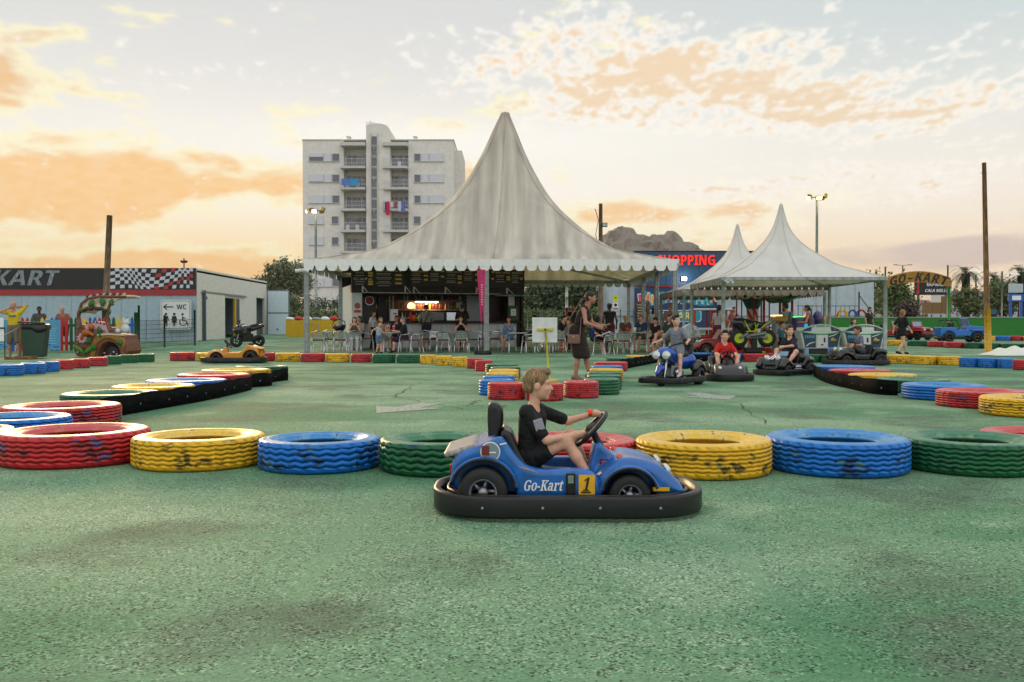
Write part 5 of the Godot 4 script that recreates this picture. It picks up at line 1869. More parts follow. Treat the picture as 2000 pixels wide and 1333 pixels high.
	prism("arrow", sg, P2([-0.42, 0.26, -0.3, 0.36, -0.26, 0.36, -0.34, 0.28, -0.08, 0.28, -0.08, 0.24, -0.34, 0.24, -0.26, 0.16, -0.3, 0.16]), 0.008, 0.014, M.ink, 0.0, Transform3D(Basis.from_scale(V(sw, sh, 1)), Vector3.ZERO))
	for k in 2:
		var x := (-0.32 + 0.27 * k) * sw
		prism("figure_head", sg, disc2(0.042 * sw, 14), 0.008, 0.014, M.ink, 0.0, Transform3D(Basis(), V(x, 0.02 * sh, 0)))
		var man := [-0.07, -0.06, -0.04, -0.04, 0.04, -0.04, 0.07, -0.06, 0.1, -0.2, 0.075, -0.21, 0.05, -0.12, 0.045, -0.4, 0.012, -0.4, 0.0, -0.24, -0.012, -0.4, -0.045, -0.4, -0.05, -0.12, -0.075, -0.21, -0.1, -0.2]
		var woman := [-0.06, -0.05, -0.04, -0.04, 0.04, -0.04, 0.06, -0.05, 0.1, -0.19, 0.08, -0.2, 0.045, -0.11, 0.09, -0.27, 0.035, -0.27, 0.035, -0.4, 0.008, -0.4, 0.0, -0.27, -0.008, -0.4, -0.035, -0.4, -0.035, -0.27, -0.09, -0.27, -0.045, -0.11, -0.08, -0.2, -0.1, -0.19]
		prism("figure_body", sg, P2(man if k == 0 else woman), 0.008, 0.014, M.ink, 0.0, Transform3D(Basis.from_scale(V(sw, sh, 1)), V(x, 0, 0)))
	var wx := 0.24 * sw
	prism("figure_head", sg, disc2(0.038 * sw, 14), 0.008, 0.014, M.ink, 0.0, Transform3D(Basis(), V(wx - 0.03, 0.01 * sh, 0)))
	for s in [[V(wx - 0.03, -0.06 * sh, 0.012), V(wx - 0.02, -0.2 * sh, 0.012), V(wx + 0.14, -0.2 * sh, 0.012), V(wx + 0.24, -0.36 * sh, 0.012)], [V(wx - 0.02, -0.11 * sh, 0.012), V(wx + 0.1, -0.12 * sh, 0.012)]]:
		tube("figure_body", sg, s, 0.028, M.ink, 6)
	var wheelpts := []
	for k in 20:
		var a := 2.2 + 4.2 * k / 19.0
		wheelpts.append(V(wx + cos(a) * 0.17 + 0.0, -0.25 * sh + sin(a) * 0.17, 0.012))
	tube("wheelchair", sg, wheelpts, 0.018, M.ink, 6)
	# green wire fence in front of the sign
	var wf := thing("mesh_fence", "dark green mesh fence in front of the WC sign", "fence", Vector3.ZERO)
	var dg := mat("fence green", Color(0.02, 0.13, 0.11), 0.5, 0.2, "")
	var fp := [V(-14.794,0.077,-36.52), V(-14.481,0.118,-38.38), V(-13.931,0.164,-40.438)]
	for i in 3:
		tube("post", wf, [fp[i], fp[i] + V(0, [1.75, 1.35, 1.55][i], 0)], 0.045, dg, 8)
	for i in 2:
		for k in 22:
			var p: Vector3 = fp[i].lerp(fp[i + 1], (k + 0.5) / 22.0)
			tube("wire", wf, [p + V(0, 0.05, 0), p + V(0, 1.15, 0)], 0.006, dg, 4)
		for k in 7:
			tube("rail_wire", wf, [fp[i] + V(0, 0.06 + 0.18 * k, 0), fp[i + 1] + V(0, 0.06 + 0.18 * k, 0)], 0.007, dg, 4)
	# wooden pole and thick green post
	var wp := thing("wooden_pole", "tall wooden pole with a green painted foot behind the ride", "pole", V(-15.878,0.066,-36.000))
	tube("shaft", wp, [V(0, 1.6, 0), V(0.18, 5.255, 0)], [0.125, 0.105], M.wood, 10)
	tube("painted_foot", wp, [V(-0.03, 0, 0), V(0, 1.75, 0)], 0.135, M["green paint"], 10)
	var gp := thing("green_post", "thick green post at the end of the picket fence", "post", V(-14.698,0.066,-36.000))
	tube("shaft", gp, [Vector3.ZERO, V(0, 1.444, 0)], 0.07, M["green paint"], 10)
	lathe("cap", gp, [Vector2(0.075, 0), Vector2(0.07, 0.03), Vector2(0.001, 0.05)], M["green paint"], 10, Transform3D(Basis(), V(0, 1.444, 0)))
	# roof spotlight on the shed
	var sl := thing("roof_spotlight", "small dark spotlight mast on the shed roof", "spotlight", V(-16.72,3.975,-47.000))
	tube("mast", sl, [V(0, -0.1, 0), V(0, 0.5, 0)], 0.03, M["dark steel"], 6)
	for s in [-1.0, 1.0]:
		box("head", sl, V(0.1 * s, 0.33, 0), V(0.14, 0.12, 0.12), M["dark steel"], 0.02, V(0, 0, 0.5 * s))
	# picket fence in pairs of colours
	var pf := thing("picket_fence", "picket fence of red, green, yellow and blue boards", "fence", Vector3.ZERO)
	var pc := [M["red paint"], M["green paint"], M["yellow paint"], M["blue paint"]]
	var a0: Vector3 = V(-19.18,0.004,-33.2)
	var a1: Vector3 = V(-14.348,0.044,-35.000)
	var dirv := (a1 - a0).normalized()
	var ang := -atan2(dirv.z, dirv.x)
	var np := 32
	for k in np:
		var p := a0.lerp(a1, (k + 0.5) / np)
		var pm: Material = pc[(k / 2) % 4]
		prism("picket", pf, P2([-0.055, 0.06, 0.055, 0.06, 0.055, 1.22, 0.0, 1.32, -0.055, 1.22]), -0.012, 0.012, pm, 0.004, Transform3D(Basis(Vector3.UP, ang), p))
		if k % 2 == 0:
			for y in [0.34, 1.0]:
				box("rail", pf, a0.lerp(a1, (k + 1.0) / np) + V(0, y, 0) - dirv.cross(Vector3.UP) * 0.03, V(0.36, 0.1, 0.03), pm, 0.004, V(0, ang, 0))
	# blue notice panels hung on the fence
	for q in [[V(-16.48,0.000,-33.000), 0.605, "pale blue notice panel beside the green bin"], [V(-18.037,0.000,-32.6), 0.477, "pale blue notice panel behind the man in yellow"]]:
		var np2 := thing("notice_panel", q[2], "panel", q[0])
		box("panel", np2, V(0, 0.68, 0), V(q[1], 1.08, 0.02), mat("panel blue", Color(0.28, 0.58, 0.72), 0.5, 0.0, "mottle", 1.0), 0.005)
		for k in 7:
			box("print_line", np2, V(-0.02, 0.92 - 0.09 * k, 0.013), V(q[1] * (0.6 - 0.08 * (k % 3)), 0.018, 0.004), mat("print pale", Color(0.55, 0.74, 0.83), 0.6, 0.0, ""))
		for s in [-1.0, 1.0]:
			box("print_block", np2, V(q[1] * 0.24 * s, 0.30 - 0.04 * s, 0.013), V(q[1] * 0.36, 0.04, 0.004), M["blue paint"])
	# wheeled bin
	var bn := thing("wheeled_bin", "large green wheeled bin with a black liner", "bin", V(-14.6,0.000,-28.2), 0.3)
	var g2 := mat("bin green", Color(0.1, 0.24, 0.16), 0.5, 0.0, "mottle", 1.5)
	prism("tub", bn, P2([-0.27, 0.05, 0.27, 0.05, 0.36, 0.98, -0.36, 0.98]), -0.36, 0.36, g2, 0.02)
	box("rim", bn, V(0, 1.0, 0), V(0.76, 0.06, 0.76), g2, 0.02)
	put("liner", solid([["box", V(0, 0.97, 0), V(0.39, 0.09, 0.39), 0.04], ["ell", V(0.18, 0.9, 0.3), V(0.2, 0.13, 0.14)]], 0.04, 0.05), M["black plastic"], bn)
	box("lid", bn, V(-0.05, 1.1, 0.02), V(0.74, 0.05, 0.76), g2, 0.02, V(0, 0, -0.04))
	for s in [-1.0, 1.0]:
		wheel(bn, V(-0.2, 0.1, -0.33 * s), 0.1, 0.05, M["dark steel"])
	# queue stand with a wooden foot and tape
	var qs := thing("rope_stand", "wooden queue stand with a tape loop before the bin", "stand", V(-14.612,0.000,-27.4))
	box("base", qs, V(0, 0.05, 0), V(0.78, 0.09, 0.4), mat("pale wood", Color(0.7, 0.5, 0.28), 0.7, 0.0, "streak", 2.0), 0.01)
	box("post", qs, V(-0.02, 0.58, 0), V(0.055, 1.0, 0.055), M["pale wood"], 0.005)
	var tape := []
	for k in 9:
		var u := k / 8.0
		tape.append(V(-0.02 - 0.62 * u, 0.98 - 0.42 * u + 0.12 * u * u, 0.03))
	tube("tape", qs, tape, 0.03, M["white print"], 6, 0.2)
	var bs := thing("board_stand", "black framed notice stand cut by the left edge", "stand", V(-15.454,0.000,-27.6))
	for x in [-0.25, 0.25]:
		tube("leg", bs, [V(x, 0, 0), V(x, 0.95, 0)], 0.016, M["black plastic"], 6)
	box("board", bs, V(0, 0.72, 0), V(0.48, 0.36, 0.02), M["white print"])
	box("board", bs, V(0, 1.1, 0), V(0.44, 0.28, 0.02), M["white print"])
	box("shelf", bs, V(0, 0.93, 0.02), V(0.54, 0.03, 0.06), M["black plastic"])
	gingerbread()
	motorcycle()
	# yellow boundary wall with litter on top, gate frame
	var yw := thing("yellow_wall", "low yellow wall with clutter along its top", "wall", V(-10.572,0.418,-52.000))
	box("wall", yw, V(0, 0.48, -0.1), V(4.4, 0.96, 0.2), mat("wall yellow", Color(0.8, 0.64, 0.1), 0.8, 0.0, "mottle", 0.6))
	for k in 9:
		var col := [M["white print"], M["red paint"], M["white print"], mat("pale cloth", Color(0.65, 0.68, 0.7), 0.9, 0.0, "cloth", 3.0)][k % 4] as Material
		put("bundle", solid([["ell", V(0, 0.05, 0), V(0.24, 0.09 + 0.03 * (k % 3), 0.14)], ["ell", V(0.15, 0.03, 0.02), V(0.15, 0.07, 0.1)]], 0.035, 0.03), col, yw, Transform3D(Basis(), V(-2.0 + 0.5 * k, 0.98, -0.08)))
	tube("gate_frame", yw, [V(-1.05, 0, 0.25), V(-1.05, 0.72, 0.25), V(-0.3, 0.72, 0.25), V(-0.3, 0, 0.25)], 0.03, M.steel, 6)
	for q in [["floodlight_mast", "tall mast with lit floodlights in front of the apartment block", V(-13.191,0.638,-62.000), 8.149], ["floodlight_mast", "tall mast with lit yellow floodlights behind the small tents", V(19.17,0.55,-58.000), 8.566]]:
		var m := thing(q[0], q[1], "floodlight", q[2], 0.0, "floodlight masts")
		tube("mast", m, [Vector3.ZERO, V(0, q[3], 0)], [0.11, 0.07], M["post grey"], 10)
		tube("ring", m, [V(-0.5, q[3] - 0.05, 0.2), V(0, q[3], 0.35), V(0.5, q[3] - 0.05, 0.2), V(0.45, q[3], -0.2)], 0.03, M["dark steel"], 6)
		for k in 5:
			var a := -2.4 + 1.2 * k
			var p := V(sin(a) * 0.55, q[3] + 0.1 * cos(k * 2.0), cos(a) * 0.35)
			var lit := k < 3
			var hd2 := box("housing", m, p, V(0.36, 0.24, 0.18), mat("flood gold", Color(0.45, 0.4, 0.16), 0.4, 0.4, "mottle", 4.0), 0.03, V(0.35, a, 0))
			box("lamp_face", hd2, V(0, 0, 0.095), V(0.3, 0.19, 0.015), glow("flood warm", Color(1.0, 0.88, 0.6), 5.0) if lit else M["dull lens"])
		var o := OmniLight3D.new()
		o.name = "light"
		o.position = V(0, q[3] - 0.3, 0.9)
		o.light_energy = 1.5
		o.light_color = Color(1.0, 0.88, 0.65)
		o.light_size = 0.3
		o.omni_range = 40.0
		o.shadow_enabled = true
		m.add_child(o)

func gingerbread() -> void:
	# coin ride shaped like a gingerbread carriage: local x to the right, z towards us
	var t := thing("gingerbread_ride", "coin ride like a gingerbread carriage with a swept roof", "ride", V(-13.253,0.000,-30.2), -0.12)
	var bis := mat("biscuit", Color(0.5, 0.31, 0.22), 0.6, 0.0, "dirt", 1.6)
	var choc := mat("choc", Color(0.24, 0.12, 0.09), 0.5, 0.0, "mottle", 2.0)
	var icing := mat("icing pink", Color(0.8, 0.62, 0.66), 0.5, 0.0, "mottle", 2.0)
	var cream := mat("icing cream", Color(0.86, 0.78, 0.68), 0.5, 0.0, "mottle", 2.0)
	var honey := mat("honey", Color(0.66, 0.47, 0.14), 0.5, 0.0, "dirt", 2.0)
	var lf := mat("leaf sugar", Color(0.1, 0.4, 0.1), 0.4, 0.0, "mottle", 2.0)
	var wht := M["white paint"] as Material
	put("carriage", solid([["pro", curve2(P2([-0.86, 0.02, -0.84, 0.9, -0.7, 1.05, -0.4, 0.98, 0.2, 0.95, 0.32, 0.78, 0.75, 0.72, 0.84, 0.6, 0.84, 0.02]), 3), 0.0, 0.42, 0.06], ["ell", V(0.28, 0.02, 0.4), V(0.38, 0.46, 0.4), Basis(), "cut"]], 0.03, 0.04), bis, t)
	put("seat_back", solid([["pro", curve2(P2([-0.6, 0.6, -0.55, 1.05, -0.2, 1.14, 0.18, 1.06, 0.24, 0.62]), 3), 0.3, 0.12, 0.05]], 0.03, 0.03), icing, t)
	put("arch_trim", solid([["pro", curve2(P2([-0.2, 0.04, -0.12, 0.42, 0.25, 0.6, 0.65, 0.45, 0.8, 0.25, 0.82, 0.62, 0.25, 0.72, -0.22, 0.62, -0.34, 0.04]), 3), 0.42, 0.04, 0.03]], 0.025, 0.02), honey, t)
	put("wheel_hole", solid([["ell", V(0.28, 0.0, 0.2), V(0.34, 0.4, 0.15)]], 0.04, 0.02), M.rubber, t)
	# roof swept up and forward, on two bent posts
	var rows := []
	for i in 13:
		var u := i / 12.0
		var row := []
		for j in 5:
			var v := j / 4.0 - 0.5
			row.append(V(-0.72 + 1.62 * u + 0.06 * v, 1.42 + 0.52 * sin(minf(u * 2.1, 1.45)) - 0.12 * v * v, v * 0.95))
		rows.append(row)
	var up := []
	for i in 12:
		var row2 := []
		for j in 5:
			row2.append(rows[12 - i][j] + V(0, 0.07, 0))
		up.append(row2)
	var st := S(true)
	sheet(st, rows + [up[0]] + up + [up[11]])
	end(st, "roof", cream, t)
	for k in 12:
		tube("candy_stripe", t, [V(-0.45 + 0.115 * k, 1.90 + 0.05 * minf(k * 0.3, 1.5), 0.47), V(-0.40 + 0.115 * k, 1.98 + 0.05 * minf(k * 0.3, 1.5), 0.47)], 0.03, choc if k % 2 == 0 else cream, 6)
	tube("roof_edge", t, [V(-0.74, 1.4, 0.47), V(-0.62, 1.72, 0.48), V(-0.4, 1.88, 0.48), V(0.0, 1.95, 0.48), V(0.9, 1.94, 0.48)], 0.045, bis, 8)
	tube("post", t, [V(-0.74, 0.95, 0.4), V(-0.76, 1.3, 0.42), V(-0.72, 1.46, 0.44)], [0.09, 0.06, 0.07], bis, 8)
	tube("post", t, [V(0.3, 0.85, 0.36), V(0.2, 1.2, 0.4), V(0.28, 1.55, 0.42), V(0.42, 1.86, 0.42)], [0.08, 0.06, 0.06, 0.05], bis, 8)
	var dr := []
	for k in 15:
		dr.append(V(-0.70 + 1.0 * k / 14.0, 1.50 - 0.05 * absf(sin(k * 0.9)) + 0.10 * sin(k / 14.0 * PI), 0.46))
	tube("icing_drape", t, dr, [0.04, 0.06, 0.05, 0.07, 0.05, 0.06, 0.07, 0.05, 0.06, 0.05, 0.07, 0.05, 0.06, 0.05, 0.04], choc, 7)
	put("roof_face", solid([["pro", curve2(P2([-0.7, 1.45, -0.55, 1.75, -0.3, 1.86, 0.1, 1.92, 0.7, 1.92, 0.42, 1.72, 0.32, 1.52, -0.2, 1.62]), 3), 0.42, 0.02, 0.015]], 0.025, 0.01), cream, t)
	for q in [[-0.62, 1.52, 0.5, 0.1], [-0.28, 1.74, 0.5, 0.14], [0.1, 1.76, 0.5, 0.15], [0.42, 1.74, 0.5, 0.12], [0.32, 1.45, 0.46, 0.09], [-0.05, 0.86, 0.45, 0.13], [0.0, 0.7, 0.45, 0.1], [-0.4, 0.52, 0.46, 0.13], [-0.22, 0.3, 0.5, 0.13], [0.66, 0.46, 0.48, 0.12]]:
		put("sugar_leaf", solid([["ell", Vector3.ZERO, V(q[3] * 0.55, q[3], 0.035)], ["ell", V(q[3] * 0.5, 0, 0), V(q[3] * 0.35, q[3] * 0.5, 0.03)]], 0.022, 0.02), lf, t, Transform3D(Basis(Vector3.BACK, q[0] * 2.0), V(q[0], q[1], q[2])))
	for s in [-1.0, 1.0]:
		put("big_leaf", solid([["ell", Vector3.ZERO, V(0.24, 0.07, 0.04)]], 0.022, 0.01), mat("leaf lime", Color(0.3, 0.5, 0.12), 0.45, 0.0, "mottle", 2.0), t, Transform3D(Basis(Vector3.BACK, 0.6 * s), V(-0.55 + 0.19 * s, 0.25, 0.45)))
	tube("flower_stem", t, [V(-0.56, 0.05, 0.46), V(-0.56, 0.3, 0.46)], 0.03, lf, 6)
	for k in 9:
		var a := TAU * k / 9.0
		put("petal", solid([["ell", Vector3.ZERO, V(0.075, 0.05, 0.03)]], 0.018, 0.01), icing, t, Transform3D(Basis(Vector3.BACK, a), V(-0.62 + cos(a) * 0.11, 0.60 + sin(a) * 0.11, 0.45)))
	lathe("flower_eye", t, [Vector2(0.07, 0), Vector2(0.06, 0.04), Vector2(0.001, 0.06)], mat("flower eye", Color(0.75, 0.35, 0.06), 0.5, 0.0, ""), 12, Transform3D(Basis(Vector3.RIGHT, PI / 2), V(-0.62, 0.6, 0.45)))
	for k in 11:
		tube("candy_roll", t, [V(-0.5 + 0.06 * k, 1.10 - 0.012 * absf(k - 4.0), 0.36), V(-0.47 + 0.06 * k, 1.15 - 0.012 * absf(k - 4.0), 0.44)], 0.028, choc if k % 2 == 0 else cream, 6)
	var dough := mat("dough gold", Color(0.68, 0.36, 0.1), 0.5, 0.0, "mottle", 2.0)
	put("gold_figure", solid([["ell", V(-0.46, 0.78, 0.48), V(0.15, 0.11, 0.09)], ["ell", V(-0.28, 0.96, 0.5), V(0.09, 0.09, 0.08)], ["cap", V(-0.55, 0.76, 0.5), V(-0.6, 0.62, 0.5), 0.05, 0.04], ["cap", V(-0.3, 0.76, 0.5), V(-0.2, 0.7, 0.52), 0.06, 0.05], ["cap", V(-0.3, 1.02, 0.5), V(-0.3, 1.08, 0.5), 0.03, 0.025]], 0.024, 0.03), dough, t)
	put("white_figure", solid([["ell", V(0.66, 0.92, 0.1), V(0.13, 0.16, 0.12)], ["ell", V(0.68, 1.12, 0.1), V(0.11, 0.1, 0.1)], ["ell", V(0.6, 1.22, 0.1), V(0.04, 0.05, 0.03)], ["ell", V(0.76, 1.22, 0.1), V(0.04, 0.05, 0.03)], ["ell", V(0.46, 0.84, 0.2), V(0.09, 0.09, 0.09)]], 0.024, 0.03), wht, t)
	for k in 16:
		put("sugar_drop", solid([["ell", Vector3.ZERO, V(0.032, 0.032, 0.03)]], 0.02, 0.01), [wht, icing, M["red paint"], honey][k % 4], t, Transform3D(Basis(), V(-0.8 + 0.105 * k, 0.10 + 0.06 * sin(k * 1.7), 0.45)) if k > 8 else Transform3D(Basis(), V(-0.8, 0.15 + 0.1 * k, 0.42)))
	tube("front_bench", t, [V(-0.1, 0.7, 0.44), V(0.3, 0.73, 0.46), V(0.84, 0.7, 0.44)], 0.035, cream, 6)

func motorcycle() -> void:
	var t := thing("black_motorbike", "black motorbike on its stand outside the shed doorway", "motorbike", V(-11.086,0.123,-38.6), deg_to_rad(-152.0))
	var black := glossy("bike black", Color(0.035, 0.037, 0.042), 0.25, "mottle", 3.0)
	wheel(t, V(0.46, 0.26, 0), 0.26, 0.11, M["dark steel"])
	wheel(t, V(-0.46, 0.26, 0), 0.26, 0.14, M["dark steel"])
	put("fairing", solid([["ell", V(0.36, 0.72, 0), V(0.26, 0.2, 0.17)], ["ell", V(0.15, 0.6, 0), V(0.3, 0.22, 0.16)], ["ell", V(0.02, 0.8, 0), V(0.22, 0.11, 0.13)], ["cap", V(-0.2, 0.76, 0), V(-0.62, 0.9, 0), 0.1, 0.08]], 0.024, 0.05), black, t)
	box("windscreen", t, V(0.38, 0.98, 0), V(0.02, 0.3, 0.26), mat("smoke screen", Color(0.1, 0.12, 0.15), 0.1, 0.0, ""), 0.008, V(0, 0, 0.5))
	put("seat", solid([["cap", V(-0.12, 0.86, 0), V(-0.4, 0.92, 0), 0.07, 0.09]], 0.03, 0.02), M.rubber, t)
	put("engine", solid([["box", V(0.0, 0.4, 0), V(0.22, 0.17, 0.14), 0.03], ["cap", V(-0.1, 0.3, 0.15), V(-0.6, 0.36, 0.16), 0.05, 0.07]], 0.026, 0.02), M["dark steel"], t)
	for s in [-1.0, 1.0]:
		tube("fork", t, [V(0.46, 0.26, 0.08 * s), V(0.3, 0.9, 0.09 * s)], 0.025, M.steel, 6)
		tube("handlebar", t, [V(0.28, 0.92, 0.05 * s), V(0.2, 0.97, 0.3 * s)], 0.018, M["black plastic"], 6)
		tube("mirror_arm", t, [V(0.32, 0.9, 0.12 * s), V(0.36, 1.1, 0.24 * s)], 0.012, M["black plastic"], 5)
		box("mirror", t, V(0.36, 1.12, 0.26 * s), V(0.04, 0.07, 0.12), M["black plastic"], 0.02)
		tube("swing_arm", t, [V(-0.1, 0.34, 0.10 * s), V(-0.46, 0.26, 0.10 * s)], 0.03, M["dark steel"], 6)
		box("headlight", t, V(0.585, 0.72, 0.07 * s), V(0.03, 0.06, 0.09), M["lens clear"], 0.01, V(0, 0, 0.4))


# ---------------------------------------------------------------- right hand side
func jeep_parts(t: Node3D, paint: Material) -> void:
	# small ride-on jeep, +x forward, about 2.2 long
	put("body", solid([["pro", P2([-1.05, 0.28, -1.08, 0.72, -0.35, 0.72, -0.3, 0.6, 0.18, 0.6, 0.22, 0.8, 0.95, 0.74, 1.02, 0.62, 1.02, 0.3]), 0.0, 0.42, 0.03], ["box", V(-0.4, 0.75, 0), V(0.6, 0.3, 0.33), 0.03, Basis(), "cut"], ["cyl", V(0.62, 0.24, 0.42), 0.3, 0.2, "cut"], ["cyl", V(0.62, 0.24, -0.42), 0.3, 0.2, "cut"], ["cyl", V(-0.68, 0.24, 0.42), 0.3, 0.2, "cut"], ["cyl", V(-0.68, 0.24, -0.42), 0.3, 0.2, "cut"]], 0.03, 0.02), paint, t)
	for s in [-1.0, 1.0]:
		wheel(t, V(0.62, 0.24, 0.42 * s), 0.24, 0.16, M["dark steel"])
		wheel(t, V(-0.68, 0.24, 0.42 * s), 0.24, 0.16, M["dark steel"])
		put("fender", solid([["box", V(0.66, 0.57, 0.46 * s), V(0.36, 0.035, 0.11), 0.03]], 0.03, 0.02), paint, t)
		lathe("headlight", t, [Vector2(0.075, 0), Vector2(0.07, 0.03), Vector2(0.001, 0.05)], M["lens clear"], 12, Transform3D(Basis(Vector3.BACK, -PI / 2), V(1.02, 0.62, 0.27 * s)))
		tube("roll_bar", t, [V(-0.95, 0.7, 0.36 * s), V(-0.85, 1.05, 0.34 * s), V(-0.3, 1.05, 0.34 * s), V(-0.15, 0.72, 0.36 * s)], 0.03, M["black plastic"], 6)
		put("seat", solid([["box", V(-0.3, 0.62, 0.18 * s), V(0.15, 0.05, 0.14), 0.03], ["box", V(-0.45, 0.78, 0.18 * s), V(0.05, 0.18, 0.14), 0.03]], 0.035, 0.02), M["black plastic"], t)
	for k in 6:
		box("grille_slot", t, V(1.03, 0.6, -0.12 + 0.048 * k), V(0.02, 0.14, 0.02), M["black plastic"])
	var g := box("windscreen", t, V(0.2, 0.96, 0), V(0.03, 0.32, 0.72), M["screen blue"], 0.01, V(0, 0, 0.25))
	for y in [-0.16, 0.16]:
		box("frame", g, V(0, y, 0), V(0.06, 0.05, 0.82), paint, 0.01)
	for z in [-0.38, 0.38]:
		box("frame", g, V(0, 0, z), V(0.06, 0.36, 0.05), paint, 0.01)
	box("bumper", t, V(1.14, 0.32, 0), V(0.1, 0.12, 0.9), M["black plastic"], 0.02)
	box("skirt", t, V(0, 0.2, 0), V(2.2, 0.1, 0.7), M["black plastic"], 0.02)

func build_right_side() -> void:
	# low green wall in sections
	var gw := thing("green_wall", "long low bright green wall along the right back edge", "wall", V(17.331,0.418,-52.000))
	var green := mat("wall green", Color(0.1, 0.46, 0.12), 0.7, 0.0, "mottle", 0.5)
	for k in 4:
		box("section", gw, V(2.1 + 4.2 * k, 0.533, -0.1), V(4.19, 1.066, 0.2), green, 0.01)
	box("coping", gw, V(8.4, 1.096, -0.1), V(16.8, 0.06, 0.26), mat("coping grey", Color(0.55, 0.58, 0.55), 0.8, 0.0, "mottle", 1.0), 0.01)
	# arch sign
	var ar := thing("kart_arch", "yellow arched sign with black slanted letters on green posts", "sign", V(20.289,0.286,-46.000))
	var hw: float = 1.610
	var yb: float = 2.681
	var yt: float = 3.472
	var arc := PackedVector2Array()
	for k in 15:
		var u := k / 14.0 * 2.0 - 1.0
		arc.append(Vector2(u * hw, yt - 0.34 * u * u))
	for k in 15:
		var u := 1.0 - k / 14.0 * 2.0
		arc.append(Vector2(u * hw * 0.99, yb + 0.24 - 0.24 * u * u))
	prism("panel", ar, arc, -0.03, 0.03, mat("arch yellow", Color(0.7, 0.5, 0.1), 0.6, 0.0, "dirt", 1.0), 0.005)
	var word := "GO-KART"
	for i in word.length():
		var u := (i - 3.0) / 3.55
		text(ar, word[i], V(u * hw * 0.92, (yt + yb) / 2 + 0.10 - 0.28 * u * u, 0.045), 0.42, M.ink, 0.34 if word[i] != "-" else 0.2, 0.02, true, 0.3, V(0, 0, -0.20 * u))
	for s in [-1.0, 1.0]:
		tube("post", ar, [V(hw * 0.97 * s, 0, -0.06), V(hw * 0.97 * s, yb + 0.3, -0.06)], 0.06, mat("post lime", Color(0.14, 0.55, 0.16), 0.5, 0.0, "mottle", 1.0), 8)
	# tall yellow-footed pole
	var yp := thing("yellow_pole", "tall leaning wooden pole with a bright yellow painted foot", "pole", V(18.021,0.04,-34.833))
	var d := -yp.position.z
	var h := 0.95 + (640.0 - 319.0) / 1800.0 * d - yp.position.y
	var lean := -11.0 / 1800.0 * d
	tube("shaft", yp, [V(lean * 0.3, h * 0.2, 0), V(lean, h, 0)], [0.105, 0.075], mat("pole ochre", Color(0.74, 0.54, 0.28), 0.75, 0.0, "grain_up", 0.8), 12)
	tube("painted_foot", yp, [V(0, 0, 0), V(lean * 0.24, h * 0.235, 0)], [0.125, 0.115], mat("foot yellow", Color(0.86, 0.66, 0.04), 0.5, 0.0, "dirt", 1.5), 12)
	tube("wire_peg", yp, [V(lean - 0.12, h * 0.945, 0), V(lean + 0.12, h * 0.945, 0)], 0.012, M["dark steel"], 5)
	# billboard
	var bb := thing("billboard", "black billboard with a red arrow and white letters", "billboard", V(36.529,0.638,-80.000))
	var bw: float = 3.200
	var by: float = 3.731
	box("panel", bb, V(0, by, 0), V(bw, 1.2, 0.12), M["banner black"], 0.01)
	text(bb, "GO-KART", V(bw * 0.1, by + 0.34, 0.08), 0.36, M["white print"], bw * 0.55, 0.02, true, 0.2)
	text(bb, "CALA MILLOR", V(bw * 0.14, by - 0.22, 0.08), 0.26, M["white print"], bw * 0.72, 0.02, true, 0.2)
	prism("arrow", bb, P2([-0.08, 0.62, 0.08, 0.62, 0.08, -0.25, 0.2, -0.25, 0.0, -0.58, -0.2, -0.25, -0.08, -0.25]), 0.065, 0.09, M["red paint"], 0.0, Transform3D(Basis(), V(-bw * 0.41, by, 0)))
	for k in 8:
		box("flag_square", bb, V(bw * 0.46 - 0.12 * (k % 2), by + 0.5 - 0.15 * k, 0.075), V(0.12, 0.14, 0.03), M["white print"])
	for s in [-1.0, 1.0]:
		tube("leg", bb, [V(bw * 0.38 * s, 0, -0.1), V(bw * 0.38 * s, by, -0.1)], 0.12, M.steel, 8)
	# brown hoarding, far wall, blue panels
	var hb := thing("brown_hoarding", "brown panelled hoarding below the billboard", "hoarding", V(27.664,0.594,-60.000))
	for k in 3:
		box("panel", hb, V(0.633 * (k - 1), 1.622, 0), V(0.62, 0.733, 0.06), mat("hoarding brown", Color(0.5, 0.38, 0.22), 0.7, 0.0, "mottle", 1.0), 0.01)
	box("upper_panel", hb, V(0.7, 2.188, -0.05), V(0.8, 0.4, 0.06), M["hoarding brown"], 0.01)
	for k in 4:
		tube("leg", hb, [V(-0.9 + 0.6 * k, 0, -0.06), V(-0.9 + 0.6 * k, 1.2, -0.06)], 0.04, M.wood, 6)
	var fw := thing("far_wall", "long pale wall with vertical posts beyond the palms", "wall", V(46.595,0.638,-90.000))
	for k in 7:
		box("wall_panel", fw, V(-5.0 + 1.9 * k, 1.35, 0), V(1.86, 2.7, 0.15), mat("far white", Color(0.72, 0.75, 0.78), 0.7, 0.0, "mottle", 0.5), 0.01)
		tube("post", fw, [V(-4.05 + 1.9 * k, 0, 0.15), V(-4.05 + 1.9 * k, 2.9, 0.15)], 0.06, M.steel, 6)
	var sh := thing("far_shop", "distant white shop with a red letter sign on its front", "building", V(77.908,0.638,-150.000))
	box("wall", sh, V(0, 3.0, -3), V(14, 6.0, 6), M["far white"])
	box("roof", sh, V(0, 6.1, -3), V(14.4, 0.25, 6.4), M.steel)
	for k in 3:
		box("window", sh, V(-3.5 + 3.4 * k, 1.5, 0.02), V(2.4, 2.2, 0.08), M["dark pane"])
	text(sh, "R·C", V(-1.5, 6.058, 0.1), 1.1, M["red paint"], 3.2, 0.1)
	var bl := thing("blue_gate", "blue and white gate structure behind the wall at the right", "gate", V(33.89,0.638,-62.000))
	for s in [-1.0, 1.0]:
		box("post", bl, V(0.35 * s, 1.1, 0), V(0.16, 2.2, 0.16), M["blue paint"], 0.02)
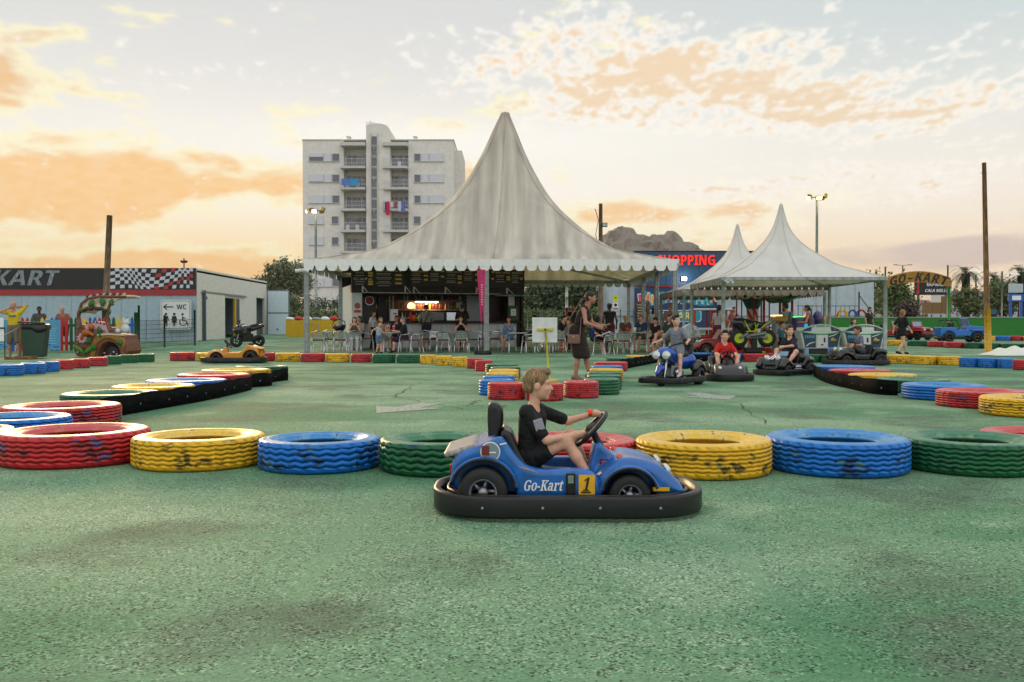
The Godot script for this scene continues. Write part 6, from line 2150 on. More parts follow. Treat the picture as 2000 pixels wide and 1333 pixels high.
	box("beam", bl, V(0, 2.3, 0), V(1.0, 0.5, 0.2), M["blue paint"], 0.02)
	box("panel", bl, V(0, 2.3, 0.11), V(0.6, 0.3, 0.02), M["white print"])
	box("head_board", bl, V(0, 2.95, 0), V(0.95, 0.6, 0.1), M["far white"], 0.01)
	var sp := thing("small_screen", "small framed picture panel behind the green wall", "panel", V(29.272,0.506,-56.000))
	box("frame", sp, V(0, 1.4, 0), V(0.45, 0.4, 0.06), M["dark steel"], 0.01)
	box("picture", sp, V(0, 1.4, 0.035), V(0.36, 0.3, 0.01), mat("picture teal", Color(0.1, 0.42, 0.5), 0.5, 0.0, "scuff", 4.0))
	tube("leg", sp, [V(0, 0, 0), V(0, 1.25, 0)], 0.03, M["dark steel"], 6)
	# thin poles and street lamp
	var names := ["thin pole rising at the small tent's right corner", "thin pole above the right end of the arch sign", "thin pole between the two palms", "thin pole right of the yellow pole"]
	var pp := [[1729, 56, 522], [1851, 56, 519], [1906, 60, 537], [1957, 60, 531]]
	for i in 4:
		var q: Array = pp[i]
		var o := thing("net_pole", names[i], "pole", V((q[0] - 1000.0) / 1800.0 * q[1], rise(q[1]), -q[1]), 0.0, "thin poles behind the green wall")
		var top: float = 0.95 + (640.0 - q[2]) / 1800.0 * q[1] - rise(q[1])
		tube("shaft", o, [Vector3.ZERO, V(0, top, 0)], 0.05, M.steel, 6)
		box("cap", o, V(0, top, 0), V(0.12, 0.04, 0.12), M.steel)
	var sl := thing("street_lamp", "double-armed street lamp far behind the arch sign", "street lamp", V(40.265,0.638,-95.000))
	var lh: float = 6.69
	tube("mast", sl, [Vector3.ZERO, V(0, lh, 0)], [0.1, 0.06], M.steel, 8)
	for s in [-1.0, 1.0]:
		tube("arm", sl, [V(0, lh, 0), V(0.6 * s, lh + 0.06, 0)], 0.03, M.steel, 6)
		box("lamp_head", sl, V(0.75 * s, lh + 0.07, 0), V(0.4, 0.06, 0.2), M["dark steel"], 0.02)
	# jeeps
	var j := thing("ride_jeep", "blue ride-on jeep behind the red and green tyres", "ride-on jeep", V(21.411,0.242,-44.000), -0.06, "ride-on jeeps")
	jeep_parts(j, glossy("jeep blue", Color(0.01, 0.42, 0.74), 0.35, "mottle", 2.0))
	var jr := thing("ride_jeep", "red ride-on jeep right of the blonde woman", "ride-on jeep", V(20.521,0.308,-47.000), -1.15, "ride-on jeeps")
	jr.scale = Vector3.ONE * 0.85
	jeep_parts(jr, glossy("jeep red", Color(0.62, 0.05, 0.08), 0.35, "mottle", 2.0))
	var j2 := copy(jr, "ride_jeep", "red ride-on jeep left of the blonde woman, behind the tent post", V(19.268,0.308,-47.000), -0.6)
	j2.scale = Vector3.ONE * 0.85
	# heap of white sheeting at the right edge
	var sb := thing("folded_sheet", "crumpled white and yellow sheet lying at the right edge", "sheet", V(16.962,0.000,-31.000))
	var rows := []
	for i in 13:
		var row := []
		for k in 25:
			var u := k / 24.0
			var v := i / 12.0
			var e := sin(u * PI) * sin(v * PI)
			row.append(V((u - 0.5) * 1.9, 0.02 + 0.26 * pow(e, 0.6) + 0.05 * sin(u * 23.0 + v * 7.0) * e + 0.04 * sin(v * 19.0 + u * 5.0) * e, (v - 0.5) * 1.3))
		rows.append(row)
	var st := S(true)
	sheet(st, rows)
	end(st, "sheet", mat("sheet cream", Color(0.88, 0.88, 0.82), 0.8, 0.0, "mottle", 1.2), sb)
	box("blue_patch", sb, V(0.5, 0.27, 0.1), V(0.3, 0.03, 0.3), M["blue paint"], 0.01, V(0.1, 0.4, 0.1))
	# low play yard behind the wall
	var pl := ["orange", "blue and yellow", "red"]
	for k in 3:
		var o := thing("play_hoop", "%s climbing hoop in the yard behind the green wall" % pl[k], "hoop", V((1646.0 + 18.0 * k - 1000.0) / 1800.0 * 56.0, rise(56.0), -56.0), 0.0, "climbing hoops")
		for i in 2:
			var pts := []
			for a in 11:
				pts.append(V(cos(PI * a / 10.0) * (0.34 - 0.06 * i), 1.0 + sin(PI * a / 10.0) * 0.5, 0.12 * i))
			tube("hoop", o, pts, 0.06, [M["red paint"], M["yellow paint"], M["blue paint"]][(k + i) % 3], 6)
		box("base", o, V(0, 0.5, 0.05), V(0.7, 1.0, 0.2), M["red paint"], 0.02)
	var gt := thing("wire_gate", "wire fence with a slanted brace in front of the white hall", "fence", V(20.714,0.484,-55.000))
	tube("post", gt, [Vector3.ZERO, V(0, 2.6, 0)], 0.04, M["dark steel"], 6)
	tube("brace", gt, [V(0, 2.4, 0), V(1.1, 0.9, 0)], 0.025, M["dark steel"], 6)
	for k in 14:
		tube("wire", gt, [V(-0.28 * k, 0.9, 0), V(-0.28 * k, 1.75, 0)], 0.012, M["dark steel"], 4)
	tube("rail", gt, [V(-3.7, 1.75, 0), V(0, 1.75, 0)], 0.02, M["dark steel"], 5)

# ---------------------------------------------------------------- rides under the small tents
func build_rides() -> void:
	# superbike ride on a plinth
	var t := thing("bike_ride", "navy racing bike ride with bright yellow wheels on a plinth", "ride", V(7.221,0.000,-27.6), PI)
	var navy := glossy("bike navy", Color(0.02, 0.04, 0.1), 0.25, "mottle", 2.0)
	var lime := mat("bike lime", Color(0.75, 0.82, 0.05), 0.4, 0.0, "mottle", 2.0)
	var y0 := 0.34
	box("plinth", t, V(-0.05, 0.09, 0), V(1.5, 0.18, 0.6), M["black plastic"], 0.02)
	box("plinth_trim", t, V(-0.12, 0.21, 0.2), V(0.55, 0.05, 0.3), lime, 0.01)
	box("rocker", t, V(0, 0.27, 0), V(0.5, 0.16, 0.3), M["dark steel"], 0.02)
	box("rocker_arm", t, V(-0.04, 0.46, 0), V(0.16, 0.36, 0.12), M["dark steel"], 0.02)
	for s in [-1.0, 1.0]:
		var c := V(0.42 * s, y0 + 0.25 - 0.22, 0)
		c.y = 0.628
		var w := wheel(t, c, 0.27, 0.12, lime, 6)
		tube("rim_band", t, [c + V(0, 0.2, 0.06), c + V(0, 0.21, 0.06)], 0.01, lime, 4)
		tube("arm", t, [c + V(0, 0, -0.09 * s), c + V(-0.26 * s, 0.14 if s > 0 else 0.06, -0.09 * s)], [0.04, 0.06], M.steel, 6)
		tube("arm", t, [c + V(0, 0, 0.09 * s), c + V(-0.26 * s, 0.22 if s > 0 else 0.04, 0.09 * s)], [0.04, 0.06], M.steel, 6)
		for e in [-1.0, 1.0]:
			prism("wheel_disc", w, PackedVector2Array(disc2(0.205, 20)), 0.0, 0.01, lime, 0.0, Transform3D(Basis(), c + V(0, 0, 0.045 * e)))
	var cy: float = 0.873
	put("fairing", solid([["ell", V(0.42, cy + 0.22, 0), V(0.24, 0.17, 0.15)], ["ell", V(0.2, cy + 0.1, 0), V(0.26, 0.24, 0.16)], ["ell", V(0.0, cy + 0.18, 0), V(0.25, 0.11, 0.13)], ["cap", V(-0.15, cy + 0.12, 0), V(-0.42, cy + 0.2, 0), 0.09, 0.06]], 0.024, 0.05), navy, t)
	prism("windscreen", t, P2([0.36, cy + 0.32, 0.6, cy + 0.28, 0.42, cy + 0.46]), -0.08, 0.08, mat("screen pale", Color(0.5, 0.58, 0.6), 0.1, 0.0, ""), 0.02)
	for q in [[0.3, 0.28, 0.12, -0.05], [0.0, 0.22, -0.12, -0.1], [-0.1, -0.02, 0.25, -0.05], [-0.2, 0.06, -0.48, 0.26], [-0.12, 0.2, -0.02, 0.0]]:
		tube("lime_strip", t, [V(q[0], cy + q[1], -0.165), V(q[2], cy + q[3], -0.165)], 0.022, lime, 5)
	tube("tail", t, [V(-0.3, cy + 0.12, 0), V(-0.62, cy + 0.3, 0)], [0.09, 0.05], M.steel, 8)
	put("engine", solid([["box", V(-0.05, cy - 0.18, 0), V(0.28, 0.08, 0.12), 0.03], ["cap", V(0.1, cy - 0.16, -0.13), V(-0.3, cy - 0.1, -0.14), 0.05, 0.07]], 0.03, 0.02), M.steel, t)
	# red car ride
	var c := thing("red_car_ride", "small red sports car ride behind the left tent post", "ride", V(6.431,0.000,-28.8), PI)
	var red := glossy("ride red", Color(0.5, 0.03, 0.06), 0.25, "mottle", 2.0)
	box("plinth", c, V(0, 0.08, 0), V(1.3, 0.16, 0.6), M["black plastic"], 0.02)
	put("body", solid([["pro", curve2(P2([-0.68, 0.24, -0.7, 0.52, -0.45, 0.66, -0.05, 0.62, 0.1, 0.6, 0.45, 0.58, 0.66, 0.48, 0.7, 0.28]), 3), 0.0, 0.36, 0.08], ["box", V(-0.18, 0.66, 0), V(0.2, 0.16, 0.26), 0.04, Basis(), "cut"], ["cyl", V(0.42, 0.27, 0.36), 0.19, 0.12, "cut"], ["cyl", V(-0.42, 0.27, 0.36), 0.19, 0.12, "cut"], ["cyl", V(0.42, 0.27, -0.36), 0.19, 0.12, "cut"], ["cyl", V(-0.42, 0.27, -0.36), 0.19, 0.12, "cut"]], 0.022, 0.03), red, c)
	for sx in [-0.42, 0.42]:
		for s in [-1.0, 1.0]:
			wheel(c, V(sx, 0.27, 0.33 * s), 0.165, 0.1, M.chrome)
	prism("windscreen", c, P2([0.08, 0.6, 0.11, 0.6, -0.06, 0.9, -0.1, 0.9]), -0.3, 0.3, mat("screen red", Color(0.62, 0.45, 0.45), 0.15, 0.0, ""), 0.005)
	put("seat", solid([["box", V(-0.34, 0.68, 0), V(0.05, 0.16, 0.2), 0.04]], 0.03, 0.02), M["black plastic"], c)
	for s in [-1.0, 1.0]:
		lathe("headlight", c, [Vector2(0.06, 0), Vector2(0.05, 0.03), Vector2(0.001, 0.04)], M["lens clear"], 12, Transform3D(Basis(Vector3.BACK, -1.2), V(0.6, 0.5, 0.22 * s)))
	# orange van-like frame ride behind
	var v := thing("orange_van_ride", "orange framed open van ride with a white roof", "ride", V(6.811,0.000,-31.6))
	var org := glossy("ride orange", Color(0.68, 0.15, 0.05), 0.35, "mottle", 2.0)
	box("lower_body", v, V(0, 0.45, 0), V(1.35, 0.5, 0.8), org, 0.06)
	box("roof", v, V(0, 1.56, 0), V(1.35, 0.07, 0.85), M["white paint"], 0.03)
	for x in [-0.62, -0.05, 0.2, 0.62]:
		for s in [-1.0, 1.0]:
			box("pillar", v, V(x, 1.1, 0.38 * s), V(0.08, 0.9, 0.06), org, 0.01)
	box("bonnet", v, V(-0.85, 0.5, 0), V(0.4, 0.4, 0.7), org, 0.06)
	box("sill", v, V(0, 0.9, 0.39), V(1.3, 0.08, 0.05), M["white paint"], 0.01)
	box("seat", v, V(0.2, 0.85, 0), V(0.4, 0.35, 0.6), M["black plastic"], 0.04)
	# green bubble ride
	var gb := thing("green_bubble_ride", "round green ride with a clear dome beside the tent post", "ride", V(5.879,0.000,-30.5))
	lathe("tub", gb, [Vector2(0.1, 0.1), Vector2(0.36, 0.16), Vector2(0.42, 0.42), Vector2(0.38, 0.62), Vector2(0.32, 0.64)], glossy("ride green", Color(0.03, 0.33, 0.07), 0.3, "mottle", 2.0), 20)
	lathe("dome", gb, [Vector2(0.36, 0.62), Vector2(0.34, 0.85), Vector2(0.22, 1.02), Vector2(0.001, 1.08)], glass("dome glass", Color(0.8, 0.9, 0.9, 0.25)), 20)
	box("foot", gb, V(0, 0.06, 0), V(0.6, 0.12, 0.5), M["black plastic"], 0.02)
	tube("rim", gb, [V(-0.36, 0.63, 0.0), V(-0.25, 0.92, 0.05), V(0, 1.09, 0.08), V(0.25, 0.92, 0.05), V(0.36, 0.63, 0)], 0.025, M["white paint"], 6)
	# carousel with a striped column
	var k := thing("carousel", "small carousel with a red and white spiral column", "carousel", V(8.72,0.009,-33.4))
	var cb: float = 1.998
	var ct: float = 2.387
	lathe("base", k, [Vector2(0.001, 0.2), Vector2(0.8, 0.2), Vector2(0.85, 0.15), Vector2(0.85, 0.0)], M["red paint"], 24)
	var cream := mat("carousel cream", Color(0.82, 0.77, 0.66), 0.5, 0.0, "mottle", 2.0)
	for q in 10:
		var rows := []
		for i in 13:
			var u := i / 12.0
			var row := []
			for e in 2:
				var a: float = TAU * (q + e) / 10.0 + u * 4.0
				row.append(V(cos(a) * (0.17 + 0.05 * u), 0.2 + (cb - 0.55) * u, sin(a) * (0.17 + 0.05 * u)))
			rows.append(row)
		var st := S(true)
		sheet(st, rows)
		end(st, "spiral_stripe", M["red paint"] if q % 2 == 0 else cream, k)
	lathe("teal_cone", k, [Vector2(0.2, cb - 0.4), Vector2(0.26, cb - 0.3), Vector2(0.34, cb - 0.12), Vector2(0.5, cb + 0.02)], mat("carousel teal", Color(0.05, 0.33, 0.32), 0.4, 0.0, "mottle", 2.0), 20)
	for q in 10:
		var a := TAU * q / 10.0
		var b := TAU * (q + 1) / 10.0
		var st := S()
		face(st, [V(cos(a) * 0.62, cb + 0.05, sin(a) * 0.62), V(cos(b) * 0.62, cb + 0.05, sin(b) * 0.62), V(0, ct + 0.22, 0)], V(0, 0, 0))
		end(st, "canopy_gore", M["red paint"] if q % 2 == 0 else cream, k)
		var m := (a + b) / 2
		put("scroll_board", solid([["ell", Vector3.ZERO, V(0.21, 0.1, 0.05)], ["ell", V(0, 0.08, 0), V(0.1, 0.08, 0.045)]], 0.03, 0.02), cream, k, Transform3D(Basis(Vector3.UP, PI / 2 - m), V(cos(m) * 0.66, cb + 0.05, sin(m) * 0.66)))
		lathe("roundel", k, [Vector2(0.06, 0), Vector2(0.04, 0.02), Vector2(0.001, 0.025)], mat("carousel brown", Color(0.22, 0.1, 0.06), 0.5, 0.0, ""), 10, Transform3D(Basis(Vector3.UP, PI / 2 - m) * Basis(Vector3.RIGHT, PI / 2), V(cos(m) * 0.72, cb + 0.05, sin(m) * 0.72)))
	for q in 5:
		var a := TAU * q / 5.0 + 0.5
		tube("pole", k, [V(cos(a) * 0.6, 0.2, sin(a) * 0.6), V(cos(a) * 0.6, cb, sin(a) * 0.6)], 0.025, M["red paint"], 6)
	# green leaf-roofed ride on red posts
	var g := thing("leaf_roof_ride", "ride with a wavy green leaf roof on red posts", "ride", V(9.562,0.000,-32.6))
	var gh: float = 1.945
	put("roof", solid([["ell", V(-0.1, gh, 0), V(0.5, 0.13, 0.4)], ["ell", V(0.3, gh + 0.12, 0), V(0.3, 0.12, 0.35)], ["ell", V(-0.35, gh - 0.06, 0.1), V(0.2, 0.09, 0.25)], ["ell", V(0.05, gh - 0.08, 0.25), V(0.16, 0.08, 0.15)]], 0.035, 0.05), glossy("leaf roof green", Color(0.03, 0.36, 0.05), 0.35, "scuff", 2.0), g)
	for q in [[-0.62, M["red paint"]], [-0.05, M["red paint"]], [0.38, M["red paint"]], [0.1, M["green paint"]]]:
		tube("post", g, [V(q[0], 0, -0.1), V(q[0], gh + 0.1, -0.1)], 0.045, q[1], 8)
	for s in [[-0.7, 0.9], [-0.3, 1.1], [0.0, 0.95]]:
		tube("rail", g, [V(s[0], s[1], 0), V(s[0] + 0.35, s[1] + 0.05, 0)], 0.03, M["red paint"], 6)
	box("deck", g, V(0, 0.12, 0), V(1.3, 0.24, 0.8), M["red paint"], 0.03)
	box("yellow_side", g, V(-0.35, 0.62, 0.3), V(0.9, 0.5, 0.08), mat("ride yellow", Color(0.7, 0.52, 0.06), 0.4, 0.0, "mottle", 2.0), 0.03, V(0, 0, 0.12))
	box("seat", g, V(0.1, 0.45, 0), V(0.6, 0.4, 0.5), M["blue paint"], 0.05)
	# grey cabinet with yellow head, purple balloon ride
	var cb2 := thing("arcade_cabinet", "grey arcade cabinet with a yellow top behind the bike ride", "cabinet", V(8.567,0.000,-29.6))
	box("case", cb2, V(0, 0.55, 0), V(0.32, 1.1, 0.5), M.steel, 0.03)
	box("head", cb2, V(0, 1.22, 0.05), V(0.4, 0.18, 0.6), M["ride yellow"], 0.04)
	box("marquee_light", cb2, V(-0.1, 1.33, 0.1), V(0.3, 0.05, 0.4), glow("marquee cream", Color(1.0, 0.9, 0.65), 0.9), 0.02)
	var pb := thing("purple_ride", "purple ride with a balloon shaped back and blue screen", "ride", V(10.052,0.000,-31.2))
	var pur := glossy("ride purple", Color(0.22, 0.17, 0.42), 0.35, "mottle", 2.0)
	put("body", solid([["box", V(-0.2, 0.7, 0), V(0.32, 0.6, 0.3), 0.08], ["ell", V(0.3, 1.25, 0), V(0.17, 0.26, 0.16)], ["cap", V(0.3, 0.9, 0), V(0.28, 0.2, 0), 0.08, 0.14]], 0.035, 0.03), pur, pb)
	box("screen", pb, V(-0.12, 0.98, 0.31), V(0.26, 0.18, 0.02), glow("screen cyan", Color(0.15, 0.5, 0.7), 0.8))
	lathe("lamp_red", pb, [Vector2(0.06, 0), Vector2(0.05, 0.06), Vector2(0.001, 0.09)], glow("lamp coral", Color(1.0, 0.35, 0.25), 1.6), 10, Transform3D(Basis(), V(-0.12, 1.3, 0)))
	box("lamp_green", pb, V(-0.35, 1.31, 0), V(0.3, 0.04, 0.3), glow("lamp mint", Color(0.4, 1.0, 0.5), 0.8), 0.01)
	lathe("yellow_knob", pb, [Vector2(0.07, 0), Vector2(0.08, 0.1), Vector2(0.001, 0.2)], M["ride yellow"], 10, Transform3D(Basis(), V(0.52, 1.15, 0)))
	boat_game("first boat racing game cabinet, beside the boy in navy", V(9.102,0.000,-27.4), 0.0)
	boat_game("second boat racing game cabinet, behind the boy in grey", V(10.29,0.000,-27.2), 0.0)

func boat_game(label: String, at: Vector3, yaw: float) -> void:
	var t := thing("boat_game", label, "arcade game", at, yaw, "boat racing game cabinets")
	var white := mat("cabinet white", Color(0.8, 0.83, 0.8), 0.4, 0.0, "mottle", 2.0)
	var teal := mat("cabinet teal", Color(0.08, 0.3, 0.4), 0.4, 0.0, "scuff", 2.5)
	# hull tapers downwards, open top with a clear rim
	prism("hull", t, P2([-0.5, 0.32, 0.5, 0.32, 0.64, 0.86, 0.3, 0.8, -0.3, 0.8, -0.64, 0.86]), -0.3, 0.3, white, 0.03)
	prism("side_print", t, P2([-0.47, 0.36, -0.16, 0.36, -0.16, 0.76, -0.56, 0.8]), 0.3, 0.306, teal)
	prism("side_print", t, P2([0.47, 0.36, 0.2, 0.36, 0.2, 0.76, 0.56, 0.8]), 0.3, 0.306, teal)
	for k in 5:
		box("print_word", t, V(-0.46 + 0.06 * k, 0.68, 0.31), V(0.04, 0.09, 0.004), mat("print sky", Color(0.35, 0.56, 0.66), 0.5, 0.0, ""), 0.0, V(0, 0, -0.2))
	put("boat_print", solid([["ell", V(0.36, 0.58, 0.305), V(0.12, 0.035, 0.012)], ["ell", V(0.33, 0.63, 0.305), V(0.06, 0.03, 0.012)]], 0.014, 0.01), mat("print gold", Color(0.75, 0.6, 0.25), 0.5, 0.0, ""), t)
	tube("wave_print", t, [V(-0.44, 0.4, 0.308), V(-0.35, 0.48, 0.308), V(-0.2, 0.52, 0.308)], 0.016, M["white print"], 5)
	tube("wave_print", t, [V(0.22, 0.68, 0.308), V(0.36, 0.72, 0.308), V(0.52, 0.8, 0.308)], 0.014, M["white print"], 5)
	var d := box("coin_door", t, V(0.02, 0.56, 0.31), V(0.3, 0.42, 0.02), M["white paint"], 0.006)
	box("slot_plate", d, V(0.07, 0.02, 0.012), V(0.05, 0.14, 0.006), M["black plastic"])
	box("cup", d, V(0, -0.12, 0.012), V(0.07, 0.04, 0.01), M["black plastic"])
	box("keyhole", d, V(-0.07, 0.05, 0.012), V(0.02, 0.02, 0.006), M["dark steel"])
	var rim := []
	for k in 13:
		var u := k / 12.0 * 2.0 - 1.0
		rim.append(V(u * 0.66, 0.83 + 0.20 * (1.0 - u * u), 0.31))
	tube("top_rim", t, rim, 0.022, mat("rim mint", Color(0.7, 0.85, 0.72), 0.3, 0.0, "mottle", 3.0), 6)
	var low := []
	for k in 13:
		var u := k / 12.0 * 2.0 - 1.0
		low.append(V(u * 0.64, 0.75 + 0.09 * u * u, 0.32))
	tube("green_trim", t, low, 0.018, mat("trim green", Color(0.25, 0.62, 0.38), 0.35, 0.0, ""), 6)
	var rows := [[], []]
	for k in 13:
		rows[0].append(low[k] - V(0, 0, 0.02))
		rows[1].append(rim[k] - V(0, 0, 0.02))
	var st := S(true)
	sheet(st, rows)
	end(st, "clear_screen", glass("cabinet glass", Color(0.75, 0.85, 0.78, 0.35)), t)
	for s in [-1.0, 1.0]:
		prism("fin", t, P2([0.30 * s, 0.84, 0.56 * s, 0.84, 0.36 * s, 1.02, 0.27 * s, 1.00]), 0.285, 0.3, mat("fin blue", Color(0.04, 0.2, 0.38), 0.4, 0.0, "mottle", 2.0))
	box("fin_logo", t, V(0.4, 0.9, 0.303), V(0.12, 0.03, 0.004), mat("logo red", Color(0.75, 0.2, 0.12), 0.5, 0.0, ""))
	box("back", t, V(0, 0.7, -0.3), V(1.1, 0.5, 0.06), white, 0.02)
	box("stand", t, V(-0.05, 0.16, 0), V(0.55, 0.32, 0.45), M["black plastic"], 0.02)
	for s in [-1.0, 1.0]:
		prism("leg", t, P2([0.36 * s, 0.0, 0.50 * s, 0.0, 0.46 * s, 0.34, 0.34 * s, 0.34]), 0.05, 0.28, mat("leg ice", Color(0.5, 0.66, 0.78), 0.4, 0.0, "mottle", 2.0), 0.02)
	box("blue_light", t, V(0.29, 0.18, 0.2), V(0.06, 0.28, 0.03), glow("led blue", Color(0.12, 0.25, 1.0), 0.7), 0.005)


# ---------------------------------------------------------------- people
func ik(a: Vector3, target: Vector3, l1: float, l2: float, hint: Vector3) -> Array:
	var d := target - a
	var l := clampf(d.length(), absf(l1 - l2) + 0.01, (l1 + l2) * 0.998)
	d = d.normalized()
	var x := (l1 * l1 - l2 * l2 + l * l) / (2.0 * l)
	var y := sqrt(maxf(l1 * l1 - x * x, 0.0))
	var side := (hint - d * hint.dot(d)).normalized()
	return [a + d * x + side * y, a + d * l]

func person(label: String, at: Vector3, yaw: float, s: Dictionary) -> Node3D:
	# local axes: +z is where the person faces, +x the left hand side
	var root := thing("person", label, "person", at, yaw, s.get("group", ""))
	var child: bool = s.get("child", false)
	var fem: bool = s.get("fem", false)
	var u: float = s.get("h", 1.7) / 1.7
	var hs: float = u * s.get("hsz", 1.28 if child else 1.0)
	var fat: float = s.get("fat", 1.0)
	var cell: float = s.get("cell", 0.026)
	var pel: float = s.get("pel", 0.91 * u)
	var tb := Basis(Vector3.UP, s.get("twist", 0.0)) * Basis(Vector3.RIGHT, s.get("lean", 0.03)) * Basis(Vector3.BACK, s.get("roll", 0.0))
	var hb := Basis(Vector3.UP, s.get("look", 0.0)) * Basis(Vector3.RIGHT, s.get("nod", 0.0))
	var hip := V(0, pel, s.get("back", 0.0))
	var T := func(x: float, y: float, z: float) -> Vector3: return hip + tb * (V(x, y, z) * u)
	var shw := 0.150 if fem else (0.145 if child else 0.17)
	var neck: Vector3 = T.call(0, 0.525, 0.0)
	var head: Vector3 = neck + tb * V(0, 0.06 * u, 0.01 * u) + V(0, 0.085 * hs, 0.02 * u)
	var w := fat
	var torso := func(g: float) -> Array:
		return [["cap", T.call(-0.055, 0.02, 0), T.call(0.055, 0.02, 0), (0.105 * w + g) * u, (0.105 * w + g) * u],
			["cap", T.call(-0.05, 0.1, 0.01), T.call(-0.06, 0.36, 0), (0.092 * w + g) * u, (0.098 + g) * u],
			["cap", T.call(0.05, 0.1, 0.01), T.call(0.06, 0.36, 0), (0.092 * w + g) * u, (0.098 + g) * u],
			["cap", T.call(-shw + 0.02, 0.445, -0.01), T.call(shw - 0.02, 0.445, -0.01), (0.058 + g) * u, (0.058 + g) * u]]
	var skin: Array = torso.call(-0.006)
	if fem:
		for e in [-1.0, 1.0]:
			skin.append(["ell", T.call(0.065 * e, 0.31, 0.085), V(0.062, 0.06, 0.055) * u])
	skin.append(["cap", T.call(0, 0.47, -0.005), neck + tb * V(0, 0.07 * u, 0.012 * u), 0.055 * u, 0.046 * u])
	var top: Array = torso.call(0.008)
	if fem:
		for e in [-1.0, 1.0]:
			top.append(["ell", T.call(0.065 * e, 0.31, 0.088), V(0.068, 0.066, 0.062) * u])
	var low := []
	var shoes := []
	var ft := S(true)
	var arm: float = s.get("arm", 1.0)
	var sleeve: float = s.get("sleeve", 0.6)
	var legs: String = s.get("legs", "shorts")
	for e in [1.0, -1.0]:
		# arm
		var sh: Vector3 = T.call(shw * e, 0.44, -0.01)
		var key := "hl" if e > 0 else "hr"
		var tgt: Vector3 = s.get(key, hip + V(0.23 * e * u, -0.03 * u, 0.06 * u))
		var r := ik(sh, tgt, 0.275 * u * arm, 0.245 * u * arm, s.get("elbow" + ("l" if e > 0 else "r"), tb * V(0.45 * e, -0.6, -0.7)))
		skin.append(["cap", sh, r[0], 0.046 * u, 0.036 * u])
		skin.append(["cap", r[0], r[1], 0.037 * u, 0.025 * u])
		var f: Vector3 = (r[1] - r[0]).normalized()
		if s.has("grip" + ("l" if e > 0 else "r")):
			f = (f * 0.4 + s["grip" + ("l" if e > 0 else "r")]).normalized()
		var pn: Vector3 = s.get("palm" + ("l" if e > 0 else "r"), V(-e, -0.2, 0.3))
		pn = (pn - f * pn.dot(f)).normalized()
		var ac := f.cross(pn)
		var pe: Vector3 = r[1] + f * 0.075 * u
		skin.append(["cap", r[1] + ac * 0.012 * u, pe + ac * 0.02 * u, 0.023 * u, 0.020 * u])
		skin.append(["cap", r[1] - ac * 0.012 * u, pe - ac * 0.02 * u, 0.023 * u, 0.020 * u])
		var curl: float = s.get("curl", 0.5)
		for q in 4:
			var ln := ([0.072, 0.08, 0.076, 0.06][q] as float) * u
			var p0: Vector3 = pe - f * 0.012 * u + ac * (0.03 - 0.02 * q) * u
			var d1 := (f * cos(curl) + pn * sin(curl)).normalized()
			var d2 := (f * cos(curl * 2.6) + pn * sin(curl * 2.6)).normalized()
			add_tube(ft, [p0, p0 + d1 * ln * 0.5, p0 + d1 * ln * 0.5 + d2 * ln * 0.55], [0.0098 * u, 0.009 * u, 0.007 * u], 6)
		var t0: Vector3 = r[1] + f * 0.02 * u + ac * 0.03 * u
		var t1: Vector3 = t0 + (f * 0.7 + ac * 0.75 + pn * 0.4).normalized() * 0.04 * u
		add_tube(ft, [t0, t1, t1 + (f * 0.9 + pn * 0.6).normalized() * 0.034 * u], [0.0125 * u, 0.0108 * u, 0.0085 * u], 6)
		if sleeve > 0.0:
			top.append(["cap", sh, sh.lerp(r[0], minf(sleeve, 1.0)), 0.062 * u, 0.058 * u])
			if sleeve > 1.0:
				top.append(["cap", r[0], r[0].lerp(r[1], sleeve - 1.0), 0.052 * u, 0.042 * u])
		# leg
		var hj: Vector3 = hip + tb.orthonormalized() * V(0.082 * e * u, -0.01 * u, 0)
		var kf := "fl" if e > 0 else "fr"
		var foot: Vector3 = s.get(kf, V(0.09 * e * u, 0.075 * u, 0.0))
		var lg := ik(hj, foot, 0.425 * u, 0.41 * u, s.get("knee" + ("l" if e > 0 else "r"), V(0.08 * e, 0.2, 1)))
		skin.append(["cap", hj, lg[0], 0.082 * fat * u, 0.054 * u])
		skin.append(["cap", lg[0], lg[0].lerp(lg[1], 0.4), 0.052 * u, 0.050 * u])
		skin.append(["cap", lg[0].lerp(lg[1], 0.4), lg[1], 0.050 * u, 0.034 * u])
		var fd: Vector3 = s.get("toe" + ("l" if e > 0 else "r"), V(0.12 * e, -0.25, 1)).normalized()
		var toe: Vector3 = lg[1] + fd * 0.15 * u - V(0, 0.03 * u, 0) * (1.0 if fd.y > -0.6 else 0.0)
		var heel: Vector3 = lg[1] - fd * 0.045 * u - V(0, 0.035 * u, 0)
		skin.append(["cap", heel, toe, 0.032 * u, 0.026 * u])
		shoes.append(["cap", heel, toe, 0.042 * u, 0.034 * u])
		shoes.append(["cap", lg[1] + V(0, 0.0, 0) * u, toe, 0.040 * u, 0.03 * u])
		if legs == "shorts":
			low.append(["cap", hj, hj.lerp(lg[0], s.get("shorts", 0.72)), 0.108 * fat * u, 0.092 * u])
		elif legs == "pants":
			low.append(["cap", hj, lg[0], 0.10 * fat * u, 0.072 * u])
			low.append(["cap", lg[0], lg[1], 0.072 * u, 0.055 * u])
		elif legs == "skirt":
			low.append(["cap", hj, hj.lerp(lg[0], s.get("hem", 0.95)), 0.115 * fat * u, 0.10 * u])
			low.append(["cap", hip, (hj.lerp(lg[0], s.get("hem", 0.95) * 0.95)) * V(0.2, 1, 1), 0.12 * u, 0.08 * u])
		elif legs == "dress":
			var hem: float = s.get("hem", 0.5)
			low.append(["cap", hip + V(0.05 * e * u, 0, 0), V(0.05 * e * u, hem, s.get("hemz", 0.0)), 0.136 * u, s.get("hemr", 0.13) * u])
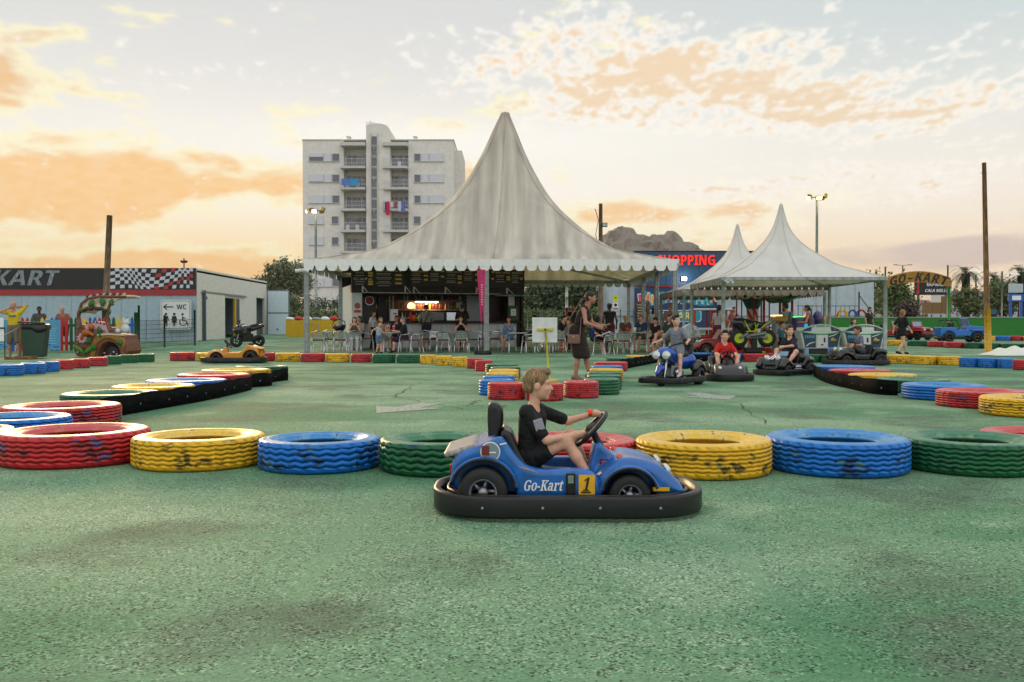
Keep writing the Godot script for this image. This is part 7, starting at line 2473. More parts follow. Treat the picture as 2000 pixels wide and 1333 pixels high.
	if legs in ["shorts", "pants"]:
		low.append(["cap", T.call(-0.055, 0.01, 0), T.call(0.055, 0.01, 0), 0.118 * fat * u, 0.118 * fat * u])
		low.append(["cap", T.call(-0.05, 0.05, 0), T.call(0.05, 0.05, 0), 0.112 * fat * u, 0.112 * fat * u])
	# body: one continuous mesh with its head and fingers
	var hc: float = s.get("head_cell", cell * 0.42)
	var H := func(x: float, y: float, z: float) -> Vector3: return head + hb * (V(x, y, z) * hs)
	var hp := [["ell", H.call(0, 0.022, -0.012), V(0.073, 0.088, 0.092) * hs, hb], ["ell", H.call(0, -0.045, 0.022), V(0.056, 0.065, 0.066) * hs, hb], ["cap", H.call(0, 0.0, 0.078), H.call(0, -0.028, 0.098), 0.010 * hs, 0.014 * hs], ["ell", H.call(0, -0.058, 0.078), V(0.022, 0.01, 0.012) * hs, hb], ["ell", H.call(0, -0.093, 0.068), V(0.02, 0.016, 0.016) * hs, hb], ["cap", neck, H.call(0, -0.05, -0.02), 0.046 * u, 0.046 * u]]
	for e in [-1.0, 1.0]:
		hp.append(["ell", H.call(0.076 * e, -0.012, -0.005), V(0.012, 0.03, 0.02) * hs, hb])
		hp.append(["ell", H.call(0.032 * e, -0.03, 0.06), V(0.022, 0.02, 0.02) * hs, hb])
		hp.append(["cap", H.call(0.012 * e, 0.022, 0.077), H.call(0.045 * e, 0.02, 0.062), 0.009 * hs, 0.008 * hs])
	var sk: Color = s.get("skin", Color(0.72, 0.52, 0.43))
	var skm := mat("skin " + sk.to_html(), sk, 0.55, 0.0, "skin", 4.0)
	skm.subsurf_scatter_enabled = false
	var body := SurfaceTool.new()
	body.begin(Mesh.PRIMITIVE_TRIANGLES)
	body.append_from(solid(skin, cell * 0.85, 0.035 * u), 0, Transform3D())
	body.append_from(solid(hp, hc, 0.018 * hs), 0, Transform3D())
	body.append_from(done(ft), 0, Transform3D())
	put("body", body.commit(), skm, root)
	for e in [-1.0, 1.0]:
		var eye := lathe("eye", root, [Vector2(0.001, -0.011), Vector2(0.01, -0.005), Vector2(0.0115, 0), Vector2(0.01, 0.005), Vector2(0.001, 0.011)], mat("eye white", Color(0.75, 0.73, 0.7), 0.3, 0.0, ""), 8, Transform3D((hb * Basis(Vector3.RIGHT, PI / 2)).scaled(Vector3.ONE * hs), H.call(0.030 * e, 0.004, 0.066)))
		lathe("iris", eye, [Vector2(0.0065, 0.0085), Vector2(0.005, 0.0115), Vector2(0.0005, 0.0125)], mat("iris", Color(0.12, 0.08, 0.05), 0.2, 0.0, ""), 8, Transform3D((hb * Basis(Vector3.RIGHT, PI / 2)).scaled(Vector3.ONE * hs), H.call(0.030 * e, 0.004, 0.066)))
	var lip := S(true)
	add_tube(lip, [H.call(-0.02, -0.058, 0.082), H.call(0, -0.056, 0.0915), H.call(0.02, -0.058, 0.082)], [0.002 * hs, 0.0045 * hs, 0.002 * hs], 6)
	end(lip, "mouth", mat("lip", Color(0.55, 0.28, 0.26), 0.5, 0.0, ""), root)
	if s.get("strap", false):
		tube("bag_strap", root, [T.call(-0.1, 0.49, -0.02), T.call(-0.08, 0.44, -0.115), T.call(0.0, 0.3, -0.128), T.call(0.08, 0.14, -0.125), T.call(0.15, 0.04, -0.06)], 0.018 * u, M["black plastic"], 6, 0.5)
	# hair
	var style: String = s.get("hair", "short")
	if style != "bald":
		var hp2 := [["ell", H.call(0, 0.034, -0.017), V(0.079, 0.083, 0.097) * hs, hb]]
		if style == "short":
			hp2.append(["ell", H.call(0, -0.02, -0.06), V(0.068, 0.06, 0.05) * hs, hb])
			for e in [-1.0, 1.0]:
				hp2.append(["ell", H.call(0.064 * e, 0.03, -0.01), V(0.018, 0.045, 0.05) * hs, hb])
			hp2.append(["ell", H.call(0, 0.088, 0.045), V(0.055, 0.028, 0.045) * hs, hb])
		elif style in ["long", "tied", "bob"]:
			var hang := {"long": 0.3, "bob": 0.13, "tied": 0.05}[style] as float
			hp2.append(["ell", H.call(0, -0.01, -0.05), V(0.082, 0.08, 0.065) * hs, hb])
			if style == "tied":
				hp2.append(["cap", H.call(0, 0.0, -0.1), H.call(0, -0.04, -0.13), 0.03 * hs, 0.026 * hs])
				hp2.append(["cap", H.call(0, -0.04, -0.13), T.call(0, 0.4, -0.1), 0.026 * hs, 0.014 * hs])
			else:
				for e in [-1.0, 0.0, 1.0]:
					hp2.append(["cap", H.call(0.055 * e, 0.02, -0.04), H.call(0.07 * e, 0.02, -0.05) - V(0, hang * hs, 0) - tb.z * 0.03 * hs, 0.042 * hs, 0.028 * hs])
		if style != "tied" and style != "long" and style != "bob":
			hp2.append(["box", H.call(0, -0.15, 0.0), V(0.2, 0.085, 0.2) * hs, 0.01, hb, "cut"])
		hp2.append(["ell", H.call(0, -0.052, 0.095), V(0.068, 0.098, 0.085) * hs, hb, "cut"])
		var hcol: Color = s.get("hcol", Color(0.12, 0.08, 0.06))
		var hm := mat("hair " + hcol.to_html(), hcol, 0.6, 0.0, "grain_up", 9.0)
		hm.heightmap_enabled = true
		hm.heightmap_texture = cache.grain_up
		hm.heightmap_scale = 1.0
		put("hair", solid(hp2, hc, 0.012 * hs), hm, root)
	# clothes
	var clothes := func(called: String, prims: Array, col: Color, k: float) -> void:
		if prims.size() == 0:
			return
		var m := mat("cloth " + col.to_html(), col, 0.85, 0.0, "cloth", 3.0)
		m.heightmap_enabled = true
		m.heightmap_texture = cache.folds
		m.heightmap_scale = 2.0 * u
		put(called, solid(prims, cell * 0.9, k), m, root)
	if s.has("top"):
		top.append(["cap", T.call(0, 0.5, 0.045), neck + tb * V(0, 0.10 * u, 0.10 * u), 0.055 * u, 0.07 * u, "cut"])
		clothes.call(s.get("top_name", "shirt"), top, s.top, 0.03 * u)
	if s.has("low"):
		if legs == "dress":
			low.append(["box", V(0, s.get("hem", 0.5) - 0.22, s.get("hemz", 0.0)), V(0.6, 0.21, 0.6), 0.005, Basis(), "cut"])
			clothes.call("skirt", low, s.low, 0.06 * u)
		else:
			clothes.call(legs, low, s.low, 0.025 * u)
	if s.has("shoes"):
		clothes.call("shoes", shoes, s.shoes, 0.01 * u)
	if style == "hat" or s.has("hat"):
		var hat: Color = s.get("hat", Color(0.7, 0.7, 0.68))
		var st := S(true)
		add_lathe(st, [Vector2(0.092, 0.02), Vector2(0.094, 0.05), Vector2(0.085, 0.1), Vector2(0.05, 0.125), Vector2(0.002, 0.13)], 14, Transform3D(hb.scaled(Vector3.ONE * hs), head - hb.z * 0.008 * hs))
		var brim := PackedVector2Array()
		for k in 13:
			var a := PI * k / 12.0
			brim.append(Vector2(cos(a) * 0.08, 0.05 + sin(a) * 0.1))
		add_prism(st, brim, -0.006, 0.0, 0.0, Transform3D((hb * Basis(Vector3.RIGHT, PI / 2 + 0.15)).scaled(Vector3.ONE * hs), head + hb * V(0, 0.035, 0) * hs))
		end(st, "cap", mat("cloth " + hat.to_html(), hat, 0.85, 0.0, "cloth", 3.0), root)
	return root


# ---------------------------------------------------------------- karts. Local axes: +x forward, +y up, +z the right hand side
func ring2(len: float, wid: float, r: float, n := 9) -> Array:
	var out := []
	for q in rrect2(len, wid, r, n):
		out.append(q)
	return out

func bumper(t: Node3D, len: float, wid: float, r: float, y0: float, y1: float) -> void:
	var o := ring2(len, wid, r)
	var i := ring2(len - 0.07, wid - 0.07, r - 0.035)
	var rows := [[], [], [], [], [], [], []]
	for k in o.size():
		var a: Vector2 = o[k]
		var b: Vector2 = i[k]
		rows[0].append(V(b.x, y0, b.y))
		rows[1].append(V(a.x * 0.996, y0, a.y * 0.994))
		rows[2].append(V(a.x, y0 + 0.012, a.y))
		rows[3].append(V(a.x, y1 - 0.012, a.y))
		rows[4].append(V(a.x * 0.996, y1, a.y * 0.994))
		rows[5].append(V(b.x, y1, b.y))
		rows[6].append(V(b.x, y0, b.y))
	var st := S(true)
	sheet(st, rows, true)
	var m := end(st, "bumper", M.bumper, t)
	for sx in [-0.62, -0.2, 0.2, 0.62]:
		for sz in [-1.0, 1.0]:
			lathe("bolt", m, [Vector2(0.0, 0.003), Vector2(0.006, 0.003), Vector2(0.008, 0)], M.steel, 8, Transform3D(Basis(Vector3.RIGHT, PI / 2 * sz), V(sx * len * 0.5, (y0 + y1) * 0.5, sz * wid * 0.5)))
	# inner steel hoop that carries it
	var pts := []
	for q in ring2(len - 0.16, wid - 0.16, r - 0.06):
		pts.append(V(q.x, y1 - 0.012, q.y))
	pts.append(pts[0])
	tube("hoop", t, pts, 0.012, mat("hoop steel", Color(0.3, 0.26, 0.23), 0.35, 0.8, "scuff", 3.0), 6)

func wheel(t: Node3D, c: Vector3, r: float, w: float, rim: Material, spokes := 5) -> Node3D:
	var xf := Transform3D(Basis(Vector3.RIGHT, PI / 2), c)
	var h := w / 2
	var o := Node3D.new()
	o.name = "wheel"
	t.add_child(o, true)
	lathe("tyre", o, [Vector2(r * 0.55, -h), Vector2(r * 0.72, -h * 1.04), Vector2(r * 0.92, -h * 0.9), Vector2(r, -h * 0.55), Vector2(r * 0.985, -h * 0.2), Vector2(r, -h * 0.15), Vector2(r, h * 0.15), Vector2(r * 0.985, h * 0.2), Vector2(r, h * 0.55), Vector2(r * 0.92, h * 0.9), Vector2(r * 0.72, h * 1.04), Vector2(r * 0.55, h)], M.rubber, 28, xf)
	var st := S(true)
	add_lathe(st, [Vector2(r * 0.56, -h), Vector2(r * 0.6, -h * 0.9), Vector2(r * 0.52, -h * 0.3), Vector2(r * 0.52, h * 0.3), Vector2(r * 0.6, h * 0.9), Vector2(r * 0.56, h), Vector2(r * 0.48, h * 0.85), Vector2(r * 0.46, 0)], 24, xf)
	add_lathe(st, [Vector2(0.001, h * 0.75), Vector2(r * 0.17, h * 0.7), Vector2(r * 0.2, h * 0.3), Vector2(r * 0.2, -h * 0.3), Vector2(0.001, -h * 0.7)], 12, xf)
	for k in spokes:
		var a := TAU * k / spokes
		var d := V(cos(a), sin(a), 0)
		add_tube(st, [c + d * r * 0.15, c + d * r * 0.52], [r * 0.1, r * 0.07], 5)
	end(st, "rim", rim, o)
	return o

func steering(t: Node3D, c: Vector3, foot: Vector3, r: float, tilt: float) -> void:
	var bas := Basis(Vector3.BACK, tilt)
	var pts := []
	for k in 25:
		var a := TAU * k / 24.0
		pts.append(c + bas * V(0, cos(a) * r, sin(a) * r))
	var w := tube("steering_wheel", t, pts, 0.013, M["black plastic"], 8)
	for a in [0.0, 2.1, 4.2]:
		tube("spoke", w, [c, c + bas * V(0, cos(a) * r, sin(a) * r)], [0.016, 0.01], M["black plastic"], 6)
	put("hub", solid([["ell", c, V(0.03, 0.045, 0.055), bas]], 0.012, 0.01), M["black plastic"], w)
	tube("column", t, [c, foot], [0.018, 0.022], M["dark steel"], 8)

func kart(label: String, at: Vector3, yaw: float, sc: float, paint: Material, hubs: Material, seat_high := true) -> Node3D:
	var t := thing("racing_kart", label, "go-kart", at, yaw, "karts on the track")
	t.scale = Vector3.ONE * sc
	bumper(t, 1.44, 0.85, 0.36, 0.02, 0.128)
	if not cache.has("kart body"):
		var tub := curve2(P2([-0.6, 0.12, -0.615, 0.2, -0.605, 0.285, -0.56, 0.335, -0.47, 0.37, -0.375, 0.41, -0.335, 0.395, -0.26, 0.295, -0.18, 0.248, -0.05, 0.246, 0.09, 0.242, 0.15, 0.2, 0.17, 0.11, 0.0, 0.1, -0.28, 0.1]), 3)
		cache["kart body"] = solid([["pro", tub, 0.0, 0.275, 0.03], ["box", V(-0.07, 0.3, 0), V(0.21, 0.15, 0.195), 0.04, Basis(), "cut"], ["box", V(-0.3, 0.36, 0), V(0.06, 0.2, 0.195), 0.03, Basis(Vector3.BACK, 0.42), "cut"], ["cyl", V(-0.447, 0.13, 0.26), 0.172, 0.12, "cut"], ["cyl", V(-0.447, 0.13, -0.26), 0.172, 0.12, "cut"]], 0.0105, 0.012)
		var nose := curve2(P2([0.14, 0.11, 0.15, 0.2, 0.215, 0.26, 0.28, 0.298, 0.38, 0.292, 0.47, 0.262, 0.55, 0.2, 0.6, 0.135, 0.57, 0.1, 0.35, 0.095]), 3)
		cache["kart nose"] = solid([["pro", nose, 0.0, 0.26, 0.06], ["pro", P2([0.1, 0.15, 0.145, 0.352, 0.175, 0.358, 0.31, 0.235, 0.31, 0.15]), 0.0, 0.085, 0.02], ["cyl", V(0.31, 0.11, 0.25), 0.145, 0.11, "cut"], ["cyl", V(0.31, 0.11, -0.25), 0.145, 0.11, "cut"], ["box", V(0.4, 0.34, 0.0), V(0.1, 0.05, 0.08), 0.02, Basis(Vector3.BACK, -0.2), "cut"]], 0.0105, 0.02)
		cache["kart seat"] = solid([["pro", curve2(P2([-0.36, 0.41, -0.3, 0.42, -0.2, 0.225, 0.03, 0.2, 0.03, 0.15, -0.26, 0.16]), 2), 0.0, 0.15, 0.02]], 0.013, 0.02)
		cache["kart rest"] = solid([["pro", curve2(P2([-0.42, 0.33, -0.375, 0.33, -0.345, 0.47, -0.355, 0.55, -0.4, 0.575, -0.43, 0.54]), 3), 0.0, 0.075, 0.025]], 0.0095, 0.01)
		cache["kart wing"] = solid([["pro", P2([-0.645, 0.3, -0.66, 0.325, -0.5, 0.372, -0.47, 0.36, -0.52, 0.33]), 0.0, 0.24, 0.012]], 0.012, 0.01)
	var body := put("body", cache["kart body"], paint, t)
	put("wing", cache["kart wing"], mat("wing pale", Color(0.72, 0.68, 0.66), 0.4, 0.0, "scuff", 3.0) if seat_high else paint, body)
	put("nose", cache["kart nose"], paint, t)
	put("seat", cache["kart seat"], M["black plastic"], t)
	if seat_high:
		put("headrest", cache["kart rest"], M["black plastic"], t)
	box("floor_pan", t, V(-0.05, 0.085, 0), V(1.2, 0.02, 0.44), M["dark steel"])
	for s in [-1.0, 1.0]:
		wheel(t, V(-0.447, 0.132, 0.265 * s), 0.13, 0.12, hubs)
		wheel(t, V(0.31, 0.112, 0.25 * s), 0.11, 0.1, hubs)
		for q in [[-0.447, 0.13, 0.165, 0.15, 2.8], [0.31, 0.108, 0.14, 0.3, 2.9]]:
			var rows := [[], [], [], []]
			for k in 15:
				var a: float = lerpf(q[3], q[4], k / 14.0)
				for e in 4:
					var rr: float = q[2] + [0.004, 0.02, 0.02, 0.004][e]
					rows[e].append(V(q[0] + cos(a) * rr, q[1] + sin(a) * rr, s * [0.16, 0.17, 0.29, 0.302][e]))
			var st := S(true)
			sheet(st, rows)
			end(st, "fender", paint, t)
			var edge := []
			for k in 15:
				var a: float = lerpf(q[3], q[4], k / 14.0)
				edge.append(V(q[0] + cos(a) * (q[2] + 0.006), q[1] + sin(a) * (q[2] + 0.006), s * 0.301))
			tube("fender_trim", t, edge, 0.008, M.rubber, 6)
		tube("axle", t, [V(-0.447, 0.13, 0.0), V(-0.447, 0.13, 0.26 * s)], 0.014, M.steel, 6)
		lathe("headlight", t, [Vector2(0.032, 0), Vector2(0.03, 0.012), Vector2(0.018, 0.02), Vector2(0.001, 0.022)], mat("lens clear", Color(0.8, 0.82, 0.8), 0.15, 0.3, ""), 12, Transform3D(Basis(Vector3.BACK, -1.0), V(0.515, 0.232, 0.17 * s)))
		lathe("indicator", t, [Vector2(0.016, 0), Vector2(0.014, 0.014), Vector2(0.001, 0.02)], mat("lens amber", Color(0.85, 0.33, 0.05), 0.2, 0.0, ""), 10, Transform3D(Basis(), V(0.27, 0.292, 0.16 * s)))
		box("tail_light", t, V(-0.613, 0.24, 0.19 * s), V(0.02, 0.05, 0.08), mat("lens red", Color(0.6, 0.05, 0.04), 0.2, 0.0, ""), 0.006)
	steering(t, V(0.135, 0.425, 0), V(0.2, 0.3, 0), 0.115, -0.75)
	return t

func sticker(t: Node, called: String, poly: PackedVector2Array, at: Vector3, m: Material, bas := Basis()) -> MeshInstance3D:
	return prism(called, t, poly, 0.0, 0.003, m, 0.0, Transform3D(bas, at))

func build_karts() -> void:
	var silver := mat("wheel silver", Color(0.62, 0.62, 0.62), 0.35, 0.6, "mottle", 4.0)
	var blue := glossy("kart blue", Color(0.0, 0.41, 0.75), 0.36, "dirt", 1.6)
	var gold := mat("sticker yellow", Color(0.92, 0.7, 0.04), 0.4, 0.0, "mottle", 3.0)
	var white: Material = M["white print"]
	var ink: Material = M.ink
	var at: Vector3 = V(0.289,0.000,-4.87)
	var k := kart("blue racing kart in the foreground with a boy driving", at, 0.0, 0.97, blue, silver)
	# lettering and stickers on the near side
	text(k, "Go-Kart", V(-0.135, 0.163, 0.279), 0.055, white, 0.2, 0.004, true, 0.22, Vector3.ZERO, true)
	sticker(k, "number_plate", rrect2(0.084, 0.102, 0.006), V(0.088, 0.168, 0.2765), gold)
	text(k, "1", V(0.088, 0.17, 0.281), 0.07, ink, 0.034, 0.003, true, 0.2, Vector3.ZERO, true)
	box("number_foot", k, V(0.084, 0.129, 0.281), V(0.05, 0.008, 0.003), ink)
	box("coin_slot", k, V(0.005, 0.168, 0.278), V(0.048, 0.118, 0.012), M["black plastic"], 0.004)
	box("slot_cover", k, V(0.005, 0.195, 0.2855), V(0.03, 0.04, 0.004), M.chrome, 0.001)
	sticker(k, "round_sticker", disc2(0.052), V(-0.41, 0.338, 0.2765), white)
	sticker(k, "round_sticker", disc2(0.046), V(-0.41, 0.338, 0.28), mat("sticker grey", Color(0.45, 0.52, 0.55), 0.5, 0.0, ""))
	sticker(k, "badge", rrect2(0.04, 0.05, 0.006), V(-0.435, 0.345, 0.2835), mat("sticker rust", Color(0.42, 0.12, 0.1), 0.5, 0.0, ""))
	box("sticker_line", k, V(-0.405, 0.335, 0.2845), V(0.05, 0.006, 0.003), white)
	sticker(k, "stripe_sticker", P2([-0.06, 0.0, -0.02, -0.008, 0.05, -0.035, 0.02, -0.025]), V(-0.21, 0.262, 0.2765), gold)
	sticker(k, "small_sticker", P2([-0.015, 0.0, 0.02, 0.008, 0.016, 0.014, -0.018, 0.006]), V(-0.345, 0.372, 0.2765), white)
	var glyph := mat("glyph red", Color(0.5, 0.05, 0.12), 0.5, 0.0, "")
	for g in [[0.0, 0.035, 0.05, 0.007], [0.0, 0.018, 0.046, 0.006], [0.0, 0.0, 0.058, 0.007], [-0.018, 0.012, 0.007, 0.05], [0.016, 0.012, 0.007, 0.046], [0.014, -0.022, 0.04, 0.006], [-0.02, -0.02, 0.007, 0.04], [0.014, -0.038, 0.04, 0.006], [0.034, -0.03, 0.006, 0.022], [-0.004, -0.03, 0.006, 0.022]]:
		box("glyph_stroke", k, V(0.195 + g[0], 0.235 + g[1], 0.088), V(g[2], g[3], 0.006), glyph)
	box("front_sticker", k, V(0.475, 0.142, 0.255), V(0.085, 0.02, 0.02), gold)
	# the parked yellow kart
	var y := kart("empty yellow kart parked by the yellow and red tyres", V(-7.45,0.000,-24.7), PI, 1.2, glossy("kart yellow", Color(0.8, 0.53, 0.05), 0.35, "mottle", 2.5), M["dark steel"], false)
	tube("seat_hoop", y, [V(-0.22, 0.3, 0), V(-0.3, 0.4, 0), V(-0.37, 0.43, 0), V(-0.44, 0.4, 0)], 0.014, M.rubber, 6)
	# navy kart coming straight on
	var navy := glossy("kart navy", Color(0.045, 0.055, 0.075), 0.3, "mottle", 2.5)
	var n := kart("dark navy kart driven head-on by a boy in red", V(3.887,0.000,-16.7), deg_to_rad(-96.0), 1.03, navy, silver, false)
	sticker(n, "side_sticker", rrect2(0.1, 0.09, 0.01), V(-0.3, 0.2, -0.28), gold, Basis(Vector3.UP, PI))
	var b1 := buggy("black beach buggy kart with white bonnet stripes", V(5.477,0.000,-18.5), deg_to_rad(-139.0), 0.97)
	sticker(b1, "stripe", rrect2(0.3, 0.035, 0.004), V(0.39, 0.3745, 0.035), white, Basis(Vector3.BACK, -0.3) * Basis(Vector3.RIGHT, -PI / 2))
	sticker(b1, "stripe", rrect2(0.3, 0.035, 0.004), V(0.39, 0.3745, -0.035), white, Basis(Vector3.BACK, -0.3) * Basis(Vector3.RIGHT, -PI / 2))
	for q in 6:
		box("worn_letter", b1, V(-0.03 - 0.036 * q, 0.185, -0.262), V(0.022, 0.05 - 0.012 * (q % 2), 0.004), white, 0.0, V(0, 0, 0.3))
	box("sill_line", b1, V(-0.1, 0.135, -0.262), V(0.26, 0.008, 0.004), white)
	buggy("black buggy kart seen from its left side near the tent post", V(8.66,0.000,-23.2), deg_to_rad(-173.0), 1.12)
	trike()

func buggy(label: String, at: Vector3, yaw: float, sc: float) -> Node3D:
	var t := thing("buggy_kart", label, "go-kart", at, yaw, "karts on the track")
	t.scale = Vector3.ONE * sc
	var black := glossy("buggy black", Color(0.035, 0.037, 0.042), 0.28, "mottle", 3.0)
	bumper(t, 1.44, 0.85, 0.3, 0.02, 0.12)
	if not cache.has("buggy"):
		var prims := [["pro", curve2(P2([0.1, 0.13, 0.1, 0.36, 0.22, 0.4, 0.36, 0.375, 0.48, 0.31, 0.54, 0.21, 0.54, 0.13]), 3), 0.0, 0.19, 0.06], ["pro", curve2(P2([-0.56, 0.13, -0.58, 0.3, -0.5, 0.36, -0.36, 0.38, -0.28, 0.26, -0.05, 0.24, 0.12, 0.25, 0.14, 0.13]), 3), 0.0, 0.255, 0.03], ["box", V(-0.1, 0.3, 0), V(0.19, 0.14, 0.19), 0.03, Basis(), "cut"]]
		for s in [-1.0, 1.0]:
			prims.append(["cap", V(0.5, 0.2, 0.28 * s), V(0.4, 0.275, 0.28 * s), 0.075, 0.085])
			prims.append(["cap", V(0.4, 0.275, 0.28 * s), V(0.24, 0.235, 0.27 * s), 0.085, 0.06])
			prims.append(["cap", V(0.24, 0.235, 0.27 * s), V(0.16, 0.14, 0.25 * s), 0.06, 0.04])
			prims.append(["cap", V(-0.26, 0.2, 0.27 * s), V(-0.36, 0.315, 0.29 * s), 0.05, 0.085])
			prims.append(["cap", V(-0.36, 0.315, 0.29 * s), V(-0.52, 0.3, 0.29 * s), 0.085, 0.07])
		for s in [-1.0, 1.0]:
			prims.append(["cyl", V(0.37, 0.12, 0.32 * s), 0.145, 0.14, "cut"])
			prims.append(["cyl", V(-0.42, 0.13, 0.33 * s), 0.165, 0.14, "cut"])
		prims.append(["box", V(0.55, 0.18, 0), V(0.03, 0.03, 0.13), 0.01, Basis(), "cut"])
		cache["buggy"] = solid(prims, 0.013, 0.03)
	put("body", cache["buggy"], black, t)
	var silver: Material = M["wheel silver"]
	for s in [-1.0, 1.0]:
		wheel(t, V(0.37, 0.115, 0.29 * s), 0.115, 0.11, silver)
		wheel(t, V(-0.42, 0.135, 0.31 * s), 0.135, 0.13, silver)
		var xf := Transform3D(Basis(Vector3.BACK, -PI / 2 + 0.15), V(0.4, 0.352, 0.125 * s))
		var h := lathe("headlight", t, [Vector2(0.001, -0.05), Vector2(0.035, -0.03), Vector2(0.055, 0.02), Vector2(0.057, 0.05), Vector2(0.05, 0.052)], M.chrome, 18, xf)
		lathe("lens", h, [Vector2(0.049, 0.05), Vector2(0.03, 0.06), Vector2(0.001, 0.064)], M["lens clear"], 16, xf)
		tube("tail_pipe", t, [V(-0.5, 0.16, 0.12 * s), V(-0.62, 0.18, 0.12 * s), V(-0.66, 0.24, 0.12 * s)], 0.022, M.chrome, 8)
		tube("roll_bar", t, [V(-0.4, 0.36, 0.16 * s), V(-0.5, 0.5, 0.14 * s), V(-0.5, 0.5, 0.0)], 0.014, M["black plastic"], 6)
	var g := box("windscreen", t, V(0.115, 0.44, 0), V(0.012, 0.11, 0.33), mat("screen blue", Color(0.5, 0.6, 0.68), 0.1, 0.2, ""), 0.004, V(0, 0, 0.5))
	for e in [[0.0, 0.058, 0.012, 0.36], [0.0, -0.058, 0.012, 0.36]]:
		box("frame", g, V(0, e[1], 0), V(0.024, e[2], e[3]), M["black plastic"])
	for s in [-1.0, 1.0]:
		box("frame", g, V(0, 0, 0.172 * s), V(0.024, 0.13, 0.016), M["black plastic"])
	put("seat", solid([["pro", curve2(P2([-0.36, 0.44, -0.3, 0.45, -0.22, 0.24, 0.0, 0.21, 0.0, 0.16, -0.26, 0.17]), 2), 0.0, 0.16, 0.02]], 0.016, 0.02), M["black plastic"], t)
	put("engine", solid([["box", V(-0.56, 0.24, 0), V(0.06, 0.07, 0.11), 0.02], ["cap", V(-0.58, 0.34, -0.08), V(-0.58, 0.34, 0.08), 0.04, 0.04], ["cap", V(-0.6, 0.2, -0.12), V(-0.6, 0.2, 0.12), 0.03, 0.03]], 0.014, 0.015), M["dark steel"], t)
	steering(t, V(0.02, 0.45, 0), V(0.12, 0.36, 0), 0.11, -0.7)
	return t

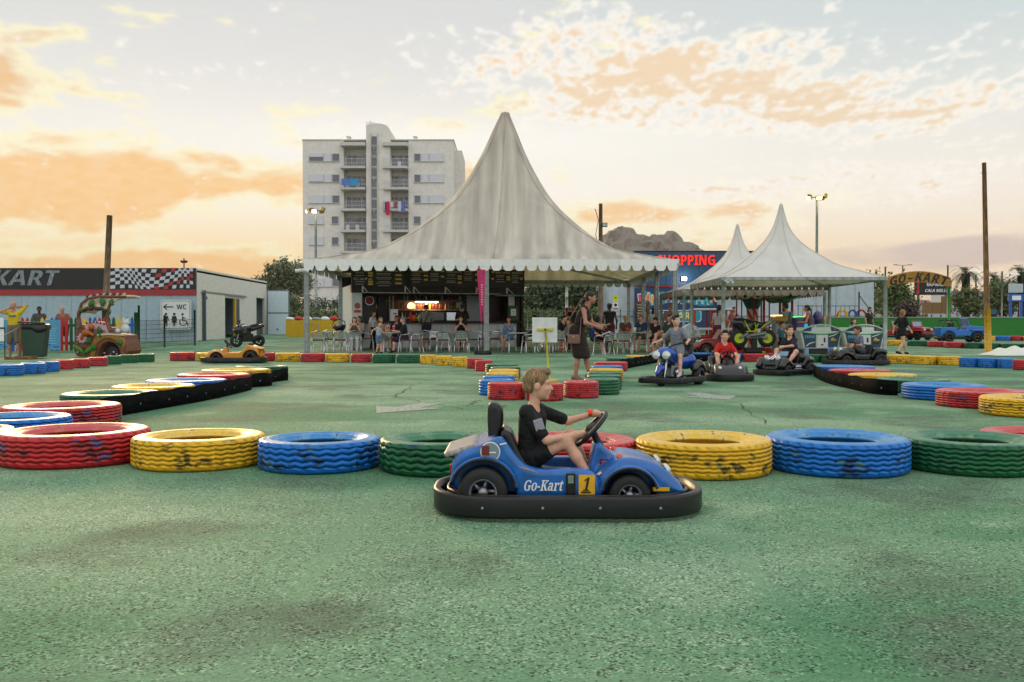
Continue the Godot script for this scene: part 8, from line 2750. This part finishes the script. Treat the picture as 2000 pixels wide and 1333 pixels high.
func trike() -> void:
	var t := thing("motorbike_kart", "blue three-wheeled motorbike kart with two round headlights", "go-kart", V(2.651,0.000,-15.2), deg_to_rad(-128.0), "karts on the track")
	t.scale = Vector3.ONE * 1.06
	var blue := glossy("trike blue", Color(0.0, 0.28, 0.66), 0.28, "mottle", 3.0)
	bumper(t, 1.22, 0.72, 0.24, 0.05, 0.135)
	wheel(t, V(0.36, 0.125, 0), 0.125, 0.08, M["dark steel"])
	for s in [-1.0, 1.0]:
		wheel(t, V(-0.38, 0.14, 0.25 * s), 0.14, 0.12, M.chrome)
		tube("fork", t, [V(0.37, 0.13, 0.055 * s), V(0.27, 0.46, 0.06 * s)], 0.018, M.chrome, 8)
		var xf := Transform3D(Basis(Vector3.BACK, -PI / 2 + 0.1), V(0.33, 0.47, 0.085 * s))
		var h := lathe("headlight", t, [Vector2(0.001, -0.07), Vector2(0.04, -0.05), Vector2(0.066, 0.01), Vector2(0.07, 0.045), Vector2(0.062, 0.047)], M.chrome, 20, xf)
		lathe("lens", h, [Vector2(0.061, 0.045), Vector2(0.04, 0.058), Vector2(0.001, 0.064)], M["lens clear"], 18, xf)
		tube("handlebar", t, [V(0.24, 0.55, 0), V(0.2, 0.62, 0.10 * s), V(0.12, 0.66, 0.22 * s), V(0.03, 0.64, 0.30 * s)], 0.013, M["black plastic"], 8)
		tube("grip", t, [V(0.06, 0.648, 0.275 * s), V(-0.01, 0.63, 0.33 * s)], 0.02, M.rubber, 8)
		tube("exhaust", t, [V(0.16, 0.16, 0.10 * s), V(0.0, 0.12, 0.15 * s), V(-0.3, 0.14, 0.15 * s), V(-0.52, 0.18, 0.15 * s)], [0.02, 0.024, 0.03, 0.026], M.chrome, 8)
		put("rear_fender", solid([["cap", V(-0.28, 0.25, 0.24 * s), V(-0.4, 0.3, 0.24 * s), 0.075, 0.085], ["cap", V(-0.4, 0.3, 0.24 * s), V(-0.54, 0.22, 0.24 * s), 0.085, 0.07], ["cyl", V(-0.38, 0.13, 0.27 * s), 0.165, 0.12, "cut"]], 0.014, 0.02), M["buggy black"], t)
		lathe("engine_cover", t, [Vector2(0.001, 0.05), Vector2(0.05, 0.045), Vector2(0.075, 0.02), Vector2(0.08, -0.03)], M.chrome, 16, Transform3D(Basis(Vector3.RIGHT, PI / 2 * s), V(0.02, 0.2, 0.13 * s)))
		tube("foot_peg", t, [V(0.1, 0.14, 0.08 * s), V(0.1, 0.14, 0.24 * s)], 0.016, M.rubber, 6)
	put("front_fender", solid([["cap", V(0.46, 0.2, 0), V(0.38, 0.27, 0), 0.05, 0.062], ["cap", V(0.38, 0.27, 0), V(0.27, 0.25, 0), 0.062, 0.05], ["cyl", V(0.36, 0.125, 0), 0.138, 0.2, "cut"]], 0.012, 0.02), blue, t)
	put("fairing", solid([["ell", V(0.22, 0.5, 0), V(0.13, 0.1, 0.155)], ["ell", V(0.05, 0.43, 0), V(0.22, 0.1, 0.115)], ["cap", V(-0.12, 0.36, 0), V(-0.42, 0.36, 0), 0.1, 0.13], ["ell", V(-0.45, 0.38, 0), V(0.13, 0.12, 0.16)]], 0.013, 0.05), blue, t)
	put("engine", solid([["box", V(0.04, 0.22, 0), V(0.13, 0.09, 0.085), 0.02], ["cap", V(0.06, 0.25, 0), V(0.14, 0.37, 0), 0.06, 0.055], ["cap", V(0.0, 0.25, 0), V(-0.06, 0.36, 0), 0.06, 0.055]], 0.014, 0.015), M.steel, t)
	for kx in 5:
		box("cooling_fin", t, V(0.10 + 0.012 * kx, 0.27 + 0.022 * kx, 0), V(0.14, 0.006, 0.15), M["dark steel"], 0.0, V(0, 0, -0.55))
	put("seat", solid([["cap", V(-0.06, 0.47, 0), V(-0.32, 0.47, 0), 0.075, 0.1], ["box", V(-0.43, 0.6, 0), V(0.03, 0.13, 0.11), 0.025, Basis(Vector3.BACK, 0.15)]], 0.015, 0.03), M["black plastic"], t)
	tube("sissy_bar", t, [V(-0.46, 0.4, 0.1), V(-0.49, 0.72, 0.09), V(-0.495, 0.75, 0), V(-0.49, 0.72, -0.09), V(-0.46, 0.4, -0.1)], 0.012, M["black plastic"], 6)
	box("chassis", t, V(-0.05, 0.11, 0), V(1.0, 0.04, 0.1), M["dark steel"], 0.01)
	for sx in [-0.35, 0.2]:
		box("cross_bar", t, V(sx, 0.095, 0), V(0.05, 0.03, 0.68), M["dark steel"])
	box("flash", t, V(-0.2, 0.38, 0.105), V(0.14, 0.03, 0.01), mat("flash orange", Color(0.85, 0.35, 0.1), 0.4, 0.0, ""), 0.003, V(0, 0, 0.2))


func who(label: String, at: Vector3, yaw: float, pose: String, s: Dictionary) -> Node3D:
	var u: float = s.get("h", 1.7) / 1.7
	var d := {}
	if pose == "sit":
		d = {"pel": 0.47 + 0.09 * u, "lean": -0.06, "back": -0.06, "fl": V(0.1, 0.075 * u, 0.40 * u), "fr": V(-0.1, 0.075 * u, 0.36 * u), "hl": V(0.14, 0.47 + 0.22 * u, 0.24), "hr": V(-0.14, 0.47 + 0.22 * u, 0.24)}
	elif pose == "walk":
		d = {"lean": 0.05, "fl": V(0.07, 0.08 * u, 0.30 * u), "fr": V(-0.07, 0.12 * u, -0.28 * u), "pel": 0.88 * u, "hl": V(0.24, 0.86, -0.16) * u, "hr": V(-0.24, 0.86, 0.2) * u}
	elif pose == "bar":
		d = {"lean": 0.12, "hl": V(0.2, 1.12, 0.36), "hr": V(-0.2, 1.12, 0.36)}
	elif pose == "stand":
		d = {"fl": V(0.1, 0.075, 0.05) * u, "fr": V(-0.1, 0.075, -0.04) * u, "hl": V(0.25, 0.86, 0.08) * u, "hr": V(-0.25, 0.86, 0.04) * u}
	d.merge(s, true)
	return person(label, at, yaw, d)

func build_people() -> void:
	var fair := Color(0.87, 0.67, 0.56)
	var tan := Color(0.74, 0.53, 0.42)
	var dark := Color(0.3, 0.19, 0.14)
	var blond := Color(0.86, 0.68, 0.44)
	var brown := Color(0.2, 0.13, 0.09)
	var black := Color(0.03, 0.03, 0.034)
	var white := Color(0.8, 0.8, 0.8)
	# boy in the blue kart. Person axes: z is the kart's forward
	var at: Vector3 = V(0.289,0.000,-4.87)
	var hair := Color(0.86, 0.68, 0.47)
	var b := person("boy in a black football shirt driving the blue kart", at, PI / 2, {"h": 1.0, "child": true, "hsz": 1.3, "cell": 0.0115, "head_cell": 0.0055, "pel": 0.265, "back": -0.205, "lean": 0.1, "twist": -0.45, "look": -0.02, "nod": 0.05, "arm": 1.14, "sleeve": 0.8, "hl": V(0.075, 0.505, 0.165), "hr": V(-0.085, 0.405, 0.045), "gripl": V(-0.1, -0.5, 1.0), "gripr": V(0.1, 0.05, 0.9), "palml": V(-0.3, -1.0, -0.2), "palmr": V(0.6, 0.5, 0.0), "elbowl": V(0.6, -0.7, 0), "elbowr": V(-0.4, -1, -0.2), "curl": 0.7, "fl": V(0.09, 0.165, 0.13), "fr": V(-0.09, 0.165, 0.125), "kneel": V(0.15, 1, 0.35), "kneer": V(-0.1, 1, 0.35), "skin": fair, "hair": "short", "hcol": hair, "top": black, "low": black, "shorts": 0.45, "shoes": Color(0.1, 0.1, 0.11)})
	put("hair_tuft", solid([["cap", V(0.0, 0.728, -0.115), V(0.0, 0.752, -0.1), 0.022, 0.009], ["cap", V(0.012, 0.73, -0.13), V(0.01, 0.748, -0.125), 0.02, 0.01]], 0.006, 0.012), M["hair " + hair.to_html()], b)
	b.scale = Vector3.ONE * 0.97
	var patch := mat("badge pale", Color(0.62, 0.62, 0.66), 0.8, 0.0, "cloth", 8.0)
	put("sleeve_badge", solid([["box", Vector3.ZERO, V(0.026, 0.032, 0.004), 0.003]], 0.006, 0.003), patch, b, Transform3D(Basis(Vector3.UP, -PI / 2) * Basis(Vector3.BACK, 0.3), V(-0.137, 0.462, -0.155)))
	var wrist := Transform3D(Basis(Vector3.RIGHT, PI / 2 + 0.05), V(0.078, 0.506, 0.135))
	lathe("wristband", b, [Vector2(0.0185, -0.011), Vector2(0.021, -0.009), Vector2(0.021, 0.009), Vector2(0.0185, 0.011)], mat("wristband orange", Color(0.92, 0.22, 0.08), 0.5, 0.0, ""), 14, wrist)
	# woman in brown with bag and phone
	at = V(1.263,0.000,-16.6)
	var yaw := 1.25
	who("woman in a brown dress leaning forward with a phone", at, yaw, "stand", {"h": 1.66, "fem": true, "cell": 0.017, "lean": 0.42, "nod": 0.12, "hl": V(0.06, 0.98, 0.36), "hr": V(-0.1, 0.96, 0.32), "elbowr": V(-0.6, -0.5, -0.6), "fl": V(0.1, 0.07, 0.12), "fr": V(-0.09, 0.07, -0.1), "back": -0.1, "skin": Color(0.7, 0.5, 0.41), "hair": "tied", "hcol": brown, "top": Color(0.12, 0.065, 0.055), "top_name": "bodice", "sleeve": 0.0, "legs": "dress", "low": Color(0.12, 0.065, 0.055), "hem": 0.4, "hemr": 0.15, "hemz": 0.0, "shoes": Color(0.55, 0.45, 0.38)})
	var tr := Transform3D(Basis(Vector3.UP, yaw), at)
	var bag := thing("shoulder_bag", "small beige shoulder bag with a gold clasp at her hip", "bag", tr * V(-0.2, 0.74, -0.1), yaw - PI / 2)
	put("pouch", solid([["box", Vector3.ZERO, V(0.115, 0.085, 0.035), 0.03]], 0.014, 0.01), mat("bag beige", Color(0.52, 0.38, 0.32), 0.6, 0.0, "cloth", 5.0), bag)
	tube("strap", bag, [V(-0.11, 0.06, 0), V(-0.09, 0.35, -0.03), V(0.12, 0.7, -0.06), V(0.17, 0.72, -0.14)], 0.008, M["bag beige"], 5)
	tube("strap", bag, [V(0.11, 0.06, 0), V(0.13, 0.35, 0.0), V(0.22, 0.62, -0.04), V(0.19, 0.72, -0.12)], 0.008, M["bag beige"], 5)
	box("clasp", bag, V(0, 0.04, 0.036), V(0.03, 0.022, 0.008), mat("gold", Color(0.85, 0.65, 0.25), 0.25, 1.0, ""), 0.003)
	var ph := thing("mobile_phone", "pale phone in the hands of the woman in brown", "phone", tr * V(-0.02, 0.99, 0.44), yaw)
	box("case", ph, Vector3.ZERO, V(0.075, 0.012, 0.15), mat("phone case", Color(0.55, 0.6, 0.52), 0.4, 0.0, ""), 0.004, V(-0.3, 0, 0))
	box("screen", ph, V(0, 0.008, 0), V(0.065, 0.004, 0.13), M["black plastic"], 0.001, V(-0.3, 0, 0))
	# kart drivers
	who("boy in a grey T-shirt riding the blue motorbike kart", V(2.651,0.000,-15.2), deg_to_rad(-38.0), "", {"h": 1.16, "child": true, "cell": 0.016, "pel": 0.6, "back": -0.16, "lean": 0.1, "look": 1.25, "hl": V(0.29, 0.7, 0.05), "hr": V(-0.31, 0.69, 0.05), "arm": 1.1, "fl": V(0.2, 0.2, 0.12), "fr": V(-0.2, 0.2, 0.12), "kneel": V(0.5, 0.4, 1), "kneer": V(-0.5, 0.4, 1), "skin": fair, "hcol": Color(0.26, 0.17, 0.11), "top": Color(0.5, 0.52, 0.55), "sleeve": 0.85, "low": Color(0.5, 0.52, 0.55), "shorts": 0.7, "shoes": white})
	who("boy in a red polo shirt driving the navy kart", V(3.887,0.000,-16.7), deg_to_rad(-6.0), "", {"h": 1.24, "child": true, "cell": 0.016, "pel": 0.3, "back": -0.22, "lean": 0.06, "look": -0.12, "hl": V(0.11, 0.44, 0.07), "hr": V(-0.11, 0.44, 0.07), "elbowl": V(0.8, -0.6, 0), "elbowr": V(-0.8, -0.6, 0), "fl": V(0.14, 0.2, 0.2), "fr": V(-0.14, 0.2, 0.18), "kneel": V(0.6, 1, 0.3), "kneer": V(-0.35, 1, 0.3), "skin": fair, "hcol": Color(0.28, 0.18, 0.11), "top": Color(0.8, 0.06, 0.05), "sleeve": 0.95, "low": black, "shorts": 0.5, "shoes": Color(0.6, 0.6, 0.6)})
	who("fair-haired boy in a navy jersey driving the striped buggy", V(5.477,0.000,-18.5), deg_to_rad(-49.0), "", {"h": 1.36, "child": true, "cell": 0.017, "pel": 0.34, "back": -0.2, "look": 1.15, "lean": 0.03, "hl": V(0.02, 0.56, 0.1), "hr": V(-0.15, 0.48, 0.06), "elbowl": V(1, -0.2, 0), "fl": V(0.2, 0.22, 0.22), "fr": V(-0.1, 0.2, 0.24), "kneel": V(0.8, 1, 0.2), "kneer": V(-0.1, 1, 0.3), "skin": fair, "hcol": Color(0.5, 0.36, 0.2), "top": Color(0.03, 0.045, 0.11), "sleeve": 0.9, "low": black, "shorts": 0.55, "shoes": black})
	who("small boy in a grey-blue T-shirt driving the far buggy", V(8.66,0.000,-23.2), deg_to_rad(-83.0), "", {"h": 1.3, "child": true, "cell": 0.022, "pel": 0.36, "back": -0.14, "lean": 0.16, "nod": 0.1, "hl": V(0.11, 0.52, 0.12), "hr": V(-0.11, 0.52, 0.12), "fl": V(0.12, 0.22, 0.3), "fr": V(-0.12, 0.22, 0.3), "kneel": V(0.2, 1, 0.3), "kneer": V(-0.2, 1, 0.3), "skin": tan, "hcol": Color(0.36, 0.26, 0.18), "top": Color(0.42, 0.47, 0.55), "low": Color(0.3, 0.3, 0.32), "shoes": white})
	# walkers and standers
	var list := [
		["blonde woman in a short black dress walking past the tyres", V(13.545,0.000,-32.000), 2.0, "walk", {"h": 1.62, "fem": true, "skin": fair, "hair": "long", "hcol": blond, "top": black, "sleeve": 0.9, "legs": "dress", "low": black, "hem": 0.66, "hemr": 0.14, "shoes": black}],
		["woman in a dark green dress standing by the green wall", V(16.867,0.231,-43.5), 0.6, "stand", {"h": 1.7, "fem": true, "skin": tan, "hair": "bob", "hcol": Color(0.16, 0.06, 0.05), "top": Color(0.1, 0.14, 0.11), "sleeve": 0.5, "legs": "dress", "low": Color(0.1, 0.14, 0.11), "hem": 0.5}],
		["bald man in a yellow T-shirt holding a phone to his ear", V(-15.242,0.000,-28.2), 0.15, "stand", {"h": 1.76, "fat": 1.16, "cell": 0.022, "hair": "bald", "hr": V(-0.12, 1.53, 0.1), "elbowr": V(-0.8, -0.8, 0.3), "hl": V(0.11, 1.58, -0.1), "elbowl": V(1.0, 0.35, 0.2), "curl": 0.9, "fl": V(0.19, 0.08, 0.16), "fr": V(-0.12, 0.08, 0.0), "nod": 0.1, "skin": tan, "top": Color(0.86, 0.76, 0.1), "sleeve": 0.75, "low": Color(0.5, 0.48, 0.42), "shorts": 0.95, "shoes": Color(0.2, 0.45, 0.6)}],
		["man in a sage T-shirt with a bag strap, back to us", V(9.444,0.000,-31.6), 3.4, "bar", {"h": 1.8, "strap": true, "skin": tan, "hcol": brown, "top": Color(0.42, 0.52, 0.48), "sleeve": 0.9, "low": Color(0.42, 0.52, 0.48)}],
		["woman in an off-shoulder top facing the man in sage", V(10.022,0.000,-31.000), -1.9, "bar", {"h": 1.72, "fem": true, "skin": tan, "hair": "tied", "hcol": black, "top": Color(0.45, 0.3, 0.28), "sleeve": 0.0, "legs": "dress", "low": Color(0.4, 0.4, 0.38), "hem": 0.4}],
		["customer in a grey T-shirt leaning on the bar counter", V(-3.367,0.073,-36.3), 3.45, "bar", {"h": 1.8, "strap": true, "skin": tan, "hcol": Color(0.25, 0.08, 0.06), "top": Color(0.5, 0.49, 0.46), "sleeve": 0.8, "low": Color(0.05, 0.08, 0.16)}],
		["person in black with a teal cap at the bar", V(-2.003,0.084,-36.8), 3.0, "bar", {"h": 1.82, "skin": tan, "hcol": brown, "hat": Color(0.15, 0.3, 0.36), "top": black, "sleeve": 0.7, "low": Color(0.06, 0.07, 0.12), "legs": "pants"}],
		["girl in a white T-shirt with a ponytail by the bar", V(-5.409,0.062,-35.8), 1.2, "stand", {"h": 1.55, "fem": true, "skin": tan, "hair": "tied", "hcol": brown, "top": white, "low": black, "legs": "pants"}],
		["small boy in a white patterned shirt and blue shorts", V(-4.842,0.009,-33.4), 0.9, "stand", {"h": 1.14, "child": true, "skin": fair, "hcol": Color(0.24, 0.18, 0.13), "hl": V(0.1, 0.75, 0.22), "hr": V(-0.25, 0.72, -0.1), "top": Color(0.66, 0.72, 0.76), "low": Color(0.36, 0.48, 0.56), "shoes": black}],
		["man in a black vest and hat, back to us", V(3.671,0.035,-34.6), 3.3, "stand", {"h": 1.82, "skin": dark, "hair": "short", "hcol": black, "hat": Color(0.4, 0.36, 0.3), "top": black, "sleeve": 0.1, "low": Color(0.35, 0.05, 0.08)}],
		["long-haired woman standing by the price board", V(5.924,0.121,-38.5), 2.6, "stand", {"h": 1.68, "fem": true, "skin": tan, "hair": "long", "hcol": black, "top": white, "low": Color(0.2, 0.2, 0.24), "legs": "pants"}],
		["man in a pink shirt with a strap, back to us", V(6.179,0.066,-36.000), 3.1, "stand", {"h": 1.84, "skin": tan, "strap": true, "hair": "bald", "top": Color(0.66, 0.54, 0.54), "sleeve": 0.8, "low": Color(0.3, 0.3, 0.32), "legs": "pants"}],
		["dark-haired woman in a white top by the orange van", V(6.867,0.000,-30.6), 2.4, "stand", {"h": 1.72, "fem": true, "skin": tan, "hair": "tied", "hcol": black, "hr": V(-0.2, 1.0, 0.2), "elbowr": V(-1, 0, -0.3), "top": Color(0.74, 0.7, 0.7), "sleeve": 0.4, "low": Color(0.45, 0.08, 0.15), "legs": "pants"}],
		["distant man in dark blue behind the terrace", V(2.753,0.198,-42.000), 0.4, "stand", {"h": 1.76, "skin": tan, "hair": "bald", "top": Color(0.05, 0.07, 0.12), "low": black, "legs": "pants"}],
		["man in a white cap and shirt behind the woman in brown", V(2.786,0.11,-38.000), 1.8, "stand", {"h": 1.78, "skin": tan, "hcol": brown, "hat": white, "top": white, "low": Color(0.2, 0.2, 0.25)}],
		["person leaning on the picket fence beside the bin", V(-18.17,0.053,-35.4), 0.5, "bar", {"h": 1.72, "skin": dark, "hcol": black, "top": Color(0.3, 0.3, 0.32), "low": black}],
		["bare-armed person resting on the picket fence", V(-17.323,0.057,-35.6), 0.2, "bar", {"h": 1.74, "lean": 0.3, "skin": tan, "hair": "bald", "top": Color(0.62, 0.42, 0.34), "low": black}],
		["woman far behind between the carousel posts", V(8.9,0.088,-37.000), 0.3, "stand", {"h": 1.7, "fem": true, "skin": fair, "hair": "bob", "hcol": brown, "top": Color(0.55, 0.42, 0.36), "low": Color(0.2, 0.25, 0.4), "legs": "pants"}],
		["toddler in teal peeping over the bike ride", V(8.357,0.000,-28.6), 0.6, "stand", {"h": 1.1, "child": true, "skin": fair, "hcol": brown, "top": Color(0.2, 0.5, 0.58), "low": black}],
		["girl sitting behind the boat game's clear screen", V(12.227,0.000,-33.000), 0.2, "stand", {"h": 1.25, "child": true, "fem": true, "skin": fair, "hair": "long", "hcol": brown, "top": Color(0.7, 0.62, 0.55), "low": black}],
		# seated
		["woman in sunglasses and a grey top, hands at her face", V(-5.92,0.035,-34.6), 0.15, "sit", {"h": 1.66, "fem": true, "skin": fair, "hair": "bob", "hcol": Color(0.55, 0.28, 0.14), "hl": V(0.07, 1.02, 0.22), "hr": V(-0.08, 1.0, 0.24), "top": Color(0.36, 0.34, 0.28), "sleeve": 0.0, "low": white, "legs": "pants"}],
		["dark-haired person seated behind the woman in sunglasses", V(-6.013,0.07,-36.2), -0.3, "sit", {"h": 1.68, "skin": tan, "hcol": black, "top": Color(0.7, 0.66, 0.6), "low": black}],
		["fair woman in a summer top facing the boy", V(-4.944,0.042,-34.9), 0.5, "sit", {"h": 1.64, "fem": true, "skin": fair, "hair": "bob", "hcol": blond, "top": Color(0.66, 0.5, 0.42), "sleeve": 0.1, "legs": "skirt", "low": Color(0.6, 0.6, 0.62), "shoes": white}],
		["white-haired woman in a navy and purple dress", V(-4.016,0.024,-34.1), -1.35, "sit", {"h": 1.66, "fem": true, "fat": 1.2, "lean": 0.1, "skin": fair, "hair": "bob", "hcol": Color(0.72, 0.72, 0.7), "hl": V(0.1, 0.8, 0.34), "hr": V(-0.1, 0.78, 0.34), "top": Color(0.035, 0.04, 0.12), "sleeve": 0.95, "legs": "skirt", "low": Color(0.16, 0.08, 0.22), "shoes": black}],
		["red-faced man drinking behind the white-haired woman", V(-4.444,0.053,-35.4), 0.0, "sit", {"h": 1.74, "skin": Color(0.72, 0.42, 0.33), "hcol": Color(0.4, 0.16, 0.08), "top": Color(0.05, 0.07, 0.15), "low": black}],
		["woman in black with raised hands facing us", V(-1.978,0.057,-35.6), 0.1, "sit", {"h": 1.68, "fem": true, "skin": fair, "hair": "tied", "hcol": Color(0.45, 0.3, 0.2), "hl": V(0.1, 0.98, 0.2), "hr": V(-0.12, 0.95, 0.2), "top": black, "sleeve": 0.1, "low": black}],
		["woman in a light blue dress sipping with legs crossed", V(-0.156,0.044,-35.000), -0.5, "sit", {"h": 1.66, "fem": true, "skin": tan, "hair": "bob", "hcol": Color(0.09, 0.03, 0.03), "hl": V(0.05, 1.0, 0.22), "fr": V(0.1, 0.24, 0.5), "fl": V(0.02, 0.08, 0.42), "top": Color(0.36, 0.56, 0.72), "sleeve": 0.8, "legs": "skirt", "low": Color(0.36, 0.56, 0.72), "hem": 0.8}],
		["person in white seated at the back table", V(0.879,0.123,-38.6), -1.3, "sit", {"h": 1.72, "skin": tan, "hcol": black, "top": white, "sleeve": 1.3, "low": black, "legs": "pants"}],
		["man in a black T-shirt bent over the table", V(1.916,0.048,-35.2), 1.0, "sit", {"h": 1.78, "lean": 0.2, "skin": fair, "hcol": black, "top": black, "low": Color(0.08, 0.1, 0.15), "legs": "pants"}],
		["child with dark hair leaning on the man in black", V(2.083,0.031,-34.4), -0.8, "sit", {"h": 1.45, "child": true, "skin": tan, "hcol": black, "top": Color(0.3, 0.5, 0.48), "low": black}],
		["fair-haired woman behind the child", V(2.22,0.088,-37.000), -0.3, "sit", {"h": 1.7, "fem": true, "skin": fair, "hair": "long", "hcol": blond, "top": Color(0.7, 0.55, 0.3), "low": black}],
		["child in blue seated behind the woman in brown", V(2.951,0.000,-33.000), 1.4, "sit", {"h": 1.4, "child": true, "skin": tan, "hcol": black, "top": Color(0.04, 0.16, 0.45), "low": black}],
		["dark-haired woman in black beside the man in the vest", V(3.305,0.044,-35.000), 2.4, "sit", {"h": 1.7, "fem": true, "skin": dark, "hair": "bob", "hcol": black, "top": black, "low": black}],
		["old man in a brown patterned shirt at the back", V(4.489,0.075,-36.4), 0.0, "sit", {"h": 1.72, "skin": tan, "hair": "bald", "top": Color(0.42, 0.32, 0.24), "low": black}],
		["grey-haired man in a blue shirt with glasses", V(4.936,0.053,-35.4), -0.5, "sit", {"h": 1.76, "skin": fair, "hcol": Color(0.6, 0.6, 0.6), "hair": "short", "top": Color(0.1, 0.24, 0.42), "sleeve": 0.9, "low": Color(0.3, 0.3, 0.3)}],
		["boy in a black T-shirt looking down at the table", V(5.331,0.031,-34.4), -0.6, "sit", {"h": 1.55, "child": true, "nod": 0.4, "skin": fair, "hcol": Color(0.3, 0.18, 0.12), "top": black, "low": black}],
		["smiling man in a green T-shirt with crossed legs", V(5.351,0.000,-32.000), -0.95, "sit", {"h": 1.82, "lean": -0.2, "look": 0.6, "skin": tan, "hcol": brown, "top": Color(0.06, 0.18, 0.1), "fr": V(0.06, 0.38, 0.62), "fl": V(0.0, 0.08, 0.62), "kneer": V(-0.3, 1, 0.6), "low": Color(0.5, 0.44, 0.32), "shoes": white}]]
	for q in list:
		q[4].merge({"cell": 0.027})
		var o := who(q[0], q[1], q[2], q[3], q[4])
		if q[0].begins_with("bald man in a yellow"):
			put("shirt_print", solid([["box", V(0, 1.3, 0.15), V(0.1, 0.018, 0.02), 0.01], ["ell", V(0.05, 1.31, 0.15), V(0.05, 0.02, 0.022)]], 0.012, 0.01), M["blue paint"], o)
